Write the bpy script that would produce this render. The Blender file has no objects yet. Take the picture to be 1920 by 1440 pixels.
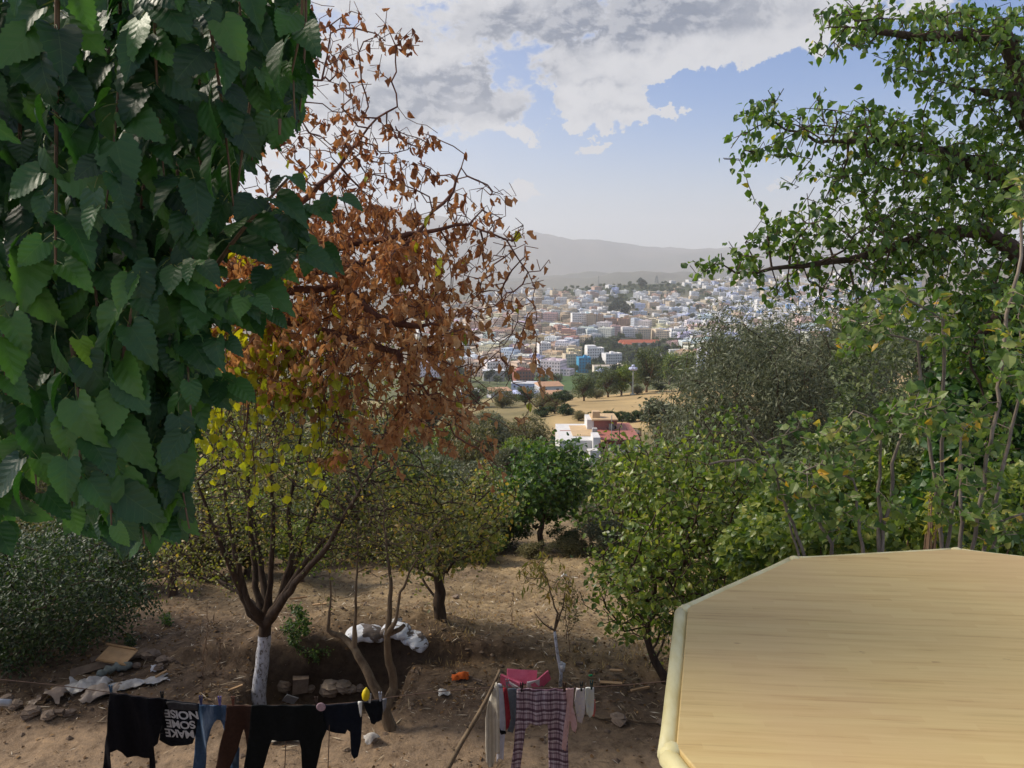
import bpy, math, random
import numpy as np
from mathutils import Vector, geometry

R = math.radians
random.seed(7)
rng = np.random.default_rng(11)
S = bpy.context.scene
COL = S.collection

# ------------------------------------------------------------------ camera
CZ = 4.8                      # eye height above the yard, metres
F = 1450.0                    # focal length in photo pixels (1920 wide)
PITCH = R(8.6)
cam = bpy.data.cameras.new("camera")
cam.sensor_width = 36.0
cam.lens = 36.0 * F / 1920.0
cam.clip_start = 0.05
cam.clip_end = 60000
cam_ob = bpy.data.objects.new("camera", cam)
COL.objects.link(cam_ob)
cam_ob.location = (0, 0, CZ)
cam_ob.rotation_euler = (R(90) - PITCH, 0, 0)
S.camera = cam_ob

# ------------------------------------------------------------------ exposure, sampling
S.view_settings.view_transform = 'Standard'
S.view_settings.look = 'None'
S.view_settings.exposure = EXPOSURE = 0.36
S.view_settings.gamma = 1.0
S.view_settings.use_curve_mapping = False
S.render.engine = 'CYCLES'
S.cycles.use_denoising = True
S.cycles.max_bounces = 6
S.cycles.diffuse_bounces = 3
S.cycles.glossy_bounces = 2
S.cycles.transmission_bounces = 4
S.cycles.volume_bounces = 1
S.cycles.transparent_max_bounces = 8
S.cycles.sample_clamp_indirect = 6.0

# ------------------------------------------------------------------ pixel helpers (for laying out only)
cp, sp = math.cos(PITCH), math.sin(PITCH)
def ray(px, py):
    u = (px - 960) / F; v = (720 - py) / F
    return Vector((u, cp + v * sp, -sp + v * cp))
def P(px, py, Y):
    d = ray(px, py)
    k = Y / d.y
    return Vector((d.x * k, Y, CZ + d.z * k))
def zrow(py, Y):
    return CZ - Y * math.tan(PITCH + math.atan((py - 720) / F))

# ------------------------------------------------------------------ node helper
class NB:
    def __init__(s, tree):
        s.t = tree
    def n(s, typ, ins=None, **props):
        nd = s.t.nodes.new(typ)
        for k, v in props.items():
            setattr(nd, k, v)
        for k, v in (ins or {}).items():
            if v is None: continue
            if isinstance(v, bpy.types.NodeSocket):
                s.t.links.new(v, nd.inputs[k])
            else:
                nd.inputs[k].default_value = v
        return nd
    def math(s, op, a, b=None, c=None, clamp=False):
        ins = {0: a}
        if b is not None: ins[1] = b
        if c is not None: ins[2] = c
        return s.n('ShaderNodeMath', ins, operation=op, use_clamp=clamp).outputs[0]
    def vmath(s, op, a, b=None, out=0):
        ins = {0: a}
        if b is not None: ins[1] = b
        return s.n('ShaderNodeVectorMath', ins, operation=op).outputs[out]
    def mix(s, f, a, b, mode='MIX'):
        nd = s.n('ShaderNodeMix', None, data_type='RGBA', blend_type=mode)
        for k, v in ((0, f), (6, a), (7, b)):
            if isinstance(v, bpy.types.NodeSocket): s.t.links.new(v, nd.inputs[k])
            else: nd.inputs[k].default_value = v if k == 0 else (tuple(v) + (1,))[:4]
        return nd.outputs[2]
    def ramp(s, f, stops, interp='LINEAR'):
        nd = s.n('ShaderNodeValToRGB', {0: f})
        cr = nd.color_ramp; cr.interpolation = interp
        while len(cr.elements) > 1: cr.elements.remove(cr.elements[-1])
        cr.elements[0].position = stops[0][0]
        cr.elements[0].color = (tuple(stops[0][1]) + (1,))[:4]
        for p, c in stops[1:]:
            e = cr.elements.new(p); e.color = (tuple(c) + (1,))[:4]
        return nd.outputs[0]
    def noise(s, vec, scale, detail=4, rough=.55, dist=0.0, out=0):
        return s.n('ShaderNodeTexNoise', {'Vector': vec, 'Scale': scale, 'Detail': detail, 'Roughness': rough, 'Distortion': dist}).outputs[out]
    def smooth(s, x, a, b, lo=0.0, hi=1.0):
        nd = s.n('ShaderNodeMapRange', {'Value': x, 'From Min': a, 'From Max': b, 'To Min': lo, 'To Max': hi})
        nd.interpolation_type = 'SMOOTHSTEP'
        return nd.outputs[0]

# ------------------------------------------------------------------ sun and sky
SUN_AZ = R(-76)      # left of the view direction
SUN_EL = R(38)
sun = bpy.data.lights.new("sun", 'SUN')
sun.energy = 4.3
sun.angle = R(18)
sun.color = (1.0, 0.90, 0.75)
sun_ob = bpy.data.objects.new("sun", sun)
COL.objects.link(sun_ob)
sd = Vector((math.sin(SUN_AZ) * math.cos(SUN_EL), math.cos(SUN_AZ) * math.cos(SUN_EL), math.sin(SUN_EL)))
sun_ob.rotation_euler = (-sd).to_track_quat('-Z', 'Y').to_euler()
sun_ob.location = (-20, 10, 30)

def make_world():
    w = bpy.data.worlds.new("World"); S.world = w; w.use_nodes = True
    t = w.node_tree; t.nodes.clear(); b = NB(t)
    sky = b.n('ShaderNodeTexSky', None, sky_type='NISHITA', sun_disc=False, sun_elevation=SUN_EL,
              sun_rotation=SUN_AZ, altitude=600, air_density=1.0, dust_density=0.5, ozone_density=2.0)
    d = b.vmath('NORMALIZE', b.n('ShaderNodeTexCoord').outputs['Generated'])
    xyz = b.n('ShaderNodeSeparateXYZ', {0: d})
    az = b.math('ARCTAN2', xyz.outputs[0], xyz.outputs[1])
    el = b.math('ARCSINE', xyz.outputs[2])
    ae = b.n('ShaderNodeCombineXYZ', {0: az, 1: el, 2: 0.0}).outputs[0]
    w1 = b.vmath('SUBTRACT', b.noise(ae, 16.0, 5, .6, out=1), (.5, .5, .5)); w2 = b.vmath('SUBTRACT', b.noise(ae, 55.0, 5, .65, out=1), (.5, .5, .5))
    ae0 = ae
    ae = b.vmath('ADD', ae, b.vmath('ADD', b.vmath('MULTIPLY', w1, (.11, .07, 0)), b.vmath('MULTIPLY', w2, (.035, .028, 0))))
    def c(px, py):
        r = ray(px, py).normalized()
        return math.atan2(r.x, r.y), math.asin(r.z)
    # the cloud banks stand where they stand in the sky: azimuth / elevation
    blobs = [(1000, -70, 900, 130, .50), (840, 150, 220, 70, .40), (930, 205, 190, 42, .36), (680, 200, 190, 90, .42),
             (1105, 132, 70, 39, 0.86), (1165, 190, 86, 31, 0.86), (1110, 190, 54, 31, 0.67), (1190, 112, 77, 25, 0.78),
             (1345, 92, 151, 42, 0.75), (1480, 50, 165, 50, 0.72), (1258, 128, 32, 18, 0.80), (1297, 137, 30, 18, 0.80), (1200, 226, 32, 22, 0.75),
             (1080, 232, 19, 15, 0.75), (1140, 238, 21, 14, 0.72), (1118, 270, 21, 14, 0.72), (980, 355, 48, 18, 0.86), (980, 250, 38, 17, 0.69),
             (1460, 345, 57, 12, 0.72), (1068, 182, 24, 17, 0.72), (1240, 200, 15, 11, 0.69), (1290, 200, 15, 11, 0.69), (1265, 213, 13, 11, 0.67),
             (500, 330, 260, 120, .30), (1180, 25, 300, 38, .20), (1120, 95, 90, 20, .2),
             (1620, 190, 520, 95, -.40), (1230, 160, 200, 60, -.46), (1060, 205, 60, 34, -.25), (1040, 100, 200, 16, -.12), (1150, 330, 600, 70, -.22)]
    tot = None
    for px, py, rx, ry, wt in blobs:
        ca, ce = c(px, py)
        q = b.vmath('MULTIPLY', b.vmath('SUBTRACT', ae, (ca, ce, 0)), (F / rx, F / ry, 0))
        e = b.math('EXPONENT', b.math('MULTIPLY', b.vmath('DOT_PRODUCT', q, q, out=1), -1.0))
        tot = b.math('MULTIPLY_ADD', e, wt, tot if tot is not None else 0.0)
    # general cover away from the framed part of the sky and upwards
    tot = b.math('ADD', tot, b.smooth(el, R(26), R(42), 0.0, .26))
    tot = b.math('ADD', tot, b.math('MULTIPLY', b.smooth(b.math('ABSOLUTE', az), R(50), R(80)), .16))
    sv = b.vmath('MULTIPLY', ae0, (1.0, 1.6, 1.0))
    n1 = b.noise(sv, 15.0, 9, .6, .3)
    n2 = b.noise(sv, 48.0, 7, .62, .5)
    sv_up = b.vmath('ADD', sv, (-.008, .013, 0))
    n1u = b.noise(sv_up, 15.0, 9, .6, .3)
    dens = b.math('ADD', b.math('ADD', b.math('MULTIPLY', n1, 1.0), b.math('MULTIPLY', b.math('SUBTRACT', n2, .33), .55)), tot)
    ca, ce = c(1190, 215); q = b.vmath('MULTIPLY', b.vmath('SUBTRACT', ae0, (ca, ce, 0)), (F / 170, F / 70, 0))
    pz = b.math('EXPONENT', b.math('MULTIPLY', b.vmath('DOT_PRODUCT', q, q, out=1), -1.0))
    dens = b.math('ADD', dens, b.math('MULTIPLY', pz, b.smooth(b.noise(b.vmath('MULTIPLY', ae0, (1, 1.5, 1)), 34.0, 5, .55, .2), .54, .66, 0.0, .75)))
    mask = b.smooth(dens, .83, 1.0)
    sh = None
    for px, py, rx, ry, wt in [(930, 140, 120, 26, .8), (790, 165, 110, 28, .75), (740, 215, 120, 26, .7), (960, 200, 90, 16, .6), (1190, 5, 150, 50, 1.0), (1000, 60, 120, 30, .5), (1420, 20, 160, 30, .35), (850, 40, 250, 30, .35), (1150, 60, 200, 20, .3), (560, 120, 120, 60, .4), (1120, 148, 30, 8, .4), (1150, 208, 40, 8, .35)]:
        ca, ce = c(px, py)
        q = b.vmath('MULTIPLY', b.vmath('SUBTRACT', ae, (ca, ce, 0)), (F / rx, F / ry, 0))
        e = b.math('EXPONENT', b.math('MULTIPLY', b.vmath('DOT_PRODUCT', q, q, out=1), -1.0))
        sh = b.math('MULTIPLY_ADD', e, wt * 1.35, sh if sh is not None else b.smooth(el, R(22), R(34), 0.0, .5))
    thick = b.math('MULTIPLY', b.smooth(dens, .86, 1.08), b.math('ADD', sh, b.math('MULTIPLY', b.math('SUBTRACT', b.noise(sv, 22.0, 5, .55, .4), .5), .9), clamp=True))
    lit = b.smooth(b.math('SUBTRACT', n1, n1u), -.05, .07)
    shade = b.math('MULTIPLY', thick, b.math('SUBTRACT', 1.0, b.math('MULTIPLY', lit, .5)))
    cl = b.mix(shade, (6.6, 6.5, 6.5), (1.5, 1.8, 2.4))
    # bright veil towards the sun and along the horizon
    sunv = b.vmath('DOT_PRODUCT', d, tuple(Vector((math.sin(R(-20)) * math.cos(R(7)), math.cos(R(-20)) * math.cos(R(7)), math.sin(R(7))))), out=1)
    glow = b.math('POWER', b.math('MAXIMUM', sunv, 0.0), 16.0)
    hor = b.math('EXPONENT', b.math('MULTIPLY', b.math('POWER', b.math('DIVIDE', b.math('MAXIMUM', el, 0.0), R(7.4)), 2.0), -1.0))
    skyc = b.mix(1.0, sky.outputs[0], (0.46, 0.83, 1.28), 'MULTIPLY')
    base = b.mix(b.math('MULTIPLY', hor, .85), skyc, (7.0, 6.6, 5.9))
    base = b.mix(b.math('MULTIPLY', glow, .65, clamp=True), base, (6.9, 6.8, 6.6))
    colr = b.mix(b.math('MULTIPLY', mask, .93), base, cl)
    bg = b.n('ShaderNodeBackground', {0: colr, 1: 0.085})
    out = b.n('ShaderNodeOutputWorld', {0: bg.outputs[0]})
make_world()

# ------------------------------------------------------------------ value noise for building shapes
_perm = np.random.default_rng(3).random((256, 256))
def vnoise(x, y):
    x = np.asarray(x, float); y = np.asarray(y, float)
    xi = np.floor(x).astype(int); yi = np.floor(y).astype(int)
    fx = x - xi; fy = y - yi
    fx = fx * fx * (3 - 2 * fx); fy = fy * fy * (3 - 2 * fy)
    g = lambda a, c: _perm[a & 255, c & 255]
    return (g(xi, yi) * (1 - fx) + g(xi + 1, yi) * fx) * (1 - fy) + (g(xi, yi + 1) * (1 - fx) + g(xi + 1, yi + 1) * fx) * fy - .5
def fbm(x, y, o=4):
    s = 0; a = 1.0
    for i in range(o):
        s = s + a * vnoise(x * 2 ** i + 17.3 * i, y * 2 ** i + 5.1 * i); a *= .5
    return s
def sstep(x, a, b):
    t = np.clip((x - a) / (b - a), 0, 1)
    return t * t * (3 - 2 * t)

# ------------------------------------------------------------------ terrain height
PXC = np.array([-400, 300, 700, 850, 950, 1100, 1250, 1400, 1600, 2300], float)
TROWS = [
    (90,   [893] * 10),
    (120,  [845, 845, 845, 842, 838, 825, 820, 820, 820, 820]),
    (150,  [800, 800, 800, 798, 795, 778, 773, 765, 760, 760]),
    (190,  [775, 775, 775, 772, 770, 752, 747, 735, 725, 725]),
    (232,  [758, 758, 758, 756, 752, 741, 733, 716, 700, 700]),
    (300,  [750, 750, 750, 748, 745, 733, 728, 708, 690, 690]),
    (450,  [742, 742, 742, 740, 738, 724, 716, 695, 675, 670]),
    (620,  [730, 730, 728, 726, 724, 716, 702, 684, 660, 655]),
    (830,  [705, 705, 705, 702, 700, 699, 688, 665, 640, 635]),
    (1000, [680, 680, 675, 668, 662, 660, 660, 645, 620, 610]),
    (1200, [655, 655, 648, 640, 622, 617, 632, 620, 600, 590]),
    (1600, [610, 610, 598, 590, 580, 577, 580, 575, 560, 550]),
    (2000, [585, 585, 575, 564, 553, 540, 531, 520, 510, 500]),
    (2250, [595, 595, 590, 580, 575, 565, 555, 540, 530, 520]),
    (3200, [575, 575, 570, 565, 560, 555, 550, 545, 540, 540]),
    (4600, [545, 545, 545, 545, 543, 542, 540, 538, 535, 535]),
    (6300, [520, 520, 518, 522, 520, 508, 512, 505, 505, 505]),
    (7600, [530, 530, 530, 532, 530, 525, 525, 522, 520, 520]),
    (11500, [400, 385, 385, 412, 437, 450, 466, 458, 455, 440]),
    (14000, [470, 470, 470, 470, 480, 490, 490, 480, 480, 480])]
TY = np.array([r[0] for r in TROWS], float)
TZ = np.array([[zrow(p, r[0]) for p in r[1]] for r in TROWS])
PIT = (-3.05, -1.35)
def H(x, y):
    x = np.asarray(x, float); y = np.asarray(y, float)
    x, y = np.broadcast_arrays(x, y)
    z = np.where(y > 9, -.25 * (y - 9), 0.0)
    z = z + .12 * np.exp(-((y - 9) / 1.2) ** 2) * -1 * 0
    px = 960 + F * x / np.maximum(y, 5.0) / 1.0
    # far table
    ly = np.log(np.clip(y, TY[0], TY[-1])); lt = np.log(TY)
    i = np.clip(np.searchsorted(lt, ly, side='right') - 1, 0, len(TY) - 2)
    f = (ly - lt[i]) / (lt[i + 1] - lt[i])
    f = np.where(y > 3000, f * f * (3 - 2 * f), f)
    pc = np.clip(px, PXC[0], PXC[-1])
    j = np.clip(np.searchsorted(PXC, pc, side='right') - 1, 0, len(PXC) - 2)
    g = (pc - PXC[j]) / (PXC[j + 1] - PXC[j]); g = g * g * (3 - 2 * g)
    zt = (TZ[i, j] * (1 - g) + TZ[i, j + 1] * g) * (1 - f) + (TZ[i + 1, j] * (1 - g) + TZ[i + 1, j + 1] * g) * f
    z = np.where(y > 90, zt, z)
    z = np.where(y > 85, z + fbm(x / 60, y / 60, 3) * np.clip((y - 85) / 600, 0, 1) * 6, z)
    far = sstep(y, 2600, 6000)
    rd = np.abs(fbm(x / 1500 + 3, y / 1500, 5))
    z = z + far * (fbm(x / 900, y / 1300, 5) * 110 - rd * 130 + 30)
    # yard relief
    near = 1 - sstep(y, 60, 90)
    z = z + near * (fbm(x * .7, y * .7, 4) * .16 * sstep(y, 7.4, 9.5) + fbm(x * 2.6, y * 2.6, 3) * .05)
    z = z + near * (fbm(x * 9, y * 9, 3) * .055 + fbm(x * 21, y * 21, 2) * .022) * sstep(y, 7.0, 8.4) * (1 - sstep(y, 16, 24))
    inx = sstep(x, PIT[0] - .12, PIT[0] + .12) * (1 - sstep(x, PIT[1] - .1, PIT[1] + .15))
    mound = np.exp(-((x + 1.9) / 1.9) ** 2 - ((y - 9.7) / .95) ** 2) * .55
    z = z + mound * sstep(y, 8.9, 9.02)
    z = z - .48 * inx * sstep(y, 7.75, 8.25) * (1 - sstep(y, 8.9, 9.0))
    return z
def h1(x, y):
    return float(H(np.array([x]), np.array([y]))[0])
def PG(px, py, y0=3.0, y1=12000.0):
    """where the sight line through a photo pixel meets the ground"""
    d = ray(px, py)
    ys = np.exp(np.linspace(math.log(y0), math.log(y1), 1400))
    xs = d.x / d.y * ys; zs = CZ + d.z / d.y * ys
    hit = np.nonzero(zs < H(xs, ys))[0]
    k = hit[0] if len(hit) else len(ys) - 1
    y = ys[k]; x = d.x / d.y * y
    return Vector((x, y, h1(x, y)))

# ------------------------------------------------------------------ object helpers
def tag(o, label=None, cat=None, group=None, kind=None):
    if label: o['label'] = label
    if cat: o['category'] = cat
    if group: o['group'] = group
    if kind: o['kind'] = kind
    return o
def empty(name, loc, label=None, cat=None, group=None):
    o = bpy.data.objects.new(name, None); COL.objects.link(o)
    o.location = loc; o.empty_display_size = .2
    return tag(o, label, cat, group)
def mesh_np(name, V, faces, mat, parent=None, smooth=False, attrs=None, counts=None, loops=None, mats=None, fm=None):
    """V (n,3); faces list of tuples, or loops+counts arrays"""
    V = np.asarray(V, float).reshape(-1, 3)
    if parent is not None:
        V = V - np.array(parent.location)
    me = bpy.data.meshes.new(name)
    if loops is None:
        counts = np.array([len(f) for f in faces], np.int32)
        loops = np.array([i for f in faces for i in f], np.int32)
    me.vertices.add(len(V)); me.vertices.foreach_set('co', V.astype(np.float32).ravel())
    me.loops.add(len(loops)); me.loops.foreach_set('vertex_index', loops.astype(np.int32))
    me.polygons.add(len(counts))
    st = np.zeros(len(counts), np.int32); st[1:] = np.cumsum(counts)[:-1]
    me.polygons.foreach_set('loop_start', st)
    me.polygons.foreach_set('loop_total', counts.astype(np.int32))
    me.polygons.foreach_set('use_smooth', np.full(len(counts), bool(smooth)))
    for m in (mats or [mat]): me.materials.append(m)
    if fm is not None: me.polygons.foreach_set('material_index', np.asarray(fm, np.int32))
    for k, a in (attrs or {}).items():
        a = np.asarray(a, np.float32)
        if a.ndim == 1:
            at = me.attributes.new(k, 'FLOAT', 'POINT'); at.data.foreach_set('value', a)
        elif a.shape[1] == 3:
            at = me.attributes.new(k, 'FLOAT_VECTOR', 'POINT'); at.data.foreach_set('vector', a.ravel())
        else:
            at = me.attributes.new(k, 'FLOAT_COLOR', 'POINT'); at.data.foreach_set('color', a.ravel())
    me.update(calc_edges=True); me.validate()
    o = bpy.data.objects.new(name, me); COL.objects.link(o)
    if parent is not None: o.parent = parent
    return o
def copy_tree(o, loc, rotz=0.0, scale=1.0, parent=None):
    c = o.copy(); COL.objects.link(c)
    if parent is None:
        c.location = loc; c.rotation_euler = (0, 0, rotz)
        c.scale = (scale,) * 3 if not hasattr(scale, '__len__') else scale
    else: c.parent = parent
    for ch in list(o.children): copy_tree(ch, None, parent=c)
    return c

class MB:
    """collects boxes, tubes, prisms into one mesh"""
    def __init__(s): s.V = []; s.Fc = []; s.M = []
    def add(s, vs, fs, m=0):
        n = len(s.V); s.V += [tuple(v) for v in vs]
        s.Fc += [tuple(i + n for i in f) for f in fs]; s.M += [m] * len(fs)
    def box(s, c, d, rz=0.0, m=0, rot=None, taper=1.0, jit=0.0):
        from mathutils import Matrix, Euler
        Mx = (Euler(rot).to_matrix() if rot else Matrix.Rotation(rz, 3, 'Z'))
        vs = []
        for iz in (-.5, .5):
            for ix, iy in ((-.5, -.5), (.5, -.5), (.5, .5), (-.5, .5)):
                k = taper if iz > 0 else 1.0
                v = Vector((ix * d[0] * k, iy * d[1] * k, iz * d[2]))
                v += Vector((random.uniform(-jit, jit), random.uniform(-jit, jit), random.uniform(-jit, jit)))
                vs.append(Mx @ v + Vector(c))
        s.add(vs, [(3, 2, 1, 0), (4, 5, 6, 7), (0, 1, 5, 4), (1, 2, 6, 5), (2, 3, 7, 6), (3, 0, 4, 7)], m)
    def tube(s, pts, rad, k=8, m=0, cap=True):
        pts = [Vector(p) for p in pts]
        if not hasattr(rad, '__len__'): rad = [rad] * len(pts)
        ref = Vector((.31, .77, .55)).normalized(); vs = []
        for i, p in enumerate(pts):
            t = (pts[min(i + 1, len(pts) - 1)] - pts[max(i - 1, 0)]).normalized()
            a = t.cross(ref).normalized(); b2 = t.cross(a)
            for q in range(k):
                an = 2 * math.pi * q / k
                vs.append(p + (a * math.cos(an) + b2 * math.sin(an)) * rad[i])
        fs = [(i * k + q, i * k + (q + 1) % k, (i + 1) * k + (q + 1) % k, (i + 1) * k + q) for i in range(len(pts) - 1) for q in range(k)]
        if cap: fs += [tuple(range(k - 1, -1, -1)), tuple((len(pts) - 1) * k + q for q in range(k))]
        s.add(vs, fs, m)
    def prism(s, poly, z0, z1, m=0):
        n = len(poly)
        s.add([(x, y, z0) for x, y in poly] + [(x, y, z1) for x, y in poly],
              [tuple(range(n - 1, -1, -1)), tuple(range(n, 2 * n))] + [(i, (i + 1) % n, n + (i + 1) % n, n + i) for i in range(n)], m)
    def stone(s, c, r, m=0, sq=(1, 1, .7), k=2, rough=.28):
        # irregular rounded stone from a displaced, flattened sphere
        n = len(s.V); la, lo = 5, 7; vs = [(0, 0, 1)]
        for i in range(1, la):
            for j in range(lo):
                a = math.pi * i / la; b2 = 2 * math.pi * j / lo + i * .4
                vs.append((math.sin(a) * math.cos(b2), math.sin(a) * math.sin(b2), math.cos(a)))
        vs.append((0, 0, -1))
        rz = random.uniform(0, 6.28); out = []
        for x, y, z in vs:
            q = 1 + random.uniform(-rough, rough)
            x, y, z = x * sq[0] * q * r, y * sq[1] * q * r, z * sq[2] * q * r
            out.append((c[0] + x * math.cos(rz) - y * math.sin(rz), c[1] + x * math.sin(rz) + y * math.cos(rz), c[2] + z))
        fs = [(0, 1 + j, 1 + (j + 1) % lo) for j in range(lo)]
        for i in range(la - 2):
            for j in range(lo):
                a = 1 + i * lo; fs.append((a + j, a + lo + j, a + lo + (j + 1) % lo, a + (j + 1) % lo))
        l = len(vs) - 1; a = 1 + (la - 2) * lo
        fs += [(l, a + (j + 1) % lo, a + j) for j in range(lo)]
        s.add(out, fs, m)
    def build(s, name, mat, parent=None, smooth=False, mats=None):
        return mesh_np(name, s.V, s.Fc, mat, parent, smooth, mats=mats, fm=s.M if mats else None)

# ------------------------------------------------------------------ materials
def new_mat(name):
    m = bpy.data.materials.new(name); m.use_nodes = True
    m.node_tree.nodes.clear(); return m, NB(m.node_tree)
def finish(b, bsdf):
    b.n('ShaderNodeOutputMaterial', {0: bsdf})
def plain(name, c1, c2=None, scale=6.0, rough=.8, bump=.3, bscale=None, spec=.25, detail=6):
    m, b = new_mat(name)
    co = b.n('ShaderNodeTexCoord').outputs['Object']
    n = b.noise(co, scale, detail, .6)
    c = b.ramp(n, [(.3, c1), (.7, c2 or tuple(x * .7 for x in c1))])
    n2 = b.noise(co, bscale or scale * 4, 5, .6)
    bp = b.n('ShaderNodeBump', {'Strength': bump, 'Distance': .02, 'Height': n2}).outputs[0]
    p = b.n('ShaderNodeBsdfPrincipled', {'Base Color': c, 'Roughness': rough, 'Normal': bp, 'Specular IOR Level': spec})
    finish(b, p.outputs[0]); return m
def leaf_mat(name, stops, rough=.5, trans=.3, tcol=None, veins=False, spec=.4, tboost=1.6):
    m, b = new_mat(name)
    rnd = b.n('ShaderNodeAttribute', None, attribute_name='rnd').outputs['Fac']
    c = b.ramp(rnd, stops)
    ins = {'Roughness': rough, 'Specular IOR Level': spec}
    if veins:
        lp = b.n('ShaderNodeSeparateXYZ', {0: b.n('ShaderNodeAttribute', None, attribute_name='lp').outputs['Vector']})
        x = b.math('ABSOLUTE', lp.outputs[0]); y = lp.outputs[1]
        s = b.math('ADD', b.math('SUBTRACT', y, b.math('MULTIPLY', x, .95)), b.math('MULTIPLY', b.math('MULTIPLY', x, x), .55))
        s = b.math('ADD', s, b.math('MULTIPLY', rnd, .6))
        w = b.math('ABSOLUTE', b.math('SUBTRACT', b.math('FRACT', b.math('MULTIPLY', s, 5.2)), .5))
        vein = b.math('MAXIMUM', b.smooth(w, .045, .0), b.smooth(x, .012, .004))
        pet = b.smooth(y, -.10, -.14)
        c = b.mix(b.math('MULTIPLY', vein, .22), c, (.10, .17, .05))
        c = b.mix(pet, c, (.16, .18, .05))
        hgt = b.math('ADD', b.math('MULTIPLY', w, 1.4), b.math('MULTIPLY', b.noise(b.n('ShaderNodeAttribute', None, attribute_name='lp').outputs['Vector'], 16.0, 3), .5))
        ins['Normal'] = b.n('ShaderNodeBump', {'Strength': .35, 'Distance': .004, 'Height': hgt}).outputs[0]
    ins['Base Color'] = c
    p = b.n('ShaderNodeBsdfPrincipled', ins)
    tc = b.mix(1.0, c, tcol or (1.5, 1.7, .5), 'MULTIPLY')
    tr = b.n('ShaderNodeBsdfTranslucent', {0: b.mix(1.0, tc, (tboost,) * 3, 'MULTIPLY')})
    mx = b.n('ShaderNodeMixShader', {0: trans, 1: p.outputs[0], 2: tr.outputs[0]})
    finish(b, mx.outputs[0]); return m

M = {}
M['mulberry'] = leaf_mat('mulberry_leaf', [(0, (.010, .034, .012)), (.35, (.018, .060, .016)), (.75, (.034, .098, .021)), (.95, (.065, .15, .026)), (1, (.17, .28, .035))], .45, .28, veins=True, spec=.45)
M['yellow'] = leaf_mat('yellow_leaf', [(0, (.30, .28, .02)), (.5, (.42, .40, .02)), (1, (.22, .28, .03))], .5, .45, (1.2, 1.2, .5), tboost=1.3)
M['dried'] = leaf_mat('dried_leaf', [(0, (.11, .045, .03)), (.25, (.26, .115, .055)), (.65, (.40, .225, .11)), (1, (.52, .36, .20))], .6, .35, (1.3, 1.0, .6), tboost=1.3, spec=.15)
M['small_green'] = leaf_mat('small_green_leaf', [(0, (.06, .065, .022)), (.45, (.125, .135, .036)), (.8, (.22, .20, .05)), (1, (.32, .19, .06))], .5, .3)
M['citrus'] = leaf_mat('citrus_leaf', [(0, (.045, .08, .018)), (.5, (.11, .155, .03)), (.85, (.19, .225, .045)), (1, (.30, .28, .07))], .36, .28)
M['olive'] = leaf_mat('olive_leaf', [(0, (.05, .062, .034)), (.5, (.105, .12, .064)), (1, (.20, .21, .125))], .5, .2, (1.2, 1.2, .8))
M['overhang'] = leaf_mat('overhanging_leaf', [(0, (.03, .065, .014)), (.5, (.07, .125, .024)), (.85, (.13, .19, .035)), (.985, (.13, .18, .03)), (1, (.5, .36, .03))], .38, .30)
M['sapling'] = leaf_mat('sapling_leaf', [(0, (.045, .09, .022)), (.5, (.10, .16, .04)), (.9, (.20, .24, .08)), (.97, (.35, .27, .07)), (1, (.55, .30, .03))], .45, .3)
M['dark_leaf'] = leaf_mat('dark_leaf', [(0, (.018, .05, .016)), (.6, (.04, .09, .022)), (1, (.08, .14, .03))], .4, .25)
M['fig'] = leaf_mat('fig_leaf', [(0, (.022, .05, .015)), (.6, (.055, .105, .024)), (1, (.14, .20, .04))], .5, .28)
M['hedge'] = leaf_mat('hedge_leaf', [(0, (.010, .026, .008)), (.6, (.028, .055, .015)), (1, (.07, .095, .026))], .5, .2)
M['scrub'] = leaf_mat('scrub_leaf', [(0, (.06, .065, .03)), (.6, (.13, .12, .05)), (1, (.22, .17, .08))], .6, .15)
M['far_leaf'] = leaf_mat('far_leaf', [(0, (.045, .065, .03)), (.6, (.085, .11, .042)), (1, (.14, .16, .06))], .6, .15)
M['far_dark'] = leaf_mat('far_dark_leaf', [(0, (.015, .03, .018)), (1, (.045, .065, .035))], .6, .1)
def bark(name, c1, c2, sc=18):
    m, b = new_mat(name)
    co = b.n('ShaderNodeTexCoord').outputs['Object']
    v = b.vmath('MULTIPLY', co, (1, 1, .25))
    n = b.noise(v, sc, 7, .65, .4)
    c = b.ramp(n, [(.32, c1), (.68, c2)])
    bp = b.n('ShaderNodeBump', {'Strength': .6, 'Distance': .01, 'Height': n}).outputs[0]
    finish(b, b.n('ShaderNodeBsdfPrincipled', {'Base Color': c, 'Roughness': .85, 'Normal': bp, 'Specular IOR Level': .15}).outputs[0])
    return m
M['bark_dark'] = bark('dark_bark', (.035, .024, .018), (.10, .07, .05))
M['bark_brown'] = bark('brown_bark', (.09, .055, .035), (.20, .13, .085))
M['bark_red'] = bark('red_brown_bark', (.10, .045, .035), (.20, .10, .07))
M['bark_grey'] = bark('grey_bark', (.13, .10, .08), (.30, .25, .20), 30)
M['bark_tan'] = bark('tan_bark', (.075, .052, .034), (.21, .155, .10), 14)
def whitewash():
    m, b = new_mat('whitewashed_bark')
    co = b.n('ShaderNodeTexCoord').outputs['Object']
    n = b.noise(b.vmath('MULTIPLY', co, (1, 1, .5)), 34, 6, .7)
    c = b.ramp(n, [(.40, (.12, .10, .08)), (.47, (.42, .42, .45)), (.7, (.60, .61, .66))])
    bp = b.n('ShaderNodeBump', {'Strength': .5, 'Distance': .01, 'Height': n}).outputs[0]
    finish(b, b.n('ShaderNodeBsdfPrincipled', {'Base Color': c, 'Roughness': .85, 'Normal': bp}).outputs[0])
    return m
M['whitewash'] = whitewash()

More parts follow.
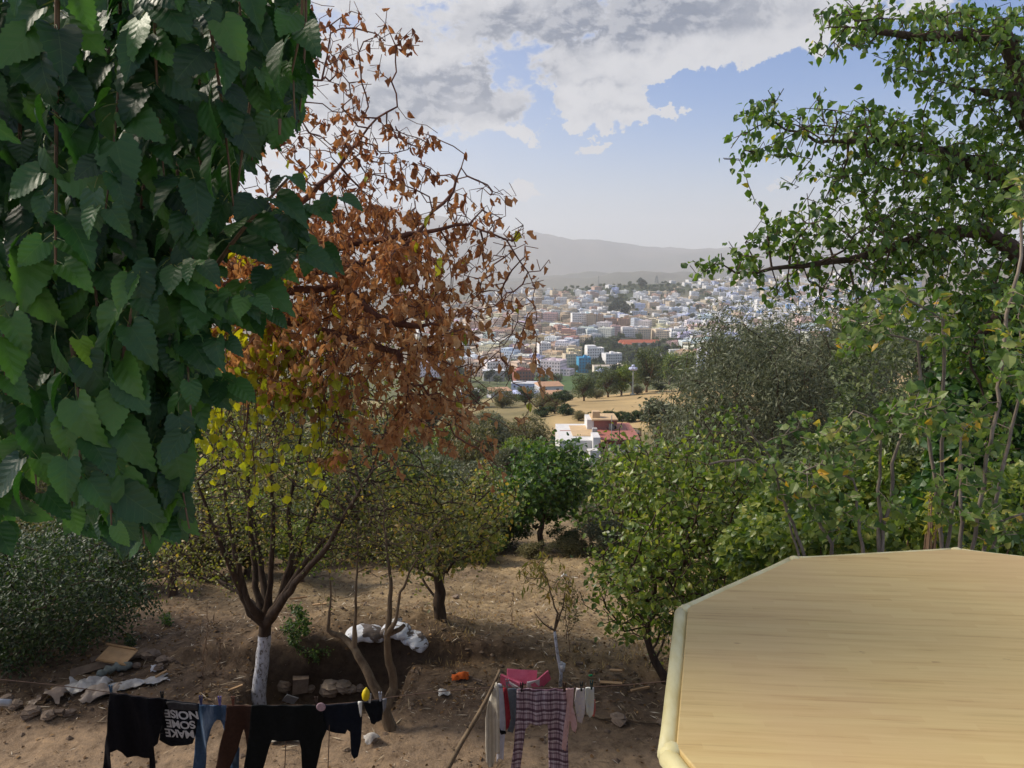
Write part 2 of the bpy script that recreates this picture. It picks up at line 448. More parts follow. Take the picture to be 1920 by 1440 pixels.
# ------------------------------------------------------------------ plants: leaf templates
def T_fold(w=.3, z=.06):       # two-triangle folded leaf
    v = [(0, 0, 0), (w, .45, z), (0, 1, 0), (-w, .45, z)]
    return np.array(v, float), [(0, 1, 2), (0, 2, 3)]
def T_oval(w=.32, fold=.07, droop=.12):
    ts = [0, .25, .6, 1]; ws = [0, w, w * .85, 0]
    v = [(0, 0, 0), (w, .28, fold - droop * .08), (w * .82, .62, fold - droop * .38), (0, 1, -droop),
         (-w * .82, .62, fold - droop * .38), (-w, .28, fold - droop * .08), (0, .3, -droop * .09), (0, .64, -droop * .4)]
    f = [(0, 1, 6), (1, 2, 7, 6), (2, 3, 7), (0, 6, 5), (6, 7, 4, 5), (7, 3, 4)]
    return np.array(v, float), f
def T_broad(ser=.02, fold=.10, droop=.25, curl=0.0, rows=19, seed=0):
    r = random.Random(seed)
    ts = [0, .03, .10, .2, .32, .45, .58, .7, .8, .9, 1.0]
    ww = [.17, .27, .345, .385, .38, .35, .30, .235, .165, .085, .0]
    V = []; Fs = []
    n = rows
    for i in range(n):
        t = i / (n - 1)
        w0 = float(np.interp(t, ts, ww)); w = max(0.0, w0 + (ser if i % 2 else -ser) * (0 if i in (0, n - 1) else 1))
        for q in (-1, -.55, 0, .55, 1):
            x = w0 * q
            y = t - (.16 * abs(q) ** 2 * max(0, 1 - t * 5))      # heart-shaped base
            zz = fold * abs(x) * 2 - droop * t * t + .004 * math.sin((t - abs(x) * .95) * 5.2 * 6.283) * abs(q) + .018 * math.sin(t * 9 + q * 2 + seed) * abs(q)
            zz += curl * x * math.sin(t * 3)
            V.append((w * q if abs(q) == 1 else x, y, zz))
    for i in range(n - 1):
        for q in range(4):
            a = i * 5 + q
            Fs.append((a, a + 1, a + 6, a + 5))
    # leaf stalk
    b0 = len(V)
    for k in range(4):
        y = -.42 + .14 * k; z0 = -.10 * (1 - k / 3) ** 2
        V += [(-.012, y, z0), (.012, y, z0), (0, y, z0 + .02)]
    for k in range(3):
        a = b0 + k * 3
        for q in range(3):
            Fs.append((a + q, a + (q + 1) % 3, a + 3 + (q + 1) % 3, a + 3 + q))
    return np.array(V, float), Fs
def T_crumple(seed):
    r = random.Random(seed); n = 5; V = []; Fs = []
    cu = r.uniform(1.2, 2.6) * r.choice((-1, 1)); tw = r.uniform(-1.0, 1.0)
    wd = [.08, .34, .42, .30, .02]
    for i in range(n):
        t = i / (n - 1)
        for q in (-1, -.4, .4, 1):
            w = wd[i] * (1 + r.uniform(-.35, .3))
            x = w * q; a = q * cu * .75
            X = w * math.sin(a) / max(abs(cu * .75), .1) if abs(a) > .01 else x
            Zc = w * (1 - math.cos(a)) * .7
            c, s_ = math.cos(tw * t), math.sin(tw * t)
            V.append((X * c - Zc * s_, t + r.uniform(-.08, .08) * abs(q), X * s_ + Zc * c + r.uniform(-.05, .05) - .25 * t * t))
    for i in range(n - 1):
        for q in range(3):
            if abs(q - 1) == 1 and r.random() < .12: continue
            a = i * 4 + q; Fs.append((a, a + 1, a + 5, a + 4))
    V += [(-.012, -.35, -.02), (.012, -.35, -.02), (0, 0, 0)]; Fs.append((len(V) - 3, len(V) - 2, len(V) - 1))
    return np.array(V, float), Fs

def unit(a):
    return a / np.maximum(np.linalg.norm(a, axis=1, keepdims=True), 1e-9)
def leaves(name, B, A, Nn, size, templates, mat, parent=None, rnd=None, smooth=False, width=None):
    """one mesh of leaves. B base points, A leaf axes, Nn approximate normals, size lengths"""
    n = len(B)
    if n == 0: return None
    A = unit(A); side = unit(np.cross(A, Nn)); Nn = np.cross(side, A)
    which = rng.integers(0, len(templates), n)
    rnd = rng.random(n) if rnd is None else rnd
    Vs, Ls, Cs, Rn, Lp = [], [], [], [], []; off = 0
    for k, (tv, tf) in enumerate(templates):
        idx = np.nonzero(which == k)[0]; m = len(idx)
        if m == 0: continue
        sz = size[idx][:, None, None]
        wx = 1.0 if width is None else width[idx][:, None, None]
        v = B[idx][:, None, :] + sz * (tv[None, :, 0:1] * side[idx][:, None, :] * wx + tv[None, :, 1:2] * A[idx][:, None, :] + tv[None, :, 2:3] * Nn[idx][:, None, :])
        nv = len(tv)
        tl = np.array([i for f in tf for i in f]); tc = np.array([len(f) for f in tf])
        Vs.append(v.reshape(-1, 3))
        Ls.append((tl[None, :] + (np.arange(m) * nv)[:, None] + off).ravel())
        Cs.append(np.tile(tc, m)); Rn.append(np.repeat(rnd[idx], nv)); Lp.append(np.tile(tv, (m, 1)))
        off += m * nv
    at = {'rnd': np.concatenate(Rn)}
    if smooth: at['lp'] = np.concatenate(Lp)
    return mesh_np(name, np.concatenate(Vs), None, mat, parent, smooth, at, np.concatenate(Cs), np.concatenate(Ls))

# ------------------------------------------------------------------ plants: branching that grows towards a crown's volume
def colonize(paths, att, step, kill, iters=120, wander=.25, trop=(0, 0, 0), reach=None, seed=1):
    r = np.random.default_rng(seed)
    pos, par, fix = [], [], []
    for pts, rads, at in paths:           # at = index of node to attach to (or -1)
        prev = at
        for k, (p, rr) in enumerate(zip(pts, rads)):
            p = np.array(p, float)
            if prev >= 0:
                q = np.array(pos[prev]); L = np.linalg.norm(p - q); ns = max(1, int(round(L / step)))
                r0 = fix[prev]
                for s_ in range(1, ns + 1):
                    f = s_ / ns
                    jig = r.normal(0, step * .06, 3) if s_ < ns else 0
                    pos.append(q + (p - q) * f + jig); par.append(prev); fix.append(r0 + (rr - r0) * f); prev = len(pos) - 1
            else:
                pos.append(p); par.append(-1); fix.append(rr); prev = 0 if len(pos) == 1 else len(pos) - 1
    pos = [np.array(p) for p in pos]
    X = np.array(pos); att = np.asarray(att); alive = np.ones(len(att), bool)
    bd = np.full(len(att), 1e9); bi = np.zeros(len(att), int)
    new = np.arange(len(X)); dirs = {}
    trop = np.array(trop, float)
    for it in range(iters):
        if len(new) == 0 or not alive.any(): break
        ai = np.nonzero(alive)[0]
        for c0 in range(0, len(new), 400):
            nn = new[c0:c0 + 400]
            D = np.linalg.norm(att[ai][:, None, :] - X[nn][None, :, :], axis=2)
            k = D.argmin(1); dm = D[np.arange(len(ai)), k]
            b = dm < bd[ai]
            bd[ai[b]] = dm[b]; bi[ai[b]] = nn[k[b]]
        alive &= bd > kill
        ai = np.nonzero(alive)[0]
        if reach is not None: ai = ai[bd[ai] < reach * (1 + it * .15)]
        if len(ai) == 0: break
        v = unit(att[ai] - X[bi[ai]])
        acc = np.zeros_like(X); np.add.at(acc, bi[ai], v)
        src = np.unique(bi[ai])
        d = unit(acc[src] + 1e-9)
        d = unit(d + r.normal(0, wander, d.shape) + trop)
        newp = X[src] + d * step
        ok = []
        for s_, p in zip(src, newp):
            key = int(s_); prevs = dirs.setdefault(key, [])
            if len(prevs) >= 3: ok.append(False); continue
            if any(np.linalg.norm(p - q) < step * .35 for q in prevs): ok.append(False); continue
            prevs.append(p); ok.append(True)
        ok = np.array(ok, bool)
        if not ok.any(): break
        n0 = len(X); X = np.concatenate([X, newp[ok]]); par += list(src[ok]); fix += [0.0] * int(ok.sum())
        new = np.arange(n0, len(X))
    return X, np.array(par), np.array(fix)
def radii(X, par, fix, r0, expo=2.3, rmax=None):
    n = len(X); acc = np.zeros(n); rad = np.zeros(n)
    for i in range(n - 1, -1, -1):
        rad[i] = max(acc[i] ** (1 / expo), r0)
        if par[i] >= 0: acc[par[i]] += rad[i] ** expo
    if rmax: rad = np.minimum(rad, rmax)
    rad = np.where(fix > 0, fix, rad)
    for i in range(n):                      # a child is never thicker than its parent
        if par[i] >= 0: rad[i] = min(rad[i], rad[par[i]] * .98 + 1e-4)
    return rad
def limbs(name, X, par, rad, mat, parent=None, k=6, sel=None, flare=1.15):
    n = len(X); d = np.zeros_like(X); c = par >= 0
    d[c] = X[c] - X[par[c]]
    kids = np.full(n, -1); kr = np.zeros(n)
    for i in range(n):
        p = par[i]
        if p >= 0 and rad[i] > kr[p]: kr[p] = rad[i]; kids[p] = i
    for i in np.nonzero(~c)[0]:
        d[i] = (X[kids[i]] - X[i]) if kids[i] >= 0 else (0, 0, 1)
    d = unit(d)
    ds = d.copy(); m = kids >= 0; ds[m] = unit(d[m] + d[kids[m]])
    ref = np.array([.31, .77, .55]); ref = ref / np.linalg.norm(ref)
    def ring(P_, D_, r_):
        a = unit(np.cross(D_, ref)); b = np.cross(D_, a)
        an = np.arange(k) * 2 * math.pi / k
        return P_[:, None, :] + r_[:, None, None] * (np.cos(an)[None, :, None] * a[:, None, :] + np.sin(an)[None, :, None] * b[:, None, :])
    R1 = ring(X, ds, rad)
    segs = np.nonzero(c)[0]
    if sel is not None: segs = segs[sel[segs]]
    ismain = kids[par[segs]] == segs
    side = segs[~ismain]
    R2 = ring(X[par[side]], d[side], np.minimum(rad[side] * flare, rad[par[side]])) if len(side) else np.zeros((0, k, 3))
    V = np.concatenate([R1.reshape(-1, 3), R2.reshape(-1, 3)])
    start = np.empty(len(segs), int); start[ismain] = par[segs[ismain]] * k
    start[~ismain] = n * k + np.arange(len(side)) * k
    end = segs * k
    q = np.arange(k); q1 = (q + 1) % k
    L = np.stack([start[:, None] + q, start[:, None] + q1, end[:, None] + q1, end[:, None] + q], axis=2).reshape(-1)
    used = np.zeros(len(V), bool); used[L] = True
    remap = np.cumsum(used) - 1
    return mesh_np(name, V[used], None, mat, parent, True, None, np.full(len(L) // 4, 4), remap[L])
def blob_pts(blobs, seed=5, hollow=0.0):
    """blobs in photo pixels + distance: (px, py, Y, rx, ry, rY, n)"""
    r = np.random.default_rng(seed); out = []
    for px, py, Y, rx, ry, rY, n in blobs:
        v = unit(r.normal(0, 1, (n, 3))) * (r.random((n, 1)) ** (1 / 3) * (1 - hollow) + hollow)
        for a in v:
            out.append(P(px + a[0] * rx, py + a[1] * ry, Y + a[2] * rY))
    return np.array([tuple(p) for p in out])
def leaf_sites(X, par, rad, rthr, per, jit, seed=3):
    r = np.random.default_rng(seed)
    idx = np.nonzero((rad < rthr) & (par >= 0))[0]
    idx = np.repeat(idx, per)
    f = r.random((len(idx), 1))
    B = X[par[idx]] * (1 - f) + X[idx] * f + r.normal(0, jit, (len(idx), 3))
    D = unit(X[idx] - X[par[idx]])
    return B, D, idx
def tree(name, loc, label, cat, paths, att, step, kill, r0, mats, leaf, group=None, iters=120, wander=.25, trop=(0, 0, 0),
         reach=None, expo=2.3, rmax=None, whitewash=None, seed=1, cut=None, crown_name='crown'):
    """leaf = dict(size, per, jit, rthr, t (templates), mat, hang, up, spread, keep(fn))"""
    root = empty(name, loc, label, cat, group)
    X, par, fix = colonize(paths, att, step, kill, iters, wander, trop, reach, seed)
    rad = radii(X, par, fix, r0, expo, rmax)
    if whitewash is not None:
        w = (X[:, 2] < whitewash) & (np.maximum(rad, fix) > .03)
        limbs('whitewashed_trunk', X, par, rad, M['whitewash'], root, 10, w)
        limbs('trunk', X, par, rad, mats, root, 7, ~w)
    else:
        limbs('trunk', X, par, rad, mats, root, 6)
    L = leaf
    B, D, idx = leaf_sites(X, par, rad, L.get('rthr', r0 * 2.2), L['per'], L['jit'], seed)
    if L.get('keep'):
        k = L['keep'](B); B, D, idx = B[k], D[k], idx[k]
    r = np.random.default_rng(seed + 50); n = len(B)
    A = D * L.get('spread', .6) + r.normal(0, .55, (n, 3)) + np.array([0, 0, -1]) * L.get('hang', .4)
    Nn = r.normal(0, .5, (n, 3)) + np.array([0, 0, 1]) * L.get('up', .9) + np.array([0, -1, 0]) * L.get('face', .2)
    sz = L['size'] * r.uniform(.55, 1.25, n)
    rn = r.random(n)
    if L.get('tint'): rn = np.clip(L['tint'](B, rn), 0, 1)
    leaves(crown_name, B, A, Nn, sz, L['t'], L['mat'], root, rn)
    return root, X, par, rad
TF = [T_fold(.26, .05), T_fold(.32, .09)]
TN = [T_fold(.13, .02), T_fold(.11, .03)]
TO = [T_oval(.33), T_oval(.29, .1, .25), T_oval(.36, .04, .3)]
TW = [T_oval(.42, .1, .2), T_oval(.45, .14, .3)]
TM = [T_broad(.022, .10, .28, .05, seed=1), T_broad(.02, .16, .45, -.1, seed=2), T_broad(.024, .05, .18, .12, seed=3), T_broad(.02, .22, .6, .0, seed=4)]
TC = [T_crumple(i) for i in range(9)]

# ================================================================== GROUND
def ground_mat():
    m, b = new_mat('ground_soil')
    g = b.n('ShaderNodeNewGeometry').outputs['Position']
    cov = b.n('ShaderNodeAttribute', None, attribute_name='cover').outputs['Color']
    rk = b.n('ShaderNodeAttribute', None, attribute_name='near').outputs['Fac']
    n1 = b.noise(g, 1.3, 8, .65); n2 = b.noise(g, 9.0, 7, .7); n3 = b.noise(g, 45.0, 5, .7); nf = b.noise(g, .05, 8, .65)
    d = b.ramp(n1, [(.3, (.62, .58, .55)), (.5, (1, 1, 1)), (.72, (1.32, 1.26, 1.15))])
    d2 = b.ramp(n2, [(.32, (.55, .52, .50)), (.5, (1, 1, 1)), (.7, (1.35, 1.3, 1.2))])
    straw = b.smooth(n3, .60, .70)
    c = b.mix(1.0, cov, d, 'MULTIPLY'); c = b.mix(1.0, c, d2, 'MULTIPLY')
    c = b.mix(b.math('MULTIPLY', straw, b.math('MULTIPLY', rk, .55)), c, b.mix(1.0, cov, (2.0, 1.9, 1.6), 'MULTIPLY'))
    cf = b.mix(1.0, cov, b.ramp(nf, [(.3, (.7, .7, .7)), (.7, (1.25, 1.22, 1.15))]), 'MULTIPLY')
    c = b.mix(rk, cf, c)
    h = b.math('ADD', b.math('MULTIPLY', n2, .7), b.math('MULTIPLY', n3, .3))
    bp = b.n('ShaderNodeBump', {'Strength': b.math('MULTIPLY', rk, .8), 'Distance': .05, 'Height': h}).outputs[0]
    finish(b, b.n('ShaderNodeBsdfPrincipled', {'Base Color': c, 'Roughness': .95, 'Normal': bp, 'Specular IOR Level': .1}).outputs[0])
    return m
def gauss(px, py, cx, cy, rx, ry):
    return np.exp(-((px - cx) / rx) ** 2 - ((py - cy) / ry) ** 2)
def build_ground():
    Yr = np.concatenate([np.linspace(-14, 5.0, 20), np.arange(5.1, 16.5, .055), 16.5 * np.exp(np.linspace(0, math.log(14000 / 16.5), 330))[1:]])
    ur = np.concatenate([np.linspace(-1.7, -.62, 26)[:-1], np.linspace(-.62, .62, 330), np.linspace(.62, 1.7, 26)[1:]])
    # the sheet fans out from a point behind the house
    YY, UU = np.meshgrid(Yr, ur, indexing='ij')
    off = np.where(YY < 30, 6.0, 6.0)
    XX = UU * (np.abs(YY) * 1.0 + off * np.where(YY < 5, 2.6, 1.0))
    XX = np.where(YY < 5, UU * 22, XX)
    k = (YY >= 5) & (YY < 16); XX = np.where(YY < 5, UU * 11.1, UU * (YY + 6.1))
    ZZ = H(XX, YY)
    # land cover by place
    dep = YY * cp - (ZZ - CZ) * sp
    up = YY * sp + (ZZ - CZ) * cp
    px = 960 + F * XX / np.maximum(dep, 1); py = 720 - F * up / np.maximum(dep, 1)
    dirt = np.array([.130, .092, .064]); path = np.array([.235, .170, .115]); straw = np.array([.31, .232, .135]); mud = np.array([.09, .062, .042])
    C = np.zeros(XX.shape + (3,)); C[:] = dirt
    def blend(col, w):
        C[:] = C * (1 - w[..., None]) + np.array(col) * w[..., None]
    nz = fbm(XX * .8 + 9, YY * .8, 4)
    blend(path, np.clip(1 - sstep(YY + nz * .5, 7.2, 7.75), 0, 1))
    blend(straw, np.clip(sstep(px + nz * 130, 760, 950) * sstep(YY, 8.2, 9.3) * (1 - sstep(YY, 26, 34)) * (.72 + nz * .9), 0, 1))
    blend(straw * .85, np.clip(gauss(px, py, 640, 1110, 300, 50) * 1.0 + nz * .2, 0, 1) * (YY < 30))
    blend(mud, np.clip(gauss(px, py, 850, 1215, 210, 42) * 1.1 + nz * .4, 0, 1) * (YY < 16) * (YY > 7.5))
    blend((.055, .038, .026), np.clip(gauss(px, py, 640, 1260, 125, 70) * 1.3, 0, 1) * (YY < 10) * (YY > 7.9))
    blend((.11, .115, .055), sstep(YY, 28, 40) * np.clip(.75 + nz * .8, 0, 1))
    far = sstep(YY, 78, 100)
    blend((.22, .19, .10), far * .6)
    fn = fbm(XX / 25, YY / 25, 4)
    blend((.46, .335, .175), far * np.clip(sstep(YY, 118, 135) * (1 - sstep(YY, 226, 240)) * sstep(px, 1000, 1050), 0, 1) * np.clip(1.0 + fn * .5, 0, 1))
    blend((.34, .27, .14), far * np.clip(sstep(YY, 110, 130) * (1 - sstep(YY, 300, 330)) * (1 - sstep(px, 1000, 1060)), 0, 1) * np.clip(.55 + fn * 1.3, 0, 1))
    blend((.13, .14, .07), sstep(YY, 300, 340) * np.clip(.8 + fn * .8, 0, 1))
    blend((.075, .125, .05), np.clip(gauss(px, py, 1060, 715, 110, 22) * 1.6, 0, 1) * (YY > 400) * (YY < 900))
    town = sstep(YY, 760, 900) * (1 - sstep(YY, 2050, 2300))
    tn = fbm(XX / 90, YY / 90, 4)
    blend((.21, .185, .15), town)
    blend((.065, .08, .045), town * np.clip(gauss(px, py, 1170, 545, 160, 26) * 1.6 + gauss(px, py, 1150, 665, 150, 45) * 1.5 + tn * 1.0, 0, 1))
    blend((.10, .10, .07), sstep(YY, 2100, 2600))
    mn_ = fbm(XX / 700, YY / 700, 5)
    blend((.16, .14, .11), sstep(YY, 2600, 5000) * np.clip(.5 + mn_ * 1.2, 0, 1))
    near = 1 - sstep(YY, 45, 90)
    ny, nx = XX.shape
    idx = np.arange(ny * nx).reshape(ny, nx)
    q = np.stack([idx[:-1, :-1], idx[:-1, 1:], idx[1:, 1:], idx[1:, :-1]], -1).reshape(-1)
    col = np.concatenate([np.clip(C, .01, 1), np.ones(XX.shape + (1,))], -1).reshape(-1, 4)
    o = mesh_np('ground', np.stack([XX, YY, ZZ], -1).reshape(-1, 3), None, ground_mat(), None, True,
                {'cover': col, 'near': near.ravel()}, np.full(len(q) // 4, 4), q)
    tag(o, 'brown sloping yard, dry fields, valley and hazy mountains', 'ground', kind='structure')
    return o
build_ground()

# haze: even air from the yard to the mountains
def build_haze():
    mb = MB(); mb.box((0, 6500, 210), (34000, 17000, 1400))
    m, b = new_mat('haze_air')
    v = b.n('ShaderNodeVolumePrincipled', {'Color': (.96, .97, 1.0, 1), 'Density': 0.000115, 'Anisotropy': .2})
    b.n('ShaderNodeOutputMaterial', {'Volume': v.outputs[0]})
    o = mb.build('haze', m); tag(o, 'pale haze in the valley air', 'haze', kind='stuff')
build_haze()

# ================================================================== TERRACE AND TABLE
def table_mat():
    m, b = new_mat('bamboo_laminate')
    co = b.n('ShaderNodeTexCoord').outputs['Object']
    rot = b.n('ShaderNodeVectorRotate', {'Vector': co, 'Angle': R(4.5)}, rotation_type='Z_AXIS').outputs[0]
    s = b.n('ShaderNodeSeparateXYZ', {0: rot})
    row = b.math('FLOOR', b.math('MULTIPLY', s.outputs[1], 62.0))
    cell = b.math('FLOOR', b.math('ADD', b.math('MULTIPLY', s.outputs[0], 5.0), b.math('MULTIPLY', row, .37)))
    wn = b.n('ShaderNodeTexWhiteNoise', {0: b.n('ShaderNodeCombineXYZ', {0: row, 1: cell}).outputs[0]}, noise_dimensions='2D').outputs[0]
    st = b.noise(b.vmath('MULTIPLY', rot, (1.6, 36, 1)), 3.0, 6, .65, .3)
    big = b.noise(rot, 2.2, 3, .5)
    c = b.ramp(st, [(.25, (.36, .23, .09)), (.42, (.54, .385, .165)), (.75, (.63, .47, .22))])
    c = b.mix(b.math('MULTIPLY', wn, .55), c, (.64, .50, .23))
    c = b.mix(b.smooth(big, .4, .7, 0, .35), c, (.50, .33, .20))
    spot = b.smooth(b.noise(b.vmath('MULTIPLY', rot, (1, 3.2, 1)), 15.0, 3, .5), .735, .78)
    c = b.mix(b.math('MULTIPLY', spot, .6), c, (.24, .14, .07))
    bp = b.n('ShaderNodeBump', {'Strength': .12, 'Distance': .002, 'Height': st}).outputs[0]
    finish(b, b.n('ShaderNodeBsdfPrincipled', {'Base Color': c, 'Roughness': .6, 'Normal': bp, 'Specular IOR Level': .15}).outputs[0])
    return m
def bamboo_mat():
    m, b = new_mat('bamboo_pole')
    co = b.n('ShaderNodeTexCoord').outputs['Object']
    n = b.noise(b.vmath('MULTIPLY', co, (6, 2, 6)), 4, 5, .6)
    c = b.ramp(n, [(.3, (.56, .48, .22)), (.55, (.66, .60, .34)), (.75, (.70, .67, .44))])
    finish(b, b.n('ShaderNodeBsdfPrincipled', {'Base Color': c, 'Roughness': .5, 'Specular IOR Level': .25}).outputs[0])
    return m
def build_table():
    zt = CZ - .70
    def T(px, py):
        d = ray(px, py); k = (zt - CZ) / d.z
        return Vector((d.x * k, d.y * k, zt))
    a = [T(1290, 1138), T(1492, 1046), T(1795, 1029), T(2080, 1062), T(2300, 1180), T(2380, 1420)]
    low = T(1268, 1398)
    poly = [low] + a + [T(2250, 1750), T(1950, 1950), T(1600, 1800)]
    c = Vector((sum(p.x for p in poly) / len(poly), sum(p.y for p in poly) / len(poly), zt))
    root = empty('table', (c.x, c.y, 3.3), 'many-sided table top with a pale bamboo pattern and bamboo pole rim', 'table')
    mb = MB(); mb.prism([(p.x, p.y) for p in poly], zt - .018, zt)
    top = mb.build('tabletop', table_mat(), root)
    bv = top.modifiers.new('bevel', 'BEVEL'); bv.width = .002; bv.segments = 2
    bam = bamboo_mat()
    n = len(poly)
    for i in range(n):
        p, q = poly[i], poly[(i + 1) % n]
        d = (q - p); L = d.length; d.normalize(); out = Vector((d.y, -d.x, 0))
        if out.dot(p - c) < 0: out = -out
        r = .0150
        mbx = MB(); N_ = 9; pts = []; rr = []
        for k in range(N_):
            f = k / (N_ - 1)
            pts.append(p + d * (L * f) + out * r * .78 + Vector((0, 0, -.0185)))
            rr.append(r * (1.0 + (.07 if k in (0, N_ - 1) else 0) + random.uniform(-.02, .02)))
        mbx.tube(pts, rr, 16)
        mbx.build('rim_pole', bam, root, True)
        k2 = MB(); k2.stone((p.x + out.x * .004, p.y + out.y * .004, zt - .018), .021, sq=(1, 1, 1), rough=.05)
        kn = k2.build('corner_knob', bam, root, True)
    leg = MB(); leg.tube([(c.x, c.y, 3.36), (c.x, c.y, zt - .02)], [.045, .04], 16); leg.build('pedestal', bam, root, True)
    for k in range(4):
        f = MB(); an = k * math.pi / 2 + .4
        f.tube([(c.x, c.y, 3.42), (c.x + .28 * math.cos(an), c.y + .28 * math.sin(an), 3.325)], [.03, .022], 12)
        f.build('foot', bam, root, True)
    return c
build_table()
conc = plain('terrace_concrete', (.42, .39, .35), (.30, .28, .25), 5, .85, .4)
mb = MB(); mb.box((0, -2.2, 3.2), (16, 8.3, .2)); mb.box((0, -2.3, 1.5), (15.6, 7.9, 3.196), m=0)
o = mb.build('terrace_building', conc); tag(o, 'plain concrete terrace of the house from which the view is taken', 'terrace')

# ================================================================== TOWN
def wall_mat(name, attr):
    m, b = new_mat(name)
    if attr: base = b.n('ShaderNodeAttribute', None, attribute_name='wall').outputs['Color']
    else: base = b.n('ShaderNodeObjectInfo').outputs['Color']
    wc = b.n('ShaderNodeSeparateXYZ', {0: b.n('ShaderNodeAttribute', None, attribute_name='wc').outputs['Vector']})
    fx = b.math('FRACT', b.math('DIVIDE', wc.outputs[0], 2.9)); fz = b.math('FRACT', b.math('DIVIDE', wc.outputs[1], 3.1))
    w = b.math('MULTIPLY', b.math('MULTIPLY', b.math('GREATER_THAN', fx, .30), b.math('LESS_THAN', fx, .68)),
               b.math('MULTIPLY', b.math('GREATER_THAN', fz, .30), b.math('LESS_THAN', fz, .74)))
    w = b.math('MULTIPLY', w, wc.outputs[2])
    g = b.n('ShaderNodeNewGeometry').outputs['Position']
    n = b.noise(g, .35, 5, .6)
    c = b.mix(1.0, base, b.ramp(n, [(.3, (.78, .76, .73)), (.6, (1.05, 1.05, 1.05))]), 'MULTIPLY')
    c = b.mix(w, c, (.035, .045, .06))
    finish(b, b.n('ShaderNodeBsdfPrincipled', {'Base Color': c, 'Roughness': .85, 'Specular IOR Level': .2}).outputs[0])
    return m
M['wall'] = wall_mat('painted_wall', False); M['wall_mass'] = wall_mat('painted_wall_distant', True)
def building_geo(w, d, fl, seed, win=1.0, style=0):
    """vertices, faces, wc attribute of one flat-roofed building standing at the origin"""
    r = random.Random(seed); V = []; Fc = []; W = []
    def bx(x0, x1, y0, y1, z0, z1, wn):
        def quad(p, hcoord):
            n = len(V); V.extend(p); Fc.append((n, n + 1, n + 2, n + 3))
            W.extend([(hcoord[i], p[i][2], wn if hcoord[i] is not None else 0) for i in range(4)])
        def side(a, c):
            L = math.hypot(c[0] - a[0], c[1] - a[1])
            p = [(a[0], a[1], z0), (c[0], c[1], z0), (c[0], c[1], z1), (a[0], a[1], z1)]
            k = max(1, round(L / 2.9)) * 2.9
            quad(p, [0, k, k, 0])
        side((x0, y0), (x1, y0)); side((x1, y0), (x1, y1)); side((x1, y1), (x0, y1)); side((x0, y1), (x0, y0))
        n = len(V); V.extend([(x0, y0, z1), (x1, y0, z1), (x1, y1, z1), (x0, y1, z1)]); Fc.append((n, n + 1, n + 2, n + 3)); W.extend([(0, 0, 0)] * 4)
    h = fl * 3.1
    x, y = w / 2, d / 2
    bx(-x, x, -y, y, -6, h, win)
    t = .25; ph = r.uniform(.7, 1.2)                     # parapet
    for a in ((-x, x, -y, -y + t), (-x, x, y - t, y), (-x, -x + t, -y + t, y - t), (x - t, x, -y + t, y - t)):
        bx(a[0], a[1], a[2], a[3], h + .003, h + ph, 0)
    hw = r.uniform(2.5, 4.5); hx = r.uniform(-x + hw, x - hw) if x > hw else 0
    bx(hx - hw / 2, hx + hw / 2, -1.6, 1.9, h + .003, h + 2.6, 0)       # stair hut
    if style == 1:                                       # a set-back upper storey
        bx(-x + .3, x * .1, -y + 2.0, y - .3, h + .003, h + 3.1, win)
    if style == 2:                                       # a lower wing
        bx(x + .003, x + w * .45, -y * .8, y * .7, -6, h * .55, win)
    if style == 3:                                       # overhanging balcony bands
        for k in range(1, fl):
            bx(-x * .8, -x * .15, -y - 1.0, -y - .003, k * 3.1 - .15, k * 3.1 + .75, 0)
            bx(x * .2, x * .85, -y - 1.0, -y - .003, k * 3.1 - .15, k * 3.1 + .75, 0)
    if r.random() < .6: bx(x * .4, x * .4 + 1.2, y * .3, y * .3 + 1.2, h + .003, h + 1.5, 0)
    return V, Fc, W
archs = {}
def arch(w, d, fl, style, seed):
    k = (w, d, fl, style, seed)
    if k not in archs:
        V, Fc, W = building_geo(w, d, fl, seed, 1.0, style)
        o = mesh_np('town_house', V, Fc, M['wall'], None, False, {'wc': W}); COL.objects.unlink(o); archs[k] = o
    return archs[k]

cream = (.66, .56, .42); white = (.80, .79, .78); beige = (.50, .39, .28); tan = (.42, .30, .21); pink = (.58, .40, .32)
lilac = (.55, .60, .80); sky_b = (.25, .45, .74); brick = (.30, .12, .09); grey = (.42, .41, .40); paleblue = (.62, .67, .76)
colname = {cream: 'cream', white: 'white', beige: 'beige', tan: 'tan', pink: 'pinkish', lilac: 'lilac blue', sky_b: 'bright blue', brick: 'brick red', grey: 'bare grey', paleblue: 'pale blue'}
occupied = []       # (x, y, radius)

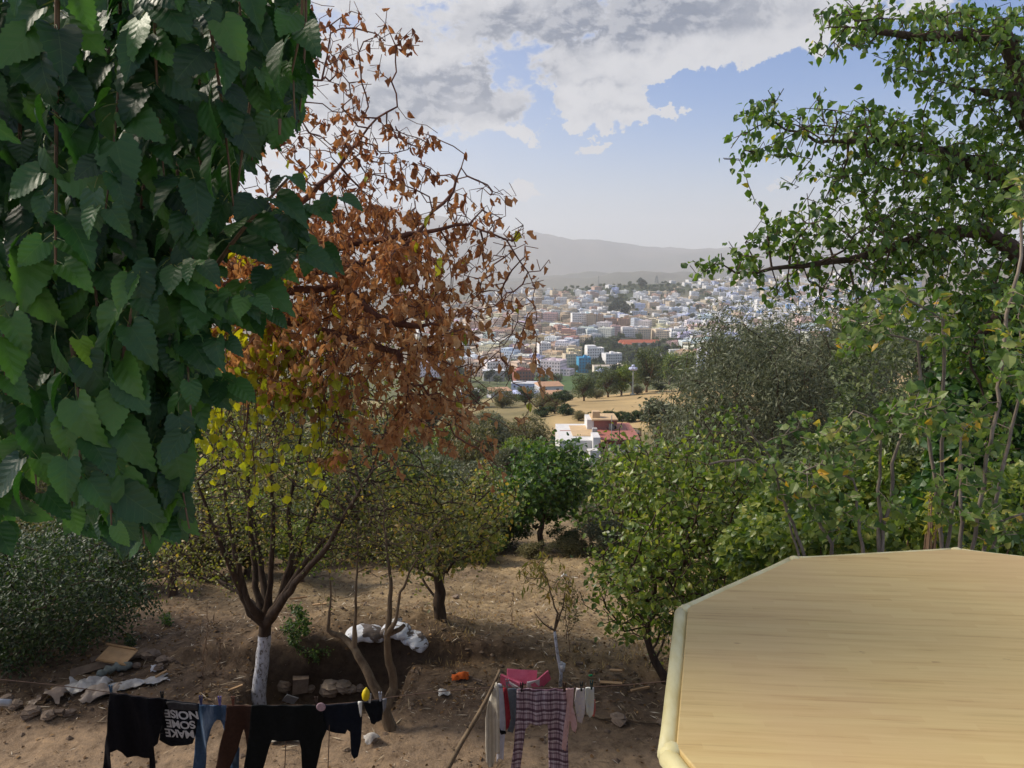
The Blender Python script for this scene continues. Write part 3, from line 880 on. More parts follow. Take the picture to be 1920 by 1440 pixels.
# -- the buildings one can single out: px span, base py, floors, colour, depth, rotation, label
FEAT = [
    (1083, 1107, 699, 5, (.07, .33, .55), 14, .1, 'vivid turquoise blue apartment block at the lower edge of the town', 0),
    (1056, 1082, 697, 6, cream, 12, .25, 'cream block just left of the vivid turquoise blue block', 3),
    (1066, 1092, 678, 5, cream, 10, -.2, 'cream stepped block behind and left of the turquoise block', 1),
    (1098, 1132, 684, 6, white, 14, .15, 'white block with lilac roof rooms behind the turquoise block', 1),
    (1130, 1166, 691, 5, white, 12, .3, 'white block with rows of dark windows right of the turquoise block', 0),
    (1112, 1184, 708, 3, (.70, .62, .52), 12, .05, 'long low cream building in front of the white blocks', 0),
    (1120, 1150, 715, 2, lilac, 10, .1, 'low lilac blue building at the foot of the long cream one', 0),
    (1008, 1032, 679, 7, white, 12, .2, 'tall white block with many small windows on the left of the town', 0),
    (984, 997, 682, 5, brick, 12, -.2, 'narrow brick red block left of the tall white one', 0),
    (962, 984, 680, 6, pink, 12, .1, 'pinkish block beside the narrow brick red one', 3),
    (962, 1000, 716, 3, brick, 14, .25, 'dark brick red building with a low dome at the green field', 0),
    (1071, 1100, 615, 7, white, 14, .12, 'white slab block with regular windows in the middle of the town', 0),
    (1101, 1119, 617, 7, beige, 14, -.25, 'beige block standing right beside the white slab block', 3),
    (1120, 1132, 618, 7, tan, 12, -.1, 'narrow tan block second to the right of the white slab block', 0),
    (1133, 1156, 621, 6, (.45, .27, .19), 14, .2, 'reddish brown block in the middle of the town', 3),
    (1157, 1180, 617, 5, (.50, .32, .22), 14, .1, 'orange brown block right of the reddish brown one', 0),
    (1164, 1196, 633, 4, white, 12, .2, 'white block with blue roofs above the red-roofed school', 1),
    (1197, 1222, 638, 5, cream, 12, -.2, 'cream block above the right end of the red-roofed school', 3),
    (1224, 1256, 641, 5, (.72, .60, .46), 16, .3, 'cream block with salmon roof above the wooded park', 1),
    (1257, 1290, 637, 5, white, 12, .1, 'long white block right of the salmon-roofed one', 0),
    (1291, 1322, 640, 4, white, 12, -.15, 'long white block next to the olive tree crown', 1),
    (1183, 1214, 594, 3, paleblue, 12, .1, 'pale white-blue modern building below the wooded ridge', 0),
    (1214, 1232, 610, 3, white, 10, .2, 'small bright white villa with blue neighbour', 2),
    (1000, 1030, 617, 3, beige, 14, .3, 'wide beige building with flat roof in front of the left slope', 2),
]
win_mat = plain('window_glass_dark', (.04, .05, .07), (.06, .07, .09), 2, .3, .0)
win_me = None
def feature(spec):
    global win_me
    x0, x1, pb, fl, colr, dep, rz, label, style = spec
    c = PG((x0 + x1) / 2, pb, 400)
    Y = c.y
    w = (x1 - x0) / F * Y / (abs(math.cos(rz)) + .45 * abs(math.sin(rz)))
    dep = min(dep, w * 1.1)
    root = empty('apartment_building', (c.x, c.y + dep / 2, c.z), label, 'building', 'town buildings')
    V, Fc, W = building_geo(w, dep, fl, int(x0), 0.0, style if style != 3 else 0)
    ob = mesh_np('walls', V, Fc, M['wall'], None, False, {'wc': W}); ob.parent = root; ob.color = (*colr, 1)
    if win_me is None:
        t = MB(); t.box((0, 0, 0), (1.15, .12, 1.45)); oo = t.build('window', win_mat); win_me = oo.data; bpy.data.objects.remove(oo)
    nwin = 0
    step = max(2.6, w / 9)
    for side, L in ((0, w), (1, dep)):
        n = max(1, int(L // step))
        for k in range(fl):
            for i in range(n):
                if nwin >= 96: break
                h = -L / 2 + (i + .5) * L / n; z = k * 3.1 + 1.6
                if side == 0: loc = (h, -dep / 2 - .03, z); rr = 0
                else: loc = ((-w / 2 - .03) if c.x > 0 and rz < 0 or rz < 0 else w / 2 + .03, h, z); rr = R(90)
                wo = bpy.data.objects.new('window', win_me); COL.objects.link(wo); wo.parent = root; wo.location = loc; wo.rotation_euler = (0, 0, rr)
                nwin += 1
    root.rotation_euler = (0, 0, rz)
    occupied.append((c.x, c.y + dep / 2, max(w, dep) * .62))
for f_ in FEAT: feature(f_)

def special_town():
    # the school: long gabled red roofs above the park
    c = PG(1200, 650, 600)
    root = empty('school_building', c, 'long low building with orange red tiled roof above the wooded park', 'school')
    sc = c.y / F
    mb = MB(); mb.box((c.x, c.y + 6, c.z + 1), (78 * sc, 12, 8)); mb.box((c.x - 26 * sc, c.y - 6, c.z + .5), (16 * sc, 12, 7)); mb.build('walls', plain('school_wall', (.68, .64, .58)), root)
    red = plain('red_tile', (.45, .13, .07), (.36, .10, .06), .6)
    for (x0, x1, y0, y1, z) in ((-40 * sc, 40 * sc, -.5, 12.5, 5.0), (-35 * sc, -17 * sc, -13, -.2, 4.0)):
        r = MB(); ym = (y0 + y1) / 2; xm = (x0 + x1) / 2
        vs = [(x0, y0, z), (x1, y0, z), (x1, y1, z), (x0, y1, z), (x0 + 3, ym, z + 4), (x1 - 3, ym, z + 4)]
        r.add([(c.x + a, c.y + b_, c.z + e) for a, b_, e in vs], [(0, 1, 5, 4), (1, 2, 5), (2, 3, 4, 5), (3, 0, 4), (3, 2, 1, 0)]); r.build('roof', red, root)
    occupied.append((c.x, c.y + 4, 40 * sc))
    # white curved stands / terraces right of the park
    c = PG(1255, 682, 500)
    root = empty('stadium_stand', c, 'long pale stepped terrace building above the dark conifer', 'stand')
    wm = plain('stand_white', (.66, .64, .60)); sc = c.y / F
    for k, (a, b_, z, dy) in enumerate(((-38, 10, 2.5, 0), (-10, 62, 6.0, 14), (8, 70, 9.0, 26))):
        t = MB(); n = 10
        for i in range(n):
            f0 = i / n; xx = (a + (b_ - a) * (f0 + .5 / n)) * sc
            t.box((c.x + xx, c.y + dy + 5 * math.sin(f0 * 3.1), c.z + z - 3), ((b_ - a) * sc / n + .4, 6, z + 5 + .01 * i), rz=.12 * math.cos(f0 * 3.1))
        t.build('tier', wm, root)
    for i in range(16):
        t = MB(); t.box((c.x + (-8 + 4.2 * i) * sc, c.y + 9.2, c.z + 5.0), (1.6, .4, 1.6)); t.build('window', win_mat, root)
    occupied.append((c.x, c.y + 15, 40 * sc))
    # minaret
    c = PG(1147, 562, 900); mb = MB(); mb.box((c.x, c.y, c.z + 7), (6, 6, 20)); mb.box((c.x, c.y, c.z + 19), (3.2, 3.2, 4.2), taper=.9)
    mb.tube([(c.x, c.y, c.z + 21), (c.x, c.y, c.z + 22.4), (c.x, c.y, c.z + 23.5)], [1.7, 1.3, .1], 12)
    tag(mb.build('minaret', wm), 'small white minaret below the wooded ridge', 'minaret')
    # radio mast
    c = PG(1122, 540, 900); mb = MB()
    for a in range(3):
        an = a * 2.09; mb.tube([(c.x + 2 * math.cos(an), c.y + 2 * math.sin(an), c.z), (c.x + .3 * math.cos(an), c.y + .3 * math.sin(an), c.z + 30)], .28, 5)
    for k in range(8):
        rr = 2 - 1.6 * k / 8; z = c.z + 3.6 * k
        mb.tube([(c.x + rr * math.cos(a * 2.09), c.y + rr * math.sin(a * 2.09), z + (a % 2) * 1.5) for a in range(4)], .15, 4)
    tag(mb.build('radio_mast', plain('mast_steel', (.25, .25, .26))), 'thin lattice radio mast on the wooded ridge', 'mast')
    # dome on the brick red building
    c = PG(976, 716, 400); mb = MB(); pts = [(c.x, c.y + 6, c.z + 9.5 + 3 * math.sin(a)) for a in np.linspace(0, 1.5, 7)]
    mb.tube(pts, [4.2 * math.cos(a) for a in np.linspace(0, 1.5, 7)], 16)
    tag(mb.build('dome', plain('dome_red', (.42, .14, .12))), 'low reddish dome on the dark brick red building', 'dome')
    # villas at the dry field: white walls and tan roofs
    def villa(px, pb, w, d, h, wallc, roofc, rz, label, gable=True):
        c = PG(px, pb, 200); root = empty('villa', c, label, 'house', 'low houses behind the dry field')
        sc = c.y / F; w *= sc; h *= sc
        mb = MB(); mb.box((c.x, c.y + d / 2, c.z + h / 2 - 2), (w, d, h + 4), rz=rz); mb.build('walls', wallc, root)
        r = MB(); x0, x1, y0, y1 = -w / 2 - .5, w / 2 + .5, -d / 2 - .5, d / 2 + .5; e = h + .01; q = h * .35 if gable else .25
        vs = [(x0, y0, e), (x1, y0, e), (x1, y1, e), (x0, y1, e), (x0 + 1.5, 0, e + q), (x1 - 1.5, 0, e + q)]
        ca, sa = math.cos(rz), math.sin(rz)
        r.add([(c.x + a * ca - b_ * sa, c.y + d / 2 + a * sa + b_ * ca, c.z + z) for a, b_, z in vs], [(0, 1, 5, 4), (1, 2, 5), (2, 3, 4, 5), (3, 0, 4), (3, 2, 1, 0)]); r.build('roof', roofc, root)
        for i in range(max(1, int(w // 4))):
            t = MB(); hx = -w / 2 + (i + .5) * w / max(1, int(w // 4))
            t.box((c.x + hx * ca + (d / 2 + .03) * sa, c.y + d / 2 + hx * sa - (d / 2 + .03) * ca, c.z + h * .55), (1.3, .14, 1.4), rz=rz); t.build('window', win_mat, root)
        occupied.append((c.x, c.y, w * .6))
    ww = plain('villa_white', (.68, .68, .72)); tr = plain('villa_tan_roof', (.42, .24, .15), (.50, .30, .18), .5); bl = plain('villa_blue', (.42, .46, .72), (.55, .58, .78), .4)
    villa(1030, 741, 46, 12, 17, ww, tr, .18, 'white villa with wide tan roof at the edge of the dry field')
    villa(1040, 748, 36, 8, 9, plain('villa_cream', (.66, .56, .42)), tr, .12, 'low cream annex in front of the wide tan-roofed villa', False)
    villa(985, 733, 50, 12, 14, bl, ww, -.12, 'lilac blue flat-roofed house left of the tan-roofed villa', False)
    villa(985, 748, 46, 9, 9, ww, bl, -.1, 'white low house with blue roof edge below the lilac one', False)
    villa(935, 745, 40, 12, 12, ww, tr, .2, 'white low house half hidden by the dried orange leaves', False)
    villa(880, 748, 34, 12, 13, bl, ww, .05, 'pale blue low house farthest left at the dry field', False)
    villa(1150, 724, 34, 9, 7, ww, ww, .1, 'small white hut on the slope behind the lamp pole trees', False)
    villa(925, 715, 40, 12, 20, grey_m, ww, .1, 'grey building at the bottom left edge of the town', False)
    villa(1040, 702, 26, 10, 15, plain('hut_brown', (.36, .24, .17)), tr, .1, 'brown house with flat roof among trees at the green field', False)
grey_m = plain('grey_render', (.42, .41, .40))
special_town()

def green_mask(px, py):
    """share of trees instead of houses"""
    g = 0.0
    for cx, cy, rx, ry, w in ((1080, 540, 75, 13, 1.5), (1200, 538, 90, 16, 1.4), (1290, 550, 60, 14, .9), (1160, 575, 26, 24, 1.5), (1150, 668, 75, 34, 1.7), (1240, 672, 60, 26, 1.5),
                              (1150, 640, 40, 10, 1.2), (1290, 585, 30, 12, .9), (1000, 690, 60, 10, .6), (1215, 700, 130, 16, 1.5), (1048, 612, 18, 10, 1.0), (1230, 596, 26, 8, .7)):
        g = max(g, w * math.exp(-((px - cx) / rx) ** 2 - ((py - cy) / ry) ** 2))
    return g
def make_town():
    r = random.Random(5); houses = []; cand = 0
    GL = 26.0; grid = {}
    for (x, y, q) in occupied:
        grid.setdefault((int(x // GL), int(y // GL)), []).append((x, y, q * .8))
    # sample the slope evenly as it is seen, then build at the real place
    YY = np.linspace(700, 2150, 700)
    while cand < 9000 and len(houses) < 1150:
        cand += 1
        px = r.uniform(790, 1720); py = r.uniform(512, 706)
        if px > 1330 and py > 640: continue
        if px < 900 and py < 575: continue
        if py > 690 and px > 1060: continue
        if 1150 < px < 1260 and 640 < py < 692: continue
        d = ray(px, py); zs = CZ + d.z / d.y * YY; hs = H(d.x / d.y * YY, YY)
        k = np.nonzero(zs < hs)[0]
        if not len(k) or k[0] == 0: continue
        y = YY[k[0]]; x = d.x / d.y * y
        if y > 2100: continue
        if r.random() < green_mask(px, py) : continue
        # kind of quarter
        if px > 1330 or (px > 1180 and py < 575): fl = r.choice((1, 2, 2, 3)); w = r.uniform(8, 13); pal = [white] * 6 + [lilac] * (2 if px > 1330 else 0) + [paleblue] * (2 if px > 1330 else 1) + [cream] * 2 + ([sky_b] * 2 if px > 1420 and 545 < py < 590 else []) + [cream, pink]
        elif px < 1090: fl = r.choice((3, 3, 4, 4, 5)); w = r.uniform(9, 15); pal = [cream] * 7 + [beige] * 3 + [white] * 5 + [pink] * 2 + [tan, grey, paleblue]
        else: fl = r.choice((2, 3, 3, 4)); w = r.uniform(9, 15); pal = [white] * 6 + [cream] * 3 + [beige, paleblue, lilac, pink]
        if y < 1350 and fl < 5: fl += 1
        w = round(w * 1.55 / 1.5) * 1.5
        rad = w * .55; gx, gy = int(x // GL), int(y // GL); ok = True
        for a in (-1, 0, 1):
            for c in (-1, 0, 1):
                for (ox, oy, orr) in grid.get((gx + a, gy + c), ()):
                    if (ox - x) ** 2 + (oy - y) ** 2 < (rad + orr) ** 2 * .80: ok = False
        for (ox, oy, orr) in occupied:
            if (ox - x) ** 2 + ((oy - y) * .8) ** 2 < (rad + orr) ** 2 * .9: ok = False
        if not ok: continue
        grid.setdefault((gx, gy), []).append((x, y, rad))
        st = r.choice((0, 0, 1, 2, 3)); colr = r.choice(pal)
        houses.append((fl * w / y / y, x, y, float(hs[k[0]]), w, fl, st, r.randrange(3), colr, r.choice((0, .2, -.25, .4, -.5)) + r.uniform(-.08, .08), px, py))
    houses.sort(reverse=True)
    for (_, x, y, z, w, fl, st, sd_, colr, rz, px, py) in houses[:262]:
        a = arch(w, w * .9, fl, st, sd_)
        o = a.copy(); COL.objects.link(o); o.location = (x, y, z - .5); o.rotation_euler = (0, 0, rz)
        o.color = (*[min(.8, q * r.uniform(.85, 1.1)) for q in colr], 1)
        where = 'in the lower left quarter of the town' if px < 1040 and py > 610 else 'high on the left slope of the town' if px < 1080 else 'on the blue hillside quarter' if px > 1330 else 'mid-town below the ridge' if py < 610 else 'at the foot of the town around the park'
        kind = {0: 'plain flat-roofed', 1: 'set-back topped', 2: 'two-part', 3: 'balconied'}[st]
        lab = f"{colname[colr]} {['one','two','three','four','five','six'][fl-1]}-storey {kind} house {where}"
        tag(o, lab, 'house', 'houses of the hillside town: ' + lab)
    # the many small houses beyond, as one mass
    V = []; Fc = []; W = []; Cc = []
    for (_, x, y, z, w, fl, st, sd_, colr, rz, px, py) in houses[262:]:
        v, f, wc = building_geo(w, w * .9, fl, sd_, 1.0, st); n = len(V)
        ca, sa = math.cos(rz), math.sin(rz); k = r.uniform(.85, 1.08)
        V += [(x + a * ca - b_ * sa, y + a * sa + b_ * ca, z - .5 + c) for a, b_, c in v]
        Fc += [tuple(i + n for i in q) for q in f]; W += wc; Cc += [tuple(min(.8, q * k) for q in colr) + (1,)] * len(v)
    o = mesh_np('distant_houses', V, Fc, M['wall_mass'], None, False, {'wc': W, 'wall': Cc})
    tag(o, 'hundreds of tiny white, cream and blue houses covering the far hillside', 'houses', kind='stuff')
    return houses
HOUSES = make_town()
print('houses', len(HOUSES))

# ================================================================== HOUSE BELOW THE YARD
def lower_house():
    Y0 = 88.0
    base = P(1140, 870, Y0 + 2); gz = h1(base.x, Y0)
    root = empty('terraced_house', (base.x, Y0, gz), 'house below the yard with red tiled terrace, brick stair hut and white walls', 'house')
    wh = plain('lime_white', (.70, .68, .66), (.58, .57, .56), 1.2); bk = M['brickwork']; sand = plain('sand_render', (.62, .44, .25), (.50, .36, .22), 1.0)
    redf = plain('red_floor_tile', (.42, .16, .12), (.34, .13, .10), 1.5, .6); red2 = plain('red_band', (.30, .09, .06))
    def bxp(name, mat, x0, x1, ytop, ybot, Y, dep, rz=0.0):
        """a block whose near face spans these photo pixels at distance Y"""
        a = P(x0, ytop, Y); c = P(x1, ytop, Y); zb = P(x0, ybot, Y).z
        t = MB(); t.box(((a.x + c.x) / 2, Y + dep / 2, (a.z + zb) / 2), (c.x - a.x, dep, a.z - zb), rz=rz)
        o = t.build(name, mat, root); return o, a, c, zb
    # main body under the terrace
    bxp('body', wh, 1050, 1112, 826, 900, Y0 - 2, 9.5)
    bxp('body', wh, 1140, 1202, 833, 900, Y0 - 1.4, 9)
    bxp('red_band', red2, 1136, 1203, 826, 832.5, Y0 - 1.6, 9.3)
    o, a, c, zb = bxp('terrace_floor', redf, 1128, 1203, 824, 825.6, Y0 - 1.7, 9.6)
    # brick hut at the back of the terrace and a black panel painting its door opening's shade
    bxp('stair_hut', bk, 1114, 1157, 789, 824, Y0 + 4, 3.2)
    bxp('hut_roof', sand, 1110, 1159, 786.5, 788.9, Y0 + 3.6, 4.0)
    bxp('hut_side', wh, 1101, 1113.6, 787, 822, Y0 + 3.9, 3.4)
    bxp('doorway_shade_panel', plain('doorway_shade', (.03, .03, .03)), 1150, 1155.5, 798, 818, Y0 + 3.93, .06)
    bxp('chimney', sand, 1111, 1125, 772, 786.3, Y0 + 4.6, 1.1)
    o, a, c, zb = bxp('parapet', plain('parapet_tan', (.50, .36, .22)), 1157.5, 1203, 803, 805, Y0 + 7.3, .3)
    bxp('parapet', sand, 1199.5, 1203, 805.2, 815, Y0 + 7.3, .3); bxp('parapet', sand, 1157.5, 1159.5, 805.2, 815, Y0 + 7.3, .3)
    bxp('parapet', redf, 1157.5, 1203, 815.2, 818, Y0 + 7.28, .34)
    for i in range(13):
        x = 1161.5 + i * 3.0
        t = MB(); p = P(x, 805.3, Y0 + 7.4); q = P(x, 815, Y0 + 7.4)
        t.tube([p, p * .75 + q * .25, p * .5 + q * .5, p * .25 + q * .75, q], [.05, .09, .05, .10, .06], 8); t.build('baluster', wh, root, True)
    # left wing: sand roof, brick wall behind, parapet, small chimney stack
    bxp('side_roof', sand, 1074, 1124, 817, 819.5, Y0 + .2, 6)
    bxp('brick_wall', bk, 1050, 1086, 808, 824, Y0 + 3.2, .4)
    bxp('parapet', sand, 1038, 1109, 803.5, 806, Y0 + 7, .3); bxp('parapet', redf, 1038, 1109, 806.2, 810, Y0 + 7, .28)
    bxp('chimney_stack', plain('stack_grey', (.45, .42, .40)), 1111, 1120, 804, 822, Y0 + .6, .8)
    bxp('front_wall', wh, 1112.4, 1126, 820.4, 880, Y0 - 3.2, 2.8)
    bxp('pediment_wall', wh, 1104, 1124, 845, 890, Y0 - 4.4, 1.1, .25)
    # sloping stair parapet
    t = MB(); p0 = P(1122, 812, Y0 + 3); p1 = P(1141, 848, Y0 - 3.4)
    for s_ in (0,): t.tube([p0, p1], [.35, .35], 4)
    t.build('stair_parapet', sand, root)
    for i in range(3):
        t = MB(); p = P(1127 + i * 3, 838 + i * 2, Y0 - 3.3); t.box(p, (.5, .3, .8)); t.build('wall_opening', red2, root)
    t = MB(); p = P(1147, 779, Y0 + 3); t.tube([p, P(1147, 862, Y0 - 2.5)], .05, 6); t.build('pole', plain('pole_grey', (.2, .2, .2)), root)
    t = MB()
    p = P(1146, 802, Y0 + 3.2)
    for k in range(3): t.stone((p.x + k * .12, p.y, p.z - k * .5), .42, sq=(1, .35, 1.1), rough=.3)
    tag(t.build('hanging_cloth', plain('cloth_dark', (.12, .14, .13))), 'dark cloth hanging at the brick stair hut of the lower house', 'cloth')
def brickmat():
    m, b = new_mat('brickwork')
    g = b.n('ShaderNodeTexCoord').outputs['Object']
    s = b.n('ShaderNodeSeparateXYZ', {0: g}); v = b.n('ShaderNodeCombineXYZ', {0: b.math('ADD', s.outputs[0], s.outputs[1]), 1: s.outputs[2]}).outputs[0]
    br = b.n('ShaderNodeTexBrick', {'Vector': v, 'Color1': (.36, .14, .10, 1), 'Color2': (.27, .10, .08, 1), 'Mortar': (.42, .30, .24, 1), 'Scale': 1.6, 'Mortar Size': .02})
    finish(b, b.n('ShaderNodeBsdfPrincipled', {'Base Color': br.outputs[0], 'Roughness': .9}).outputs[0]); return m
M['brickwork'] = brickmat()
lower_house()

# lamp pole, wall post and the pale tower on the rise
def pole():
    c = PG(1186, 741, 120); h = P(1186, 692, c.y).z - c.z
    root = empty('floodlight_pole', c, 'tall pale pole with a round lilac lamp cluster at the dry field edge', 'lamp pole')
    t = MB(); t.tube([c, c + Vector((0, 0, h))], [.24, .16], 10); t.box(c + Vector((0, 0, .15)), (1.2, 1.2, .5)); t.build('mast', plain('pole_pale', (.55, .58, .52)), root)
    lm = plain('lamp_lilac', (.58, .60, .75), (.45, .48, .66), 3, .4)
    for k in range(6):
        an = k * 1.047; t = MB()
        t.stone((c.x + .75 * math.cos(an), c.y + .75 * math.sin(an), c.z + h + .1), .62, sq=(1, .8, .8), rough=.08); t.build('lamp', lm, root, True)
    t = MB(); t.stone((c.x, c.y, c.z + h + .9), .55, rough=.1); t.build('lamp', lm, root, True)
pole()
def tower():
    c = PG(1312, 716, 100); Y = c.y
    root = empty('lilac_tower', c, 'narrow lilac and white tower half hidden by the olive tree on the rise', 'tower')
    k = Y / F; t = MB(); t.box((c.x, Y, c.z + 20 * k), (15 * k, 12 * k, 62 * k), taper=.78, rz=.3); t.build('shaft', plain('lilac_paint', (.50, .52, .78), (.60, .62, .80), .6), root)
    t = MB(); t.box((c.x, Y, c.z + 2 * k), (19 * k, 15 * k, 9 * k), rz=.3, taper=.9); t.box((c.x, Y, c.z + 12 * k), (16.4 * k, 13.4 * k, 8 * k), rz=.3, taper=.95); t.build('plinth', plain('tower_white', (.70, .71, .76)), root)
    t = MB(); t.stone((c.x + .2, Y - 8 * k, c.z + 17 * k), 5 * k, sq=(.9, .6, 1.1)); t.build('ornament', plain('ornament_dark', (.18, .2, .28)), root, True)
    c = PG(1271, 714, 100); k = c.y / F; t = MB(); t.box(c + Vector((0, 0, 4 * k)), (9 * k, 7 * k, 12 * k), taper=.85); t.stone(c + Vector((0, 0, 10.5 * k)), 4.4 * k, sq=(1, .8, .6), rough=.06)
    tag(t.build('shrine_hut', plain('hut_white', (.62, .62, .58))), 'tiny rounded white hut at the top of the dry field', 'hut')
tower()

# ================================================================== YARD THINGS
def cloth(name, poly, Y, mat, label, cat, amp=.035, freq=26.0, thick=.006, group=None, parent=None, zdrop=None, attrs=None, yoff=0.0, ph=0.0):
    pts = [P(x, y, Y) for x, y in poly]
    co = [(p.x, p.z) for p in pts]
    x0, x1 = min(c[0] for c in co), max(c[0] for c in co); z0, z1 = min(c[1] for c in co), max(c[1] for c in co)
    # denser outline
    out = []
    n = len(co)
    for i in range(n):
        a, b_ = co[i], co[(i + 1) % n]; L = math.hypot(b_[0] - a[0], b_[1] - a[1]); m = max(1, int(L / .02))
        for k in range(m): out.append(Vector((a[0] + (b_[0] - a[0]) * k / m, a[1] + (b_[1] - a[1]) * k / m)))
    nb = len(out); ed = [(i, (i + 1) % nb) for i in range(nb)]
    def inside(x, z):
        c = False
        for i in range(n):
            (xa, za), (xb, zb) = co[i], co[(i + 1) % n]
            if (za > z) != (zb > z) and x < (xb - xa) * (z - za) / (zb - za) + xa: c = not c
        return c
    st = .016; pin = []
    xx = x0
    while xx < x1:
        zz = z0
        while zz < z1:
            if inside(xx, zz): pin.append(Vector((xx + random.uniform(-.003, .003), zz + random.uniform(-.003, .003))))
            zz += st
        xx += st
    vs, es, fs, *_ = geometry.delaunay_2d_cdt(out + pin, ed, [], 1, 1e-5)
    r = random.Random(len(poly) + int(poly[0][0])); p1, p2 = r.uniform(0, 6) + ph, r.uniform(0, 6)
    def fold(x, z):
        g = min(1.0, max(0.0, (z1 - z) / .16))
        return (math.sin(x * freq + p1 + 1.2 * math.sin(z * 3 + p2)) * amp * g * .6 + math.sin(x * freq * 2.3 + p2 + z * 4) * amp * .25
                + math.sin(z * 9 + x * 13 + p1) * amp * .22 * g) + yoff
    nv = len(vs); V = [(v[0], Y + fold(v[0], v[1]) - thick, v[1]) for v in vs] + [(v[0], Y + fold(v[0], v[1]) + thick, v[1]) for v in vs]
    F1 = [tuple(f) for f in fs]
    cnt = {}
    for f in F1:
        for i in range(len(f)):
            e = (f[i], f[(i + 1) % len(f)]); cnt[tuple(sorted(e))] = cnt.get(tuple(sorted(e)), []) + [e]
    Fs = F1 + [tuple(i + nv for i in reversed(f)) for f in F1]
    for k, e in cnt.items():
        if len(e) == 1: a, b_ = e[0]; Fs.append((b_, a, a + nv, b_ + nv))
    o = mesh_np(name, V, Fs, mat, parent, True)
    if label: tag(o, label, cat, group)
    return o, fold
def fabric(name, c1, c2, sc=40, rough=.9, kind='plain'):
    m, b = new_mat(name)
    co = b.n('ShaderNodeTexCoord').outputs['Object']; s = b.n('ShaderNodeSeparateXYZ', {0: co})
    n = b.noise(co, sc, 4, .6); c = b.ramp(n, [(.3, c1), (.7, c2)])
    if kind == 'plaid':
        def line(v, per, off, w):
            f = b.math('ABSOLUTE', b.math('SUBTRACT', b.math('FRACT', b.math('ADD', b.math('DIVIDE', v, per), off)), .5))
            return b.smooth(f, w, w * .5)
        wob = b.math('ADD', s.outputs[2], b.math('MULTIPLY', b.noise(co, 9.0, 2), .03))
        wx = b.math('ADD', s.outputs[0], b.math('MULTIPLY', b.noise(co, 7.0, 2), .03))
        hz = b.math('MAXIMUM', line(wob, .085, 0, .17), b.math('MULTIPLY', line(wob, .085, .42, .08), .8))
        vt = b.math('MAXIMUM', line(wx, .07, 0, .09), b.math('MULTIPLY', line(wx, .07, .3, .06), .7))
        wt = b.math('MAXIMUM', line(wob, .085, .2, .07), line(wx, .07, .65, .08))
        c = b.mix(b.math('MULTIPLY', wt, .55), c, (.62, .58, .62)); c = b.mix(b.math('MULTIPLY', vt, .6), c, (.07, .03, .05)); c = b.mix(b.math('MULTIPLY', hz, .82), c, (.06, .025, .045))
    if kind == 'denim':
        g = b.smooth(b.noise(b.vmath('MULTIPLY', co, (7, 1, 1.6)), 2.2, 4, .6), .5, .72); c = b.mix(b.math('MULTIPLY', g, .6), c, (.26, .34, .45))
    if kind == 'stripe':
        f = b.math('SINE', b.math('MULTIPLY', s.outputs[0], 230)); c = b.mix(b.smooth(f, .2, .9, 0, .5), c, (.30, .26, .21))
    bp = b.n('ShaderNodeBump', {'Strength': .3, 'Distance': .003, 'Height': b.noise(co, 120, 3)}).outputs[0]
    finish(b, b.n('ShaderNodeBsdfPrincipled', {'Base Color': c, 'Roughness': rough, 'Normal': bp, 'Specular IOR Level': .1, 'Sheen Weight': .0}).outputs[0])
    return m
LY = 5.6
blk = fabric('black_knit', (.004, .004, .006), (.009, .009, .012)); blk2 = fabric('black_cotton', (.005, .006, .009), (.011, .013, .018))
G = 'washing on the line'
cloth('black_sweater', [(206, 1299), (260, 1306), (313, 1312), (307, 1330), (303, 1353), (298, 1391), (290, 1397), (292, 1440), (296, 1520), (276, 1520), (281, 1440), (280, 1421), (262, 1422), (240, 1418), (232, 1408), (222, 1403), (208, 1408), (208, 1440), (204, 1520), (184, 1520), (191, 1440), (195, 1401), (203, 1371), (204, 1326)],
      LY - .06, blk, 'black long-sleeved sweater pegged first on the washing line with ragged hem', 'sweater', .03, 22, group=G)
tsh, tfold = cloth('black_t_shirt', [(308, 1312), (330, 1314), (373, 1320), (370, 1350), (366, 1378), (361, 1394), (340, 1397), (322, 1398), (306, 1392), (298, 1388), (302, 1350)],
      LY, blk2, 'black T-shirt hanging upside down with white printed slogan', 'T-shirt', .012, 18, group=G)
cloth('grey_band', [(312, 1316), (330, 1316.4), (371, 1321.5), (370, 1332), (318, 1330)], LY - .012, fabric('heather_grey', (.035, .035, .04), (.06, .06, .065)), None, None, .012, 18, parent=None)[0]
gb = bpy.data.objects['grey_band']
gb.parent = tsh
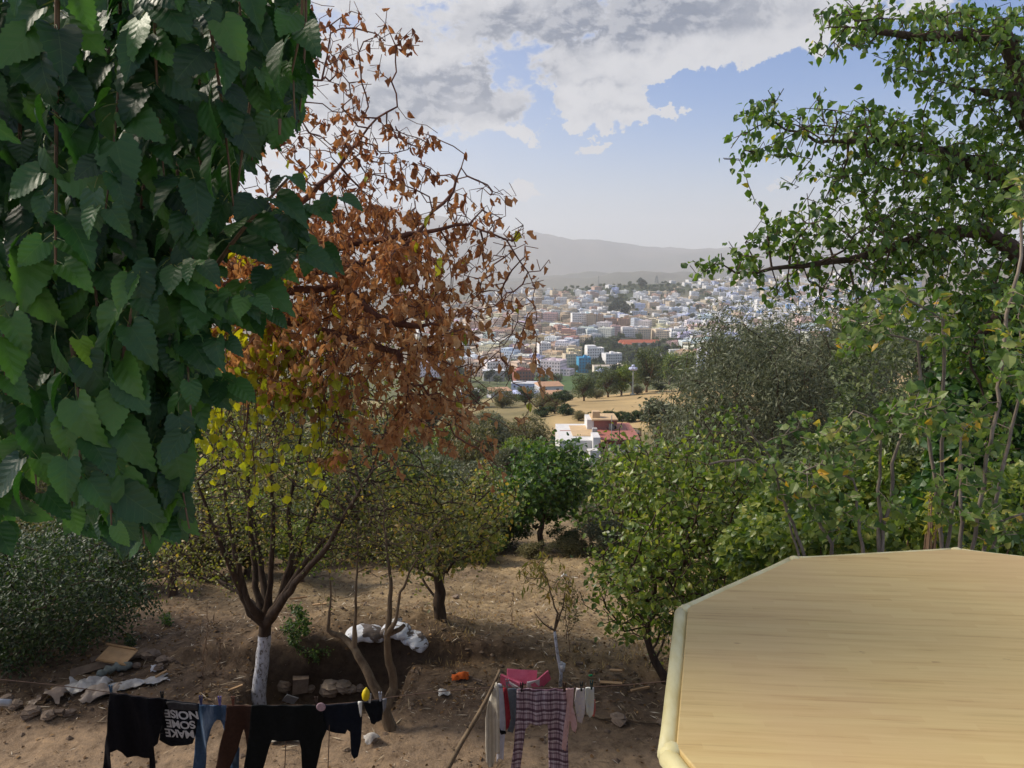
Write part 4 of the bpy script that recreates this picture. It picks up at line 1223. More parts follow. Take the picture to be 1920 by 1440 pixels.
def slogan():
    for i, (t, px, py, wpx) in enumerate((("NOISE", 340, 1337.5, 60), ("SOME", 338.5, 1355.5, 51), ("MAKE", 337, 1373, 51))):
        cu = bpy.data.curves.new('lettering', 'FONT'); cu.body = t; cu.size = 1.0; cu.offset = .025; cu.align_x = 'CENTER'; cu.align_y = 'CENTER'; cu.space_character = .95; cu.shear = -.12
        tmp = bpy.data.objects.new('lettering', cu); COL.objects.link(tmp)
        dg = bpy.context.evaluated_depsgraph_get(); me0 = tmp.evaluated_get(dg).to_mesh()
        vs = np.array([v.co[:] for v in me0.vertices]); fs = [tuple(p.vertices) for p in me0.polygons]
        bpy.data.objects.remove(tmp)
        w0 = vs[:, 0].max() - vs[:, 0].min(); h0 = vs[:, 1].max() - vs[:, 1].min()
        c = P(px, py, LY); k = wpx * (LY * 1.17) / F / w0; kz = 15.5 * LY * 1.02 / F / h0 * 1.1
        x = c.x - vs[:, 0] * k; z = c.z - vs[:, 1] * kz - (x - c.x) * .0       # hangs upside down
        z = z - (x - c.x) * .07
        y = np.array([LY + tfold(a, b_) - .011 for a, b_ in zip(x, z)])
        # give the print a little thickness
        V = np.concatenate([np.stack([x, y, z], 1), np.stack([x, y + .002, z], 1)]); n = len(x)
        Fs = fs + [tuple(i + n for i in reversed(f)) for f in fs]
        o = mesh_np('lettering', V, Fs, prm, None); o.parent = tsh
prm = fabric('print_white', (.42, .42, .44), (.62, .62, .64), 60)
slogan()
cloth('blue_jeans', [(371, 1320), (400, 1322), (428, 1322), (430, 1345), (436, 1362), (444, 1390), (450, 1402), (449, 1440), (452, 1530), (420, 1530), (424, 1440), (426, 1400), (416, 1362), (412, 1352), (407, 1349), (402, 1354), (397, 1364), (392, 1385), (388, 1401), (383, 1440), (378, 1530), (356, 1530), (362, 1440), (365, 1390), (367, 1350)],
      LY + .05, fabric('denim_blue', (.035, .07, .14), (.06, .11, .20), 30, kind='denim'), 'blue jeans hanging between the slogan T-shirt and the brown trousers', 'jeans', .03, 30, group=G)
cloth('brown_trousers', [(425, 1322), (452, 1323), (477, 1323), (476, 1345), (470, 1380), (468, 1440), (468, 1520), (456, 1520), (460, 1440), (462, 1401), (459, 1380), (456, 1368), (452, 1380), (447, 1401), (431, 1440), (412, 1520), (388, 1520), (404, 1440), (414, 1395), (422, 1365), (424, 1340)],
      LY - .02, fabric('brown_knit', (.035, .018, .013), (.055, .028, .02)), 'dark brown trousers pegged on the washing line beside the blue jeans', 'trousers', .02, 20, group=G)
cloth('black_leggings', [(472, 1322), (540, 1323), (603, 1322), (606, 1345), (613, 1368), (603, 1392), (593, 1440), (588, 1520), (566, 1520), (568, 1440), (566, 1402), (562, 1385), (535, 1388), (509, 1389), (503, 1405), (494, 1440), (486, 1520), (440, 1520), (458, 1440), (464, 1400), (469, 1365)],
      LY - .05, fabric('black_jersey', (.005, .006, .006), (.009, .011, .012)), 'wide black leggings hanging next to the brown trousers', 'leggings', .022, 16, group=G)
cloth('navy_pullover', [(598, 1322), (640, 1320), (676, 1316), (678, 1350), (676, 1395), (671, 1418), (664, 1422), (659, 1412), (657, 1370), (652, 1366), (648, 1374), (630, 1371), (611, 1369), (604, 1350)],
      LY, fabric('navy_knit', (.006, .008, .014), (.010, .013, .022)), 'black-navy pullover with a dangling sleeve at the end of the dark washing', 'pullover', .02, 18, group=G)
cloth('white_rag', [(671, 1316), (679, 1315.5), (678, 1342), (676, 1344)], LY - .03, fabric('white_cotton', (.62, .62, .60), (.72, .72, .70)), 'narrow white rag beside the navy pullover', 'cloth', .006, 30, group=G)
cloth('small_black_top', [(681, 1317), (700, 1314), (717, 1311), (718, 1330), (716, 1349), (707, 1352), (702, 1358), (696, 1356), (692, 1346), (686, 1334)],
      LY, blk2, 'small crumpled black top hanging between the dark washing and the pole', 'clothing', .02, 40, group=G)
cloth('grey_sock', [(717, 1311), (725, 1310), (724, 1326), (719, 1336)], LY - .02, fabric('grey_sock', (.12, .13, .15), (.2, .2, .22)), 'little grey sock at the end of the crumpled black top', 'sock', .006, 40, group=G)
cloth('cream_scarf', [(930, 1279), (935, 1285), (937, 1340), (937, 1410), (930, 1413), (924, 1440), (916, 1436), (912, 1426), (910, 1395), (910, 1348), (914, 1322), (922, 1300)],
      LY - .02, fabric('cream_rib', (.50, .46, .38), (.60, .56, .47), 20, kind='stripe'), 'long cream ribbed scarf at the left end of the light washing', 'scarf', .03, 60, group=G)
cloth('lilac_shirt', [(934, 1281), (941, 1284), (945, 1310), (948, 1350), (947, 1378), (945, 1402), (944, 1424), (936, 1420), (931, 1430), (932, 1380), (934, 1330)],
      LY + .03, fabric('lilac_cotton', (.45, .46, .55), (.58, .58, .66)), 'pale lilac shirt with black edge behind the cream scarf', 'shirt', .022, 50, group=G)
cloth('black_edging', [(935, 1360), (939, 1370), (948, 1371), (949, 1375), (940, 1377), (934, 1368)], LY - .015, blk, 'black trim of a folded garment below the cream scarf', 'garment', .004, 30, group=G)
cloth('red_vest', [(943, 1288), (952, 1290), (956, 1320), (958, 1345), (954, 1364), (949, 1368), (947, 1330)], LY + .045, fabric('red_cotton', (.30, .03, .045), (.38, .05, .07)), 'thin dark red top between lilac shirt and grey trousers', 'top', .018, 50, group=G)
cloth('grey_trousers', [(951, 1291), (970, 1291), (969, 1330), (968, 1352), (962, 1375), (952, 1372), (958, 1350), (955, 1320)], LY + .02, fabric('grey_denim', (.10, .12, .145), (.15, .17, .20)), 'grey-blue trousers folded beside the plaid trousers', 'trousers', .018, 40, group=G)
cloth('plaid_trousers', [(969, 1293), (990, 1291), (1016, 1293), (1040, 1292), (1062, 1293), (1064, 1330), (1064, 1380), (1066, 1440), (1068, 1530), (1028, 1530), (1029, 1440), (1028, 1369), (1026, 1357), (1012, 1358), (994, 1358), (989, 1364), (985, 1369), (981, 1400), (976, 1440), (968, 1530), (948, 1530), (958, 1440), (964, 1392), (968, 1334)],
      LY - .02, fabric('plaid_cotton', (.30, .22, .26), (.38, .29, .33), 30, kind='plaid'), 'mauve and dark plaid trousers hanging by the waistband', 'trousers', .024, 26, group=G)
pk = fabric('pink_cotton', (.52, .32, .31), (.60, .40, .38))
cloth('pink_cloth', [(1061, 1291), (1076, 1291), (1075, 1310), (1074, 1328), (1080, 1345), (1082, 1357), (1079, 1372), (1072, 1368), (1069, 1352), (1066, 1375), (1060, 1407), (1053, 1399), (1056, 1370), (1061, 1335), (1063, 1315)], LY - .04, pk, 'knotted pink cloth with hanging tail right of the plaid trousers', 'cloth', .02, 70, group=G)
wc1 = fabric('pale_lilac_print', (.46, .44, .52), (.62, .58, .50)); wc2 = fabric('pale_yellow_print', (.60, .60, .46), (.50, .53, .58))
cloth('lilac_baby_wear', [(1081, 1291), (1096, 1291), (1097, 1312), (1096, 1335), (1091, 1358), (1083, 1354), (1079, 1330), (1077, 1314)], LY - .02, wc1, 'small pale lilac garment pegged between pink and yellowish ones', 'garment', .018, 70, group=G)
cloth('yellow_baby_wear', [(1098, 1289), (1114, 1290), (1114, 1318), (1112, 1338), (1106, 1346), (1100, 1338), (1097, 1315)], LY - .01, wc2, 'small yellowish white garment with green trim near the line end', 'garment', .018, 70, group=G)
cloth('red_strap', [(1112, 1312), (1116, 1312), (1117, 1330), (1114, 1344), (1111, 1342), (1113, 1328)], LY + .02, fabric('rose_cotton', (.35, .09, .08), (.42, .13, .11)), 'thin rose red strap hanging last on the right', 'strap', .004, 40, group=G)

def yard_things():
    rope = plain('rope_brown', (.06, .035, .028), (.11, .07, .05), 60)
    t = MB(); pts = []
    ctl = [(-60, 1268), (0, 1274), (100, 1284), (206, 1298), (316, 1312), (372, 1320), (425, 1322), (475, 1323), (603, 1322), (675, 1316), (720, 1309), (800, 1299), (880, 1292), (930, 1288), (1000, 1289), (1062, 1291), (1115, 1288), (1180, 1284), (1255, 1277), (1330, 1268)]
    for i, (x, y) in enumerate(ctl):
        pts.append(P(x, y, LY + (.02 if 1 < i < 17 else 0)))
    t.tube(pts, .0036, 6); tag(t.build('washing_line', rope, None, True), 'thin brown washing line strung across the yard', 'washing line')
    t = MB(); a = P(938, 1256, LY + .06); b_ = P(842, 1442, LY - .35); c_ = a + (b_ - a) * 1.35; n = 12; pp = []; rr = []
    for i in range(n):
        f = i / (n - 1); pp.append(a + (c_ - a) * f + Vector((math.sin(f * 7) * .012, 0, 0))); rr.append(.011 + .012 * f + random.uniform(0, .003))
    t.tube(pp, rr, 9)
    for f, dx in ((.12, .05), (.45, -.04), (.62, -.05)):
        p = a + (c_ - a) * f; t.tube([p, p + Vector((dx, 0, .035))], [.008, .004], 6)
    tag(t.build('clothes_prop', M['bark_tan'], None, True), 'rough wooden prop leaning against the washing line', 'wooden prop')
    for i, (x, y) in enumerate(((537, 1388), (618, 1370))):
        t = MB(); a = P(x, y - 14, LY - .01); t.tube([a, P(x - 3, 1440, LY - .01), P(x - 6, 1500, LY - .01)], .004, 5)
        tag(t.build('cord', rope), ['dark cord hanging below the wide black leggings', 'dark cord hanging below the navy pullover'][i], 'cord')
    # pegs
    pcs = [(208, 1293, (.05, .12, .20), 'blue peg on the corner of the black sweater'), (304, 1304, (.02, .02, .02), 'black peg between sweater and slogan T-shirt'),
           (377, 1313, (.05, .06, .16), 'dark blue peg at the left waist of the jeans'), (412, 1314, (.14, .12, .36), 'violet peg at the right waist of the jeans'),
           (437, 1314, (.16, .06, .04), 'red-brown peg on the brown trousers'), (593, 1315, (.08, .05, .04), 'dark wooden peg above the badge'),
           (693, 1309, (.55, .55, .55), 'white peg on the crumpled black top'), (713, 1306, (.40, .42, .48), 'grey peg beside the leaning trunk'),
           (951, 1282, (.18, .18, .2), 'grey peg behind the light washing'), (978, 1288, (.01, .01, .01), 'black peg at the left waist of the plaid trousers'),
           (1058, 1288, (.06, .03, .02), 'dark brown peg at the right waist of the plaid trousers'), (1090, 1287, (.02, .03, .03), 'small black peg on the lilac garment'),
           (1109, 1284, (.01, .05, .05), 'tall black-green peg at the right end of the washing')]
    for x, y, c, lab in pcs:
        p = P(x, y, LY - .03); t = MB()
        for s in (-1, 1):
            t.box(p + Vector((s * .006, -.006 * 0, .0)), (.007, .012, .075), rot=(0, s * .10, 0)); 
        t.tube([p + Vector((-.012, 0, .008)), p + Vector((.012, 0, .008))], .006, 6)
        tag(t.build('clothes_peg', plain('peg', c, None, 10, .5)), lab, 'clothes peg', 'clothes pegs on the line')
    t = MB(); p = P(602, 1325, LY - .09); pp = [p + Vector((0, -.004 * k, 0)) for k in range(3)]; t.tube(pp, [.034, .036, .030], 20)
    bg = tag(t.build('round_badge', plain('badge_pink', (.50, .36, .38), (.36, .24, .28), 60)), 'small round pinkish badge on the black leggings', 'badge')
    # yellow bag
    t = MB(); p = P(686, 1302, LY - .03)
    for k, (r_, dz) in enumerate(((.02, .06), (.035, .03), (.04, 0), (.038, -.03))): pass
    t.tube([p + Vector((.004, 0, .055)), p + Vector((.002, 0, .03)), p, p + Vector((0, 0, -.03)), p + Vector((.004, 0, -.045))], [.006, .024, .032, .03, .02], 9)
    tag(t.build('yellow_bag', plain('yellow_plastic', (.70, .55, .02), (.60, .45, .01), 20, .4), None, True), 'small bright yellow plastic bag tied to the line', 'bag')
    # stones
    stone = plain('rough_stone', (.26, .20, .15), (.14, .10, .075), 7, .95, .9, 26); stone_p = plain('pale_stone', (.36, .29, .22), (.22, .17, .13), 7, .95, .9, 26)
    def st(px, py, wpx, lab, grp, sq=(1, .9, .75), mat=stone, sink=.25):
        c = PG(px, py); r_ = wpx / 2 * c.y * 1.1 / F; t = MB(); t.stone((c.x, c.y, c.z + r_ * sq[2] * (1 - sink)), r_, sq=sq, rough=.2)
        o = t.build('stone', mat); tag(o, lab, 'stone', grp); return o
    rnd = [(568, 1310, 24, 'squarish stone under the small shrub by the white trunk'), (585, 1318, 20, 'low stone touching the squarish one'), (622, 1309, 44, 'largest pale boulder in the dark hollow'), (645, 1314, 36, 'angular tan boulder in front of the largest one'),
           (612, 1312, 30, 'rounded stone left of the angular tan boulder'), (663, 1308, 22, 'small stone right of the angular tan boulder'), (655, 1300, 24, 'dark stone behind the pale boulders'), (536, 1318, 30, 'straw covered lump near the white trunk foot'), (676, 1303, 20, 'small stone beneath the yellow bag'),
           (700, 1395, 16, 'light stone lying on the bare path')]
    for px, py, w, lab in rnd: st(px, py, w, lab, 'stones in the hollow', mat=stone_p if 'pale' in lab or 'tan' in lab or 'light' in lab else stone)
    for i, (px, py, w) in enumerate(((235, 1240, 28), (262, 1232, 22), (285, 1238, 34), (305, 1246, 26), (256, 1255, 20), (300, 1262, 22), (322, 1240, 14), (215, 1256, 22), (30, 1330, 30), (60, 1345, 40), (92, 1350, 28), (12, 1320, 30), (130, 1345, 24))):
        lab = 'rough grey-brown stone in the heap by the rubbish' if px > 200 else 'rough brown stone at the left edge of the path'
        st(px, py, w, lab, 'stones by the rubbish heap' if px > 200 else 'stones at the left of the path', sq=(1, .8, .55))
    for i, (px, py, w, lab) in enumerate(((1160, 1355, 40, 'flat grey stone on the edge of the right-hand gully'), (1240, 1360, 22, 'small stone beside the table corner'), (855, 1122, 14, 'dark stone on the dry slope'))):
        st(px, py, w, lab, None, sq=(1, .8, .4))
    # whole brick block
    c = PG(566, 1318); t = MB(); t.box((c.x, c.y, c.z + .09), (.19, .15, .18), rz=.2, jit=.012); o = t.build('stone_block', stone); tag(o, 'square-cut stone block in the hollow behind the washing', 'stone')
    # printed paper
    c = PG(545, 1325); t = MB(); t.box((c.x, c.y, c.z + .08), (.15, .012, .14), rot=(.5, .5, .3)); tag(t.build('paper_sheet', plain('newsprint', (.50, .50, .50), (.34, .34, .35), 90, .9)), 'folded printed paper leaning near the white trunk', 'paper')
    # sacks
    def sack(px, py, L, Hh, D, rz, lab, tilt=0.0, seed=1):
        c = PG(px, py); r_ = np.random.default_rng(seed); V = []; nu, nv = 26, 18
        for i in range(nu + 1):
            u = i / nu * 2 - 1
            prof = (1 - abs(u) ** 4.5) ** .5
            for j in range(nv):
                a = 2 * math.pi * j / nv
                e = .75; ca, sa = math.cos(a), math.sin(a)
                y = math.copysign(abs(ca) ** e, ca) * D / 2 * prof; z = math.copysign(abs(sa) ** e, sa) * Hh / 2 * prof
                k = 1 + .06 * math.sin(u * 9 + a * 3) + r_.normal(0, .018)
                x = u * L / 2 * (1 + .03 * math.sin(a * 2))
                z = z * k - .05 * u * u
                V.append((x, y * k, z))
        V = np.array(V); ca, sa = math.cos(rz), math.sin(rz)
        X = V[:, 0] * ca - V[:, 1] * sa; Yy = V[:, 0] * sa + V[:, 1] * ca; Z = V[:, 2] + V[:, 0] * tilt
        V = np.stack([X + c.x, Yy + c.y, Z + c.z + Hh * .42], 1)
        Fs = [(i * nv + j, i * nv + (j + 1) % nv, (i + 1) * nv + (j + 1) % nv, (i + 1) * nv + j) for i in range(nu) for j in range(nv)]
        Fs += [tuple(range(nv - 1, -1, -1)), tuple(nu * nv + j for j in range(nv))]
        o = mesh_np('sack', V, Fs, sackm, None, True); tag(o, lab, 'sack', 'white sacks on the bank')
    m, b = new_mat('woven_sack'); g = b.n('ShaderNodeTexCoord').outputs['Object']
    hole = b.smooth(b.noise(g, 4.2, 6, .65, .8), .555, .575); wr = b.noise(b.vmath('MULTIPLY', g, (1, 1, 2.5)), 9, 5, .6, .8)
    c_ = b.mix(hole, b.ramp(wr, [(.3, (.50, .52, .56)), (.6, (.74, .75, .78))]), (.12, .09, .07))
    finish(b, b.n('ShaderNodeBsdfPrincipled', {'Base Color': c_, 'Roughness': .55, 'Normal': b.n('ShaderNodeBump', {'Strength': .6, 'Distance': .03, 'Height': wr}).outputs[0]}).outputs[0])
    sackm = m
    sack(684, 1199, .50, .16, .30, .05, 'full white woven sack on the edge of the earth bank', seed=1)
    sack(742, 1205, .40, .16, .28, -.2, 'torn white woven sack behind the slender trunk', seed=2)
    sack(778, 1218, .32, .13, .28, -.55, 'half empty dirty sack sagging at the bank end', -.25, seed=3)
    # rubbish heap
    wood = plain('raw_board', (.46, .30, .16), (.34, .21, .11), 9, .8); dkw = plain('weathered_board', (.16, .12, .09), (.09, .065, .05), 9, .9)
    c = PG(221, 1252); root = empty('wooden_panel', c, 'pale framed wooden panel lying on the rubbish heap', 'board')
    t = MB(); t.box((c.x, c.y, c.z + .14), (.40, .26, .012), rot=(.30, .04, -.25)); t.build('board', wood, root)
    t = MB()
    for s in (-1, 1): 
        t.box((c.x - .005 + .03 * s * 0, c.y + s * .12, c.z + .152 + s * .037), (.42, .025, .022), rot=(.30, .04, -.25))
    t.build('frame', plain('frame_wood', (.38, .23, .11)), root)
    for (px, py, L, w, rz, lab, mt) in ((170, 1262, .42, .16, .5, 'dark weathered board propped left of the wooden panel', dkw), (205, 1240, .40, .10, .7, 'grey plank behind the wooden panel', dkw), (250, 1236, .34, .12, .6, 'upper grey plank at the stone heap', dkw),
                                    (1145, 1288, .26, .035, -.3, 'short pale plank on the dry grass', wood), (1200, 1300, .22, .03, .2, 'short pale stick near the hanging line end', wood), (1155, 1266, .16, .03, -.35, 'small wood offcut left of the short plank', wood), (895, 1285, .14, .02, -.7, 'short broken stick beside the orange rag', dkw),
                                    (1085, 1252, .10, .03, -.3, 'tiny brown wood piece near the tied cup', dkw), (330, 1340, .2, .03, .1, 'thin piece of wood behind the slogan T-shirt', wood), (100, 1345, .25, .06, -.05, 'split brown lath among the left stones', dkw),
                                    (165, 1206, .22, .02, .05, 'grey driftwood twig on the left slope', wood), (440, 1300, .18, .03, .6, 'pale bark strip near the white trunk', wood), (303, 1275, .14, .02, .9, 'pale splinter beside the plastic sheet', wood),
                                    (560, 1128, .3, .02, .08, 'long pale lath lying far behind the white trunk', wood), (600, 1140, .24, .03, .0, 'pale lath behind the small shrub', wood)):
        c = PG(px, py); t = MB(); t.box((c.x, c.y, c.z + .05), (L, w, .02), rot=(.15, -.1, rz), jit=.006)
        tag(t.build('wood_piece', mt), lab, 'wood')
    # plastic sheets: crumpled film
    def film(px, py, L, W, rz, lab, mat, hh=.06, seed=0, name='plastic_sheet'):
        c = PG(px, py); n1, n2 = 26, 14; V = []
        for i in range(n1 + 1):
            for j in range(n2 + 1):
                u, v = i / n1 - .5, j / n2 - .5
                edge = 1 + .10 * math.sin(i * .5 + seed) * abs(v) * 2 + .08 * math.sin(j * 1.3 + seed) * abs(u) * 2
                x = u * L * edge; y = v * W * edge * (1 - .35 * u)
                X = c.x + x * math.cos(rz) - y * math.sin(rz); Yy = c.y + x * math.sin(rz) + y * math.cos(rz)
                z = h1(X, Yy) + .02 + hh * (abs(float(fbm(X * 6 + seed, Yy * 6, 2))) * 1.1 + .4 * max(0, 1 - (2 * u) ** 2) * max(0, 1 - (2 * v) ** 2))
                V.append((X, Yy, z))
        nn = len(V); V += [(a, b_, z - .006) for a, b_, z in V]; W_ = n2 + 1; Fs = []
        for i in range(n1):
            for j in range(n2):
                a = i * W_ + j; q = (a, a + W_, a + W_ + 1, a + 1); Fs += [q, tuple(k + nn for k in reversed(q))]
        o = mesh_np(name, V, Fs, mat, None, True); tag(o, lab, 'plastic' if 'plastic' in lab else 'rag'); return o
    pm, b = new_mat('dusty_plastic'); g = b.n('ShaderNodeTexCoord').outputs['Object']
    c_ = b.ramp(b.noise(g, 12, 5, .6), [(.3, (.26, .24, .22)), (.6, (.44, .42, .40))]); finish(b, b.n('ShaderNodeBsdfPrincipled', {'Base Color': c_, 'Roughness': .35}).outputs[0])
    film(255, 1287, .62, .20, .45, 'dusty translucent plastic sheet spread behind the black sweater', pm, .05, 1)
    film(165, 1290, .50, .26, .1, 'crumpled dirty plastic sheet left of the black sweater', pm, .12, 4)
    film(100, 1312, .34, .24, -.3, 'bunched brownish plastic bag at the left of the heap', plain('brown_plastic', (.34, .26, .20), (.20, .15, .11), 14, .35), .20, 7)
    film(190, 1312, .40, .20, .1, 'tan crumpled plastic film right under the washing line start', plain('tan_plastic', (.36, .29, .23), (.22, .17, .13), 14, .4), .18, 12)
    film(296, 1262, .14, .08, .2, 'little white plastic scrap beside the stone heap', plain('white_plastic', (.55, .55, .58), (.40, .40, .42), 14, .4), .08, 3)
    film(863, 1277, .20, .10, .1, 'bright orange rag on the muddy ground', plain('orange_rag', (.60, .13, .02), (.42, .07, .01), 30, .8), .09, 5, 'orange_rag')
    film(833, 1306, .13, .09, .1, 'scrap of white plastic below the orange rag', plain('white_scrap', (.62, .60, .56), (.45, .42, .38), 20, .6), .08, 6, 'scrap')
    film(1058, 1086, .13, .08, .1, 'white plastic scrap on the golden slope', plain('white_scrap2', (.62, .60, .56)), .1, 8, 'scrap')
    film(745, 1172, .12, .05, .1, 'grey scrap of film near the sacks, plastic', pm, .1, 9)
    film(698, 1392, .16, .12, .4, 'crumpled whitish plastic bag on the path', plain('bag_white', (.50, .47, .43), (.34, .31, .28), 20, .6), .12, 10)
    film(535, 1394, .30, .10, .0, 'faded cloth rag behind the wide black leggings', plain('rag', (.30, .27, .22)), .08, 11, 'rag')
    # rolled cloth tube with blue cords
    t = MB(); pts = []; rr = []
    for k in range(12):
        f = k / 11; c = PG(185 + 62 * f, 1276 - 18 * f); pts.append((c.x, c.y, c.z + .07)); rr.append(.045 + .012 * math.sin(k * 2.2))
    t.tube(pts, rr, 10); root = tag(t.build('rolled_cloth', plain('roll_grey_blue', (.20, .22, .20), (.11, .13, .12), 24), None, True), 'grey-blue rolled cloth in front of the wooden panel', 'cloth roll')
    # fallen branches
    for i, (pa, pb_) in enumerate((((1060, 1345), (1235, 1362)), ((1165, 1330), (1195, 1358)), ((95, 1190), (60, 1206)), ((1145, 1288), (1100, 1275)))):
        a = PG(*pa); b_ = PG(*pb_); t = MB(); pp = [a + (b_ - a) * (k / 5) + Vector((0, 0, .03 + .02 * math.sin(k * 2.5))) for k in range(6)]
        t.tube(pp, [.014, .013, .012, .011, .009, .006], 7); tag(t.build('fallen_branch', M['bark_tan'], None, True), ['long dry branch lying along the edge of the path', 'short dry branch crossing the long one', 'pale fork of driftwood below the dark hedge', 'thin stick near the dry plank'][i], 'branch')
    # pink box
    c = P(975, 1285, LY + 2.0); c = PG(975, 1304); root = empty('pink_crate', c, 'torn bright pink cardboard box lying behind the plaid trousers', 'box')
    pkm = plain('pink_card', (.72, .16, .24), (.60, .09, .16), 8, .5); wm = plain('card_white', (.70, .62, .62), (.6, .5, .5), 8)
    for (dx, dy, dz, sx, sy, sz, rot, mt, nm) in ((-.10, 0, .12, .26, .02, .16, (.35, .15, -.5), pkm, 'side_panel'), (.02, .09, .16, .34, .02, .14, (-.5, .1, .1), pkm, 'side_panel'), (.24, .02, .13, .24, .018, .17, (.3, -.5, .45), pkm, 'side_panel'), (-.02, -.06, .09, .24, .015, .09, (.5, .25, -.55), wm, 'lining'), (.15, -.04, .14, .14, .015, .10, (.5, -.1, .3), wm, 'lining'), (.06, .02, .07, .40, .26, .016, (.1, 0, 0), plain('card_inside', (.2, .12, .1)), 'base')):
        t = MB(); t.box((c.x + dx, c.y + dy, c.z + dz), (sx, sy, sz), rot=rot, jit=.008); t.build(nm, mt, root)
    # green cap, cup on the sapling
    c = PG(1103, 1276); t = MB(); t.tube([c + Vector((0, 0, .02)), c + Vector((.05, 0, .03))], .012, 8); tag(t.build('bottle_cap', plain('green_plastic', (.02, .35, .12), None, 9, .4)), 'tiny bright green cap on the ground behind the washing', 'cap')
    c = PG(1054, 1290); pz = P(1054, 1245, c.y); t = MB(); t.tube([pz, pz + Vector((0, 0, -.085))], [.042, .03], 14); t.box(pz + Vector((-.02, 0, .01)), (.05, .05, .02)); tag(t.build('plastic_cup', plain('cup_white', (.62, .62, .62), None, 9, .4), None, True), 'white plastic cup tied to the whitewashed sapling', 'cup')
    c = P(8, 1318, 6.2); t = MB(); t.tube([c + Vector((-.3, 0, .02)), c + Vector((.05, 0, 0))], .03, 14); tag(t.build('metal_pipe', plain('pipe_metal', (.5, .52, .55), None, 9, .3), None, True), 'short shiny pipe end at the left border', 'pipe')
yard_things()

# loose litter of clods, straw and dead leaves
def litter():
    r = np.random.default_rng(4)
    def pts(n, y0=6.6, y1=24, power=2.0):
        y = y0 + (y1 - y0) * r.random(n) ** power; x = (r.random(n) * 2 - 1) * (y * .78 + .4); return x, y
    x, y = pts(9500, power=1.6); kk = (y > 7.9) | (r.random(9500) < .25); x, y = x[kk], y[kk]; z = H(x, y); sd_ = r.random(len(x)) ** 4 * .035 + .008
    t = MB(); V = []; 
    base = []
    la = [(0, 0, 1)] + [(math.cos(a), math.sin(a), .15) for a in np.arange(5) * 1.2566] + [(0, 0, -.6)]
    la = np.array(la); fc = [(0, 1 + j, 1 + (j + 1) % 5) for j in range(5)] + [(6, 1 + (j + 1) % 5, 1 + j) for j in range(5)]
    n = len(x); VV = la[None] * (1 + r.uniform(-.35, .35, (n, 7, 3))) * sd_[:, None, None] * np.array([1, 1, .7]) + np.stack([x, y, z], 1)[:, None]
    L = (np.array(fc).ravel()[None] + np.arange(n)[:, None] * 7).ravel()
    o = mesh_np('clods', VV.reshape(-1, 3), None, plain('clod_soil', (.19, .14, .10), (.09, .062, .045), 3, .95, .6, 40), None, False, None, np.full(n * 10, 3), L)
    tag(o, 'loose clods and pebbles scattered over the brown yard', 'pebbles', kind='stuff')
    x, y = pts(36000, power=1.7); keep = (y > 7.6) | (r.random(36000) < .12); x, y = x[keep], y[keep]; n = len(x); z = H(x, y) + .012
    A = np.stack([r.normal(0, 1, n), r.normal(0, 1, n), r.normal(0, .15, n)], 1)
    o = leaves('straw_litter', np.stack([x, y, z], 1), A, np.tile([0, 0, 1.0], (n, 1)) + r.normal(0, .2, (n, 3)), .03 + r.random(n) ** 3 * .13, [T_fold(.045, .01), T_fold(.06, .015)],
           leaf_mat('straw_bit', [(0, (.10, .07, .045)), (.45, (.26, .19, .12)), (.85, (.44, .36, .25)), (1, (.62, .56, .46))], .8, .0, spec=.1), None)
    tag(o, 'bits of straw and twigs scattered over the soil', 'straw', kind='stuff')
    x, y = pts(20000, power=1.5); keep = (y > 7.8) | (r.random(20000) < .12); x, y = x[keep], y[keep]; n = len(x); z = H(x, y) + .012
    A = np.stack([r.normal(0, 1, n), r.normal(0, 1, n), r.normal(0, .3, n)], 1)
    o = leaves('dead_leaf_litter', np.stack([x, y, z], 1), A, np.tile([0, 0, 1.0], (n, 1)) + r.normal(0, .4, (n, 3)), .02 + r.random(n) * .035, TO,
           leaf_mat('dead_leaf', [(0, (.06, .035, .02)), (.6, (.15, .085, .04)), (1, (.28, .18, .09))], .8, .1, spec=.1), None)
    tag(o, 'dead leaves lying on the yard soil', 'leaves', kind='stuff')
    # dry grass tufts on the slope
    n = 30000; y = 8.8 + 22 * r.random(n) ** 1.4; x = (r.random(n) * 1.25 - .35) * (y * .75)
    m = (fbm(x * .9 + 30, y * .9, 3) > -.12) & (x > -.12 * y); x, y = x[m], y[m]; n = len(x); z = H(x, y) - .01
    A = np.stack([r.normal(0, .55, n), r.normal(0, .55, n), np.ones(n)], 1)
    o = leaves('dry_grass', np.stack([x, y, z], 1), A, r.normal(0, 1, (n, 3)), .03 + r.random(n) ** 2 * .09, [T_fold(.05, .01)], leaf_mat('dry_grass_blade', [(0, (.22, .15, .07)), (.6, (.42, .30, .14)), (1, (.52, .40, .20))], .8, .2, (1, 1, .8), spec=.1), None)
    tag(o, 'short dry golden grass on the slope', 'grass', kind='stuff')
litter()

# ================================================================== VEGETATION
def v3(p): return np.array(tuple(p))
def inpoly(px, py, poly):
    px = np.asarray(px); py = np.asarray(py); c = np.zeros(px.shape, bool); n = len(poly)
    for i in range(n):
        (xa, ya), (xb, yb) = poly[i], poly[(i + 1) % n]
        m = ((ya > py) != (yb > py)) & (px < (xb - xa) * (py - ya) / (yb - ya + 1e-9) + xa)
        c ^= m
    return c
def project(B):
    x, y, z = B[:, 0], B[:, 1], B[:, 2] - CZ
    dep = y * cp - z * sp; up = y * sp + z * cp
    return 960 + F * x / dep, 720 - F * up / dep

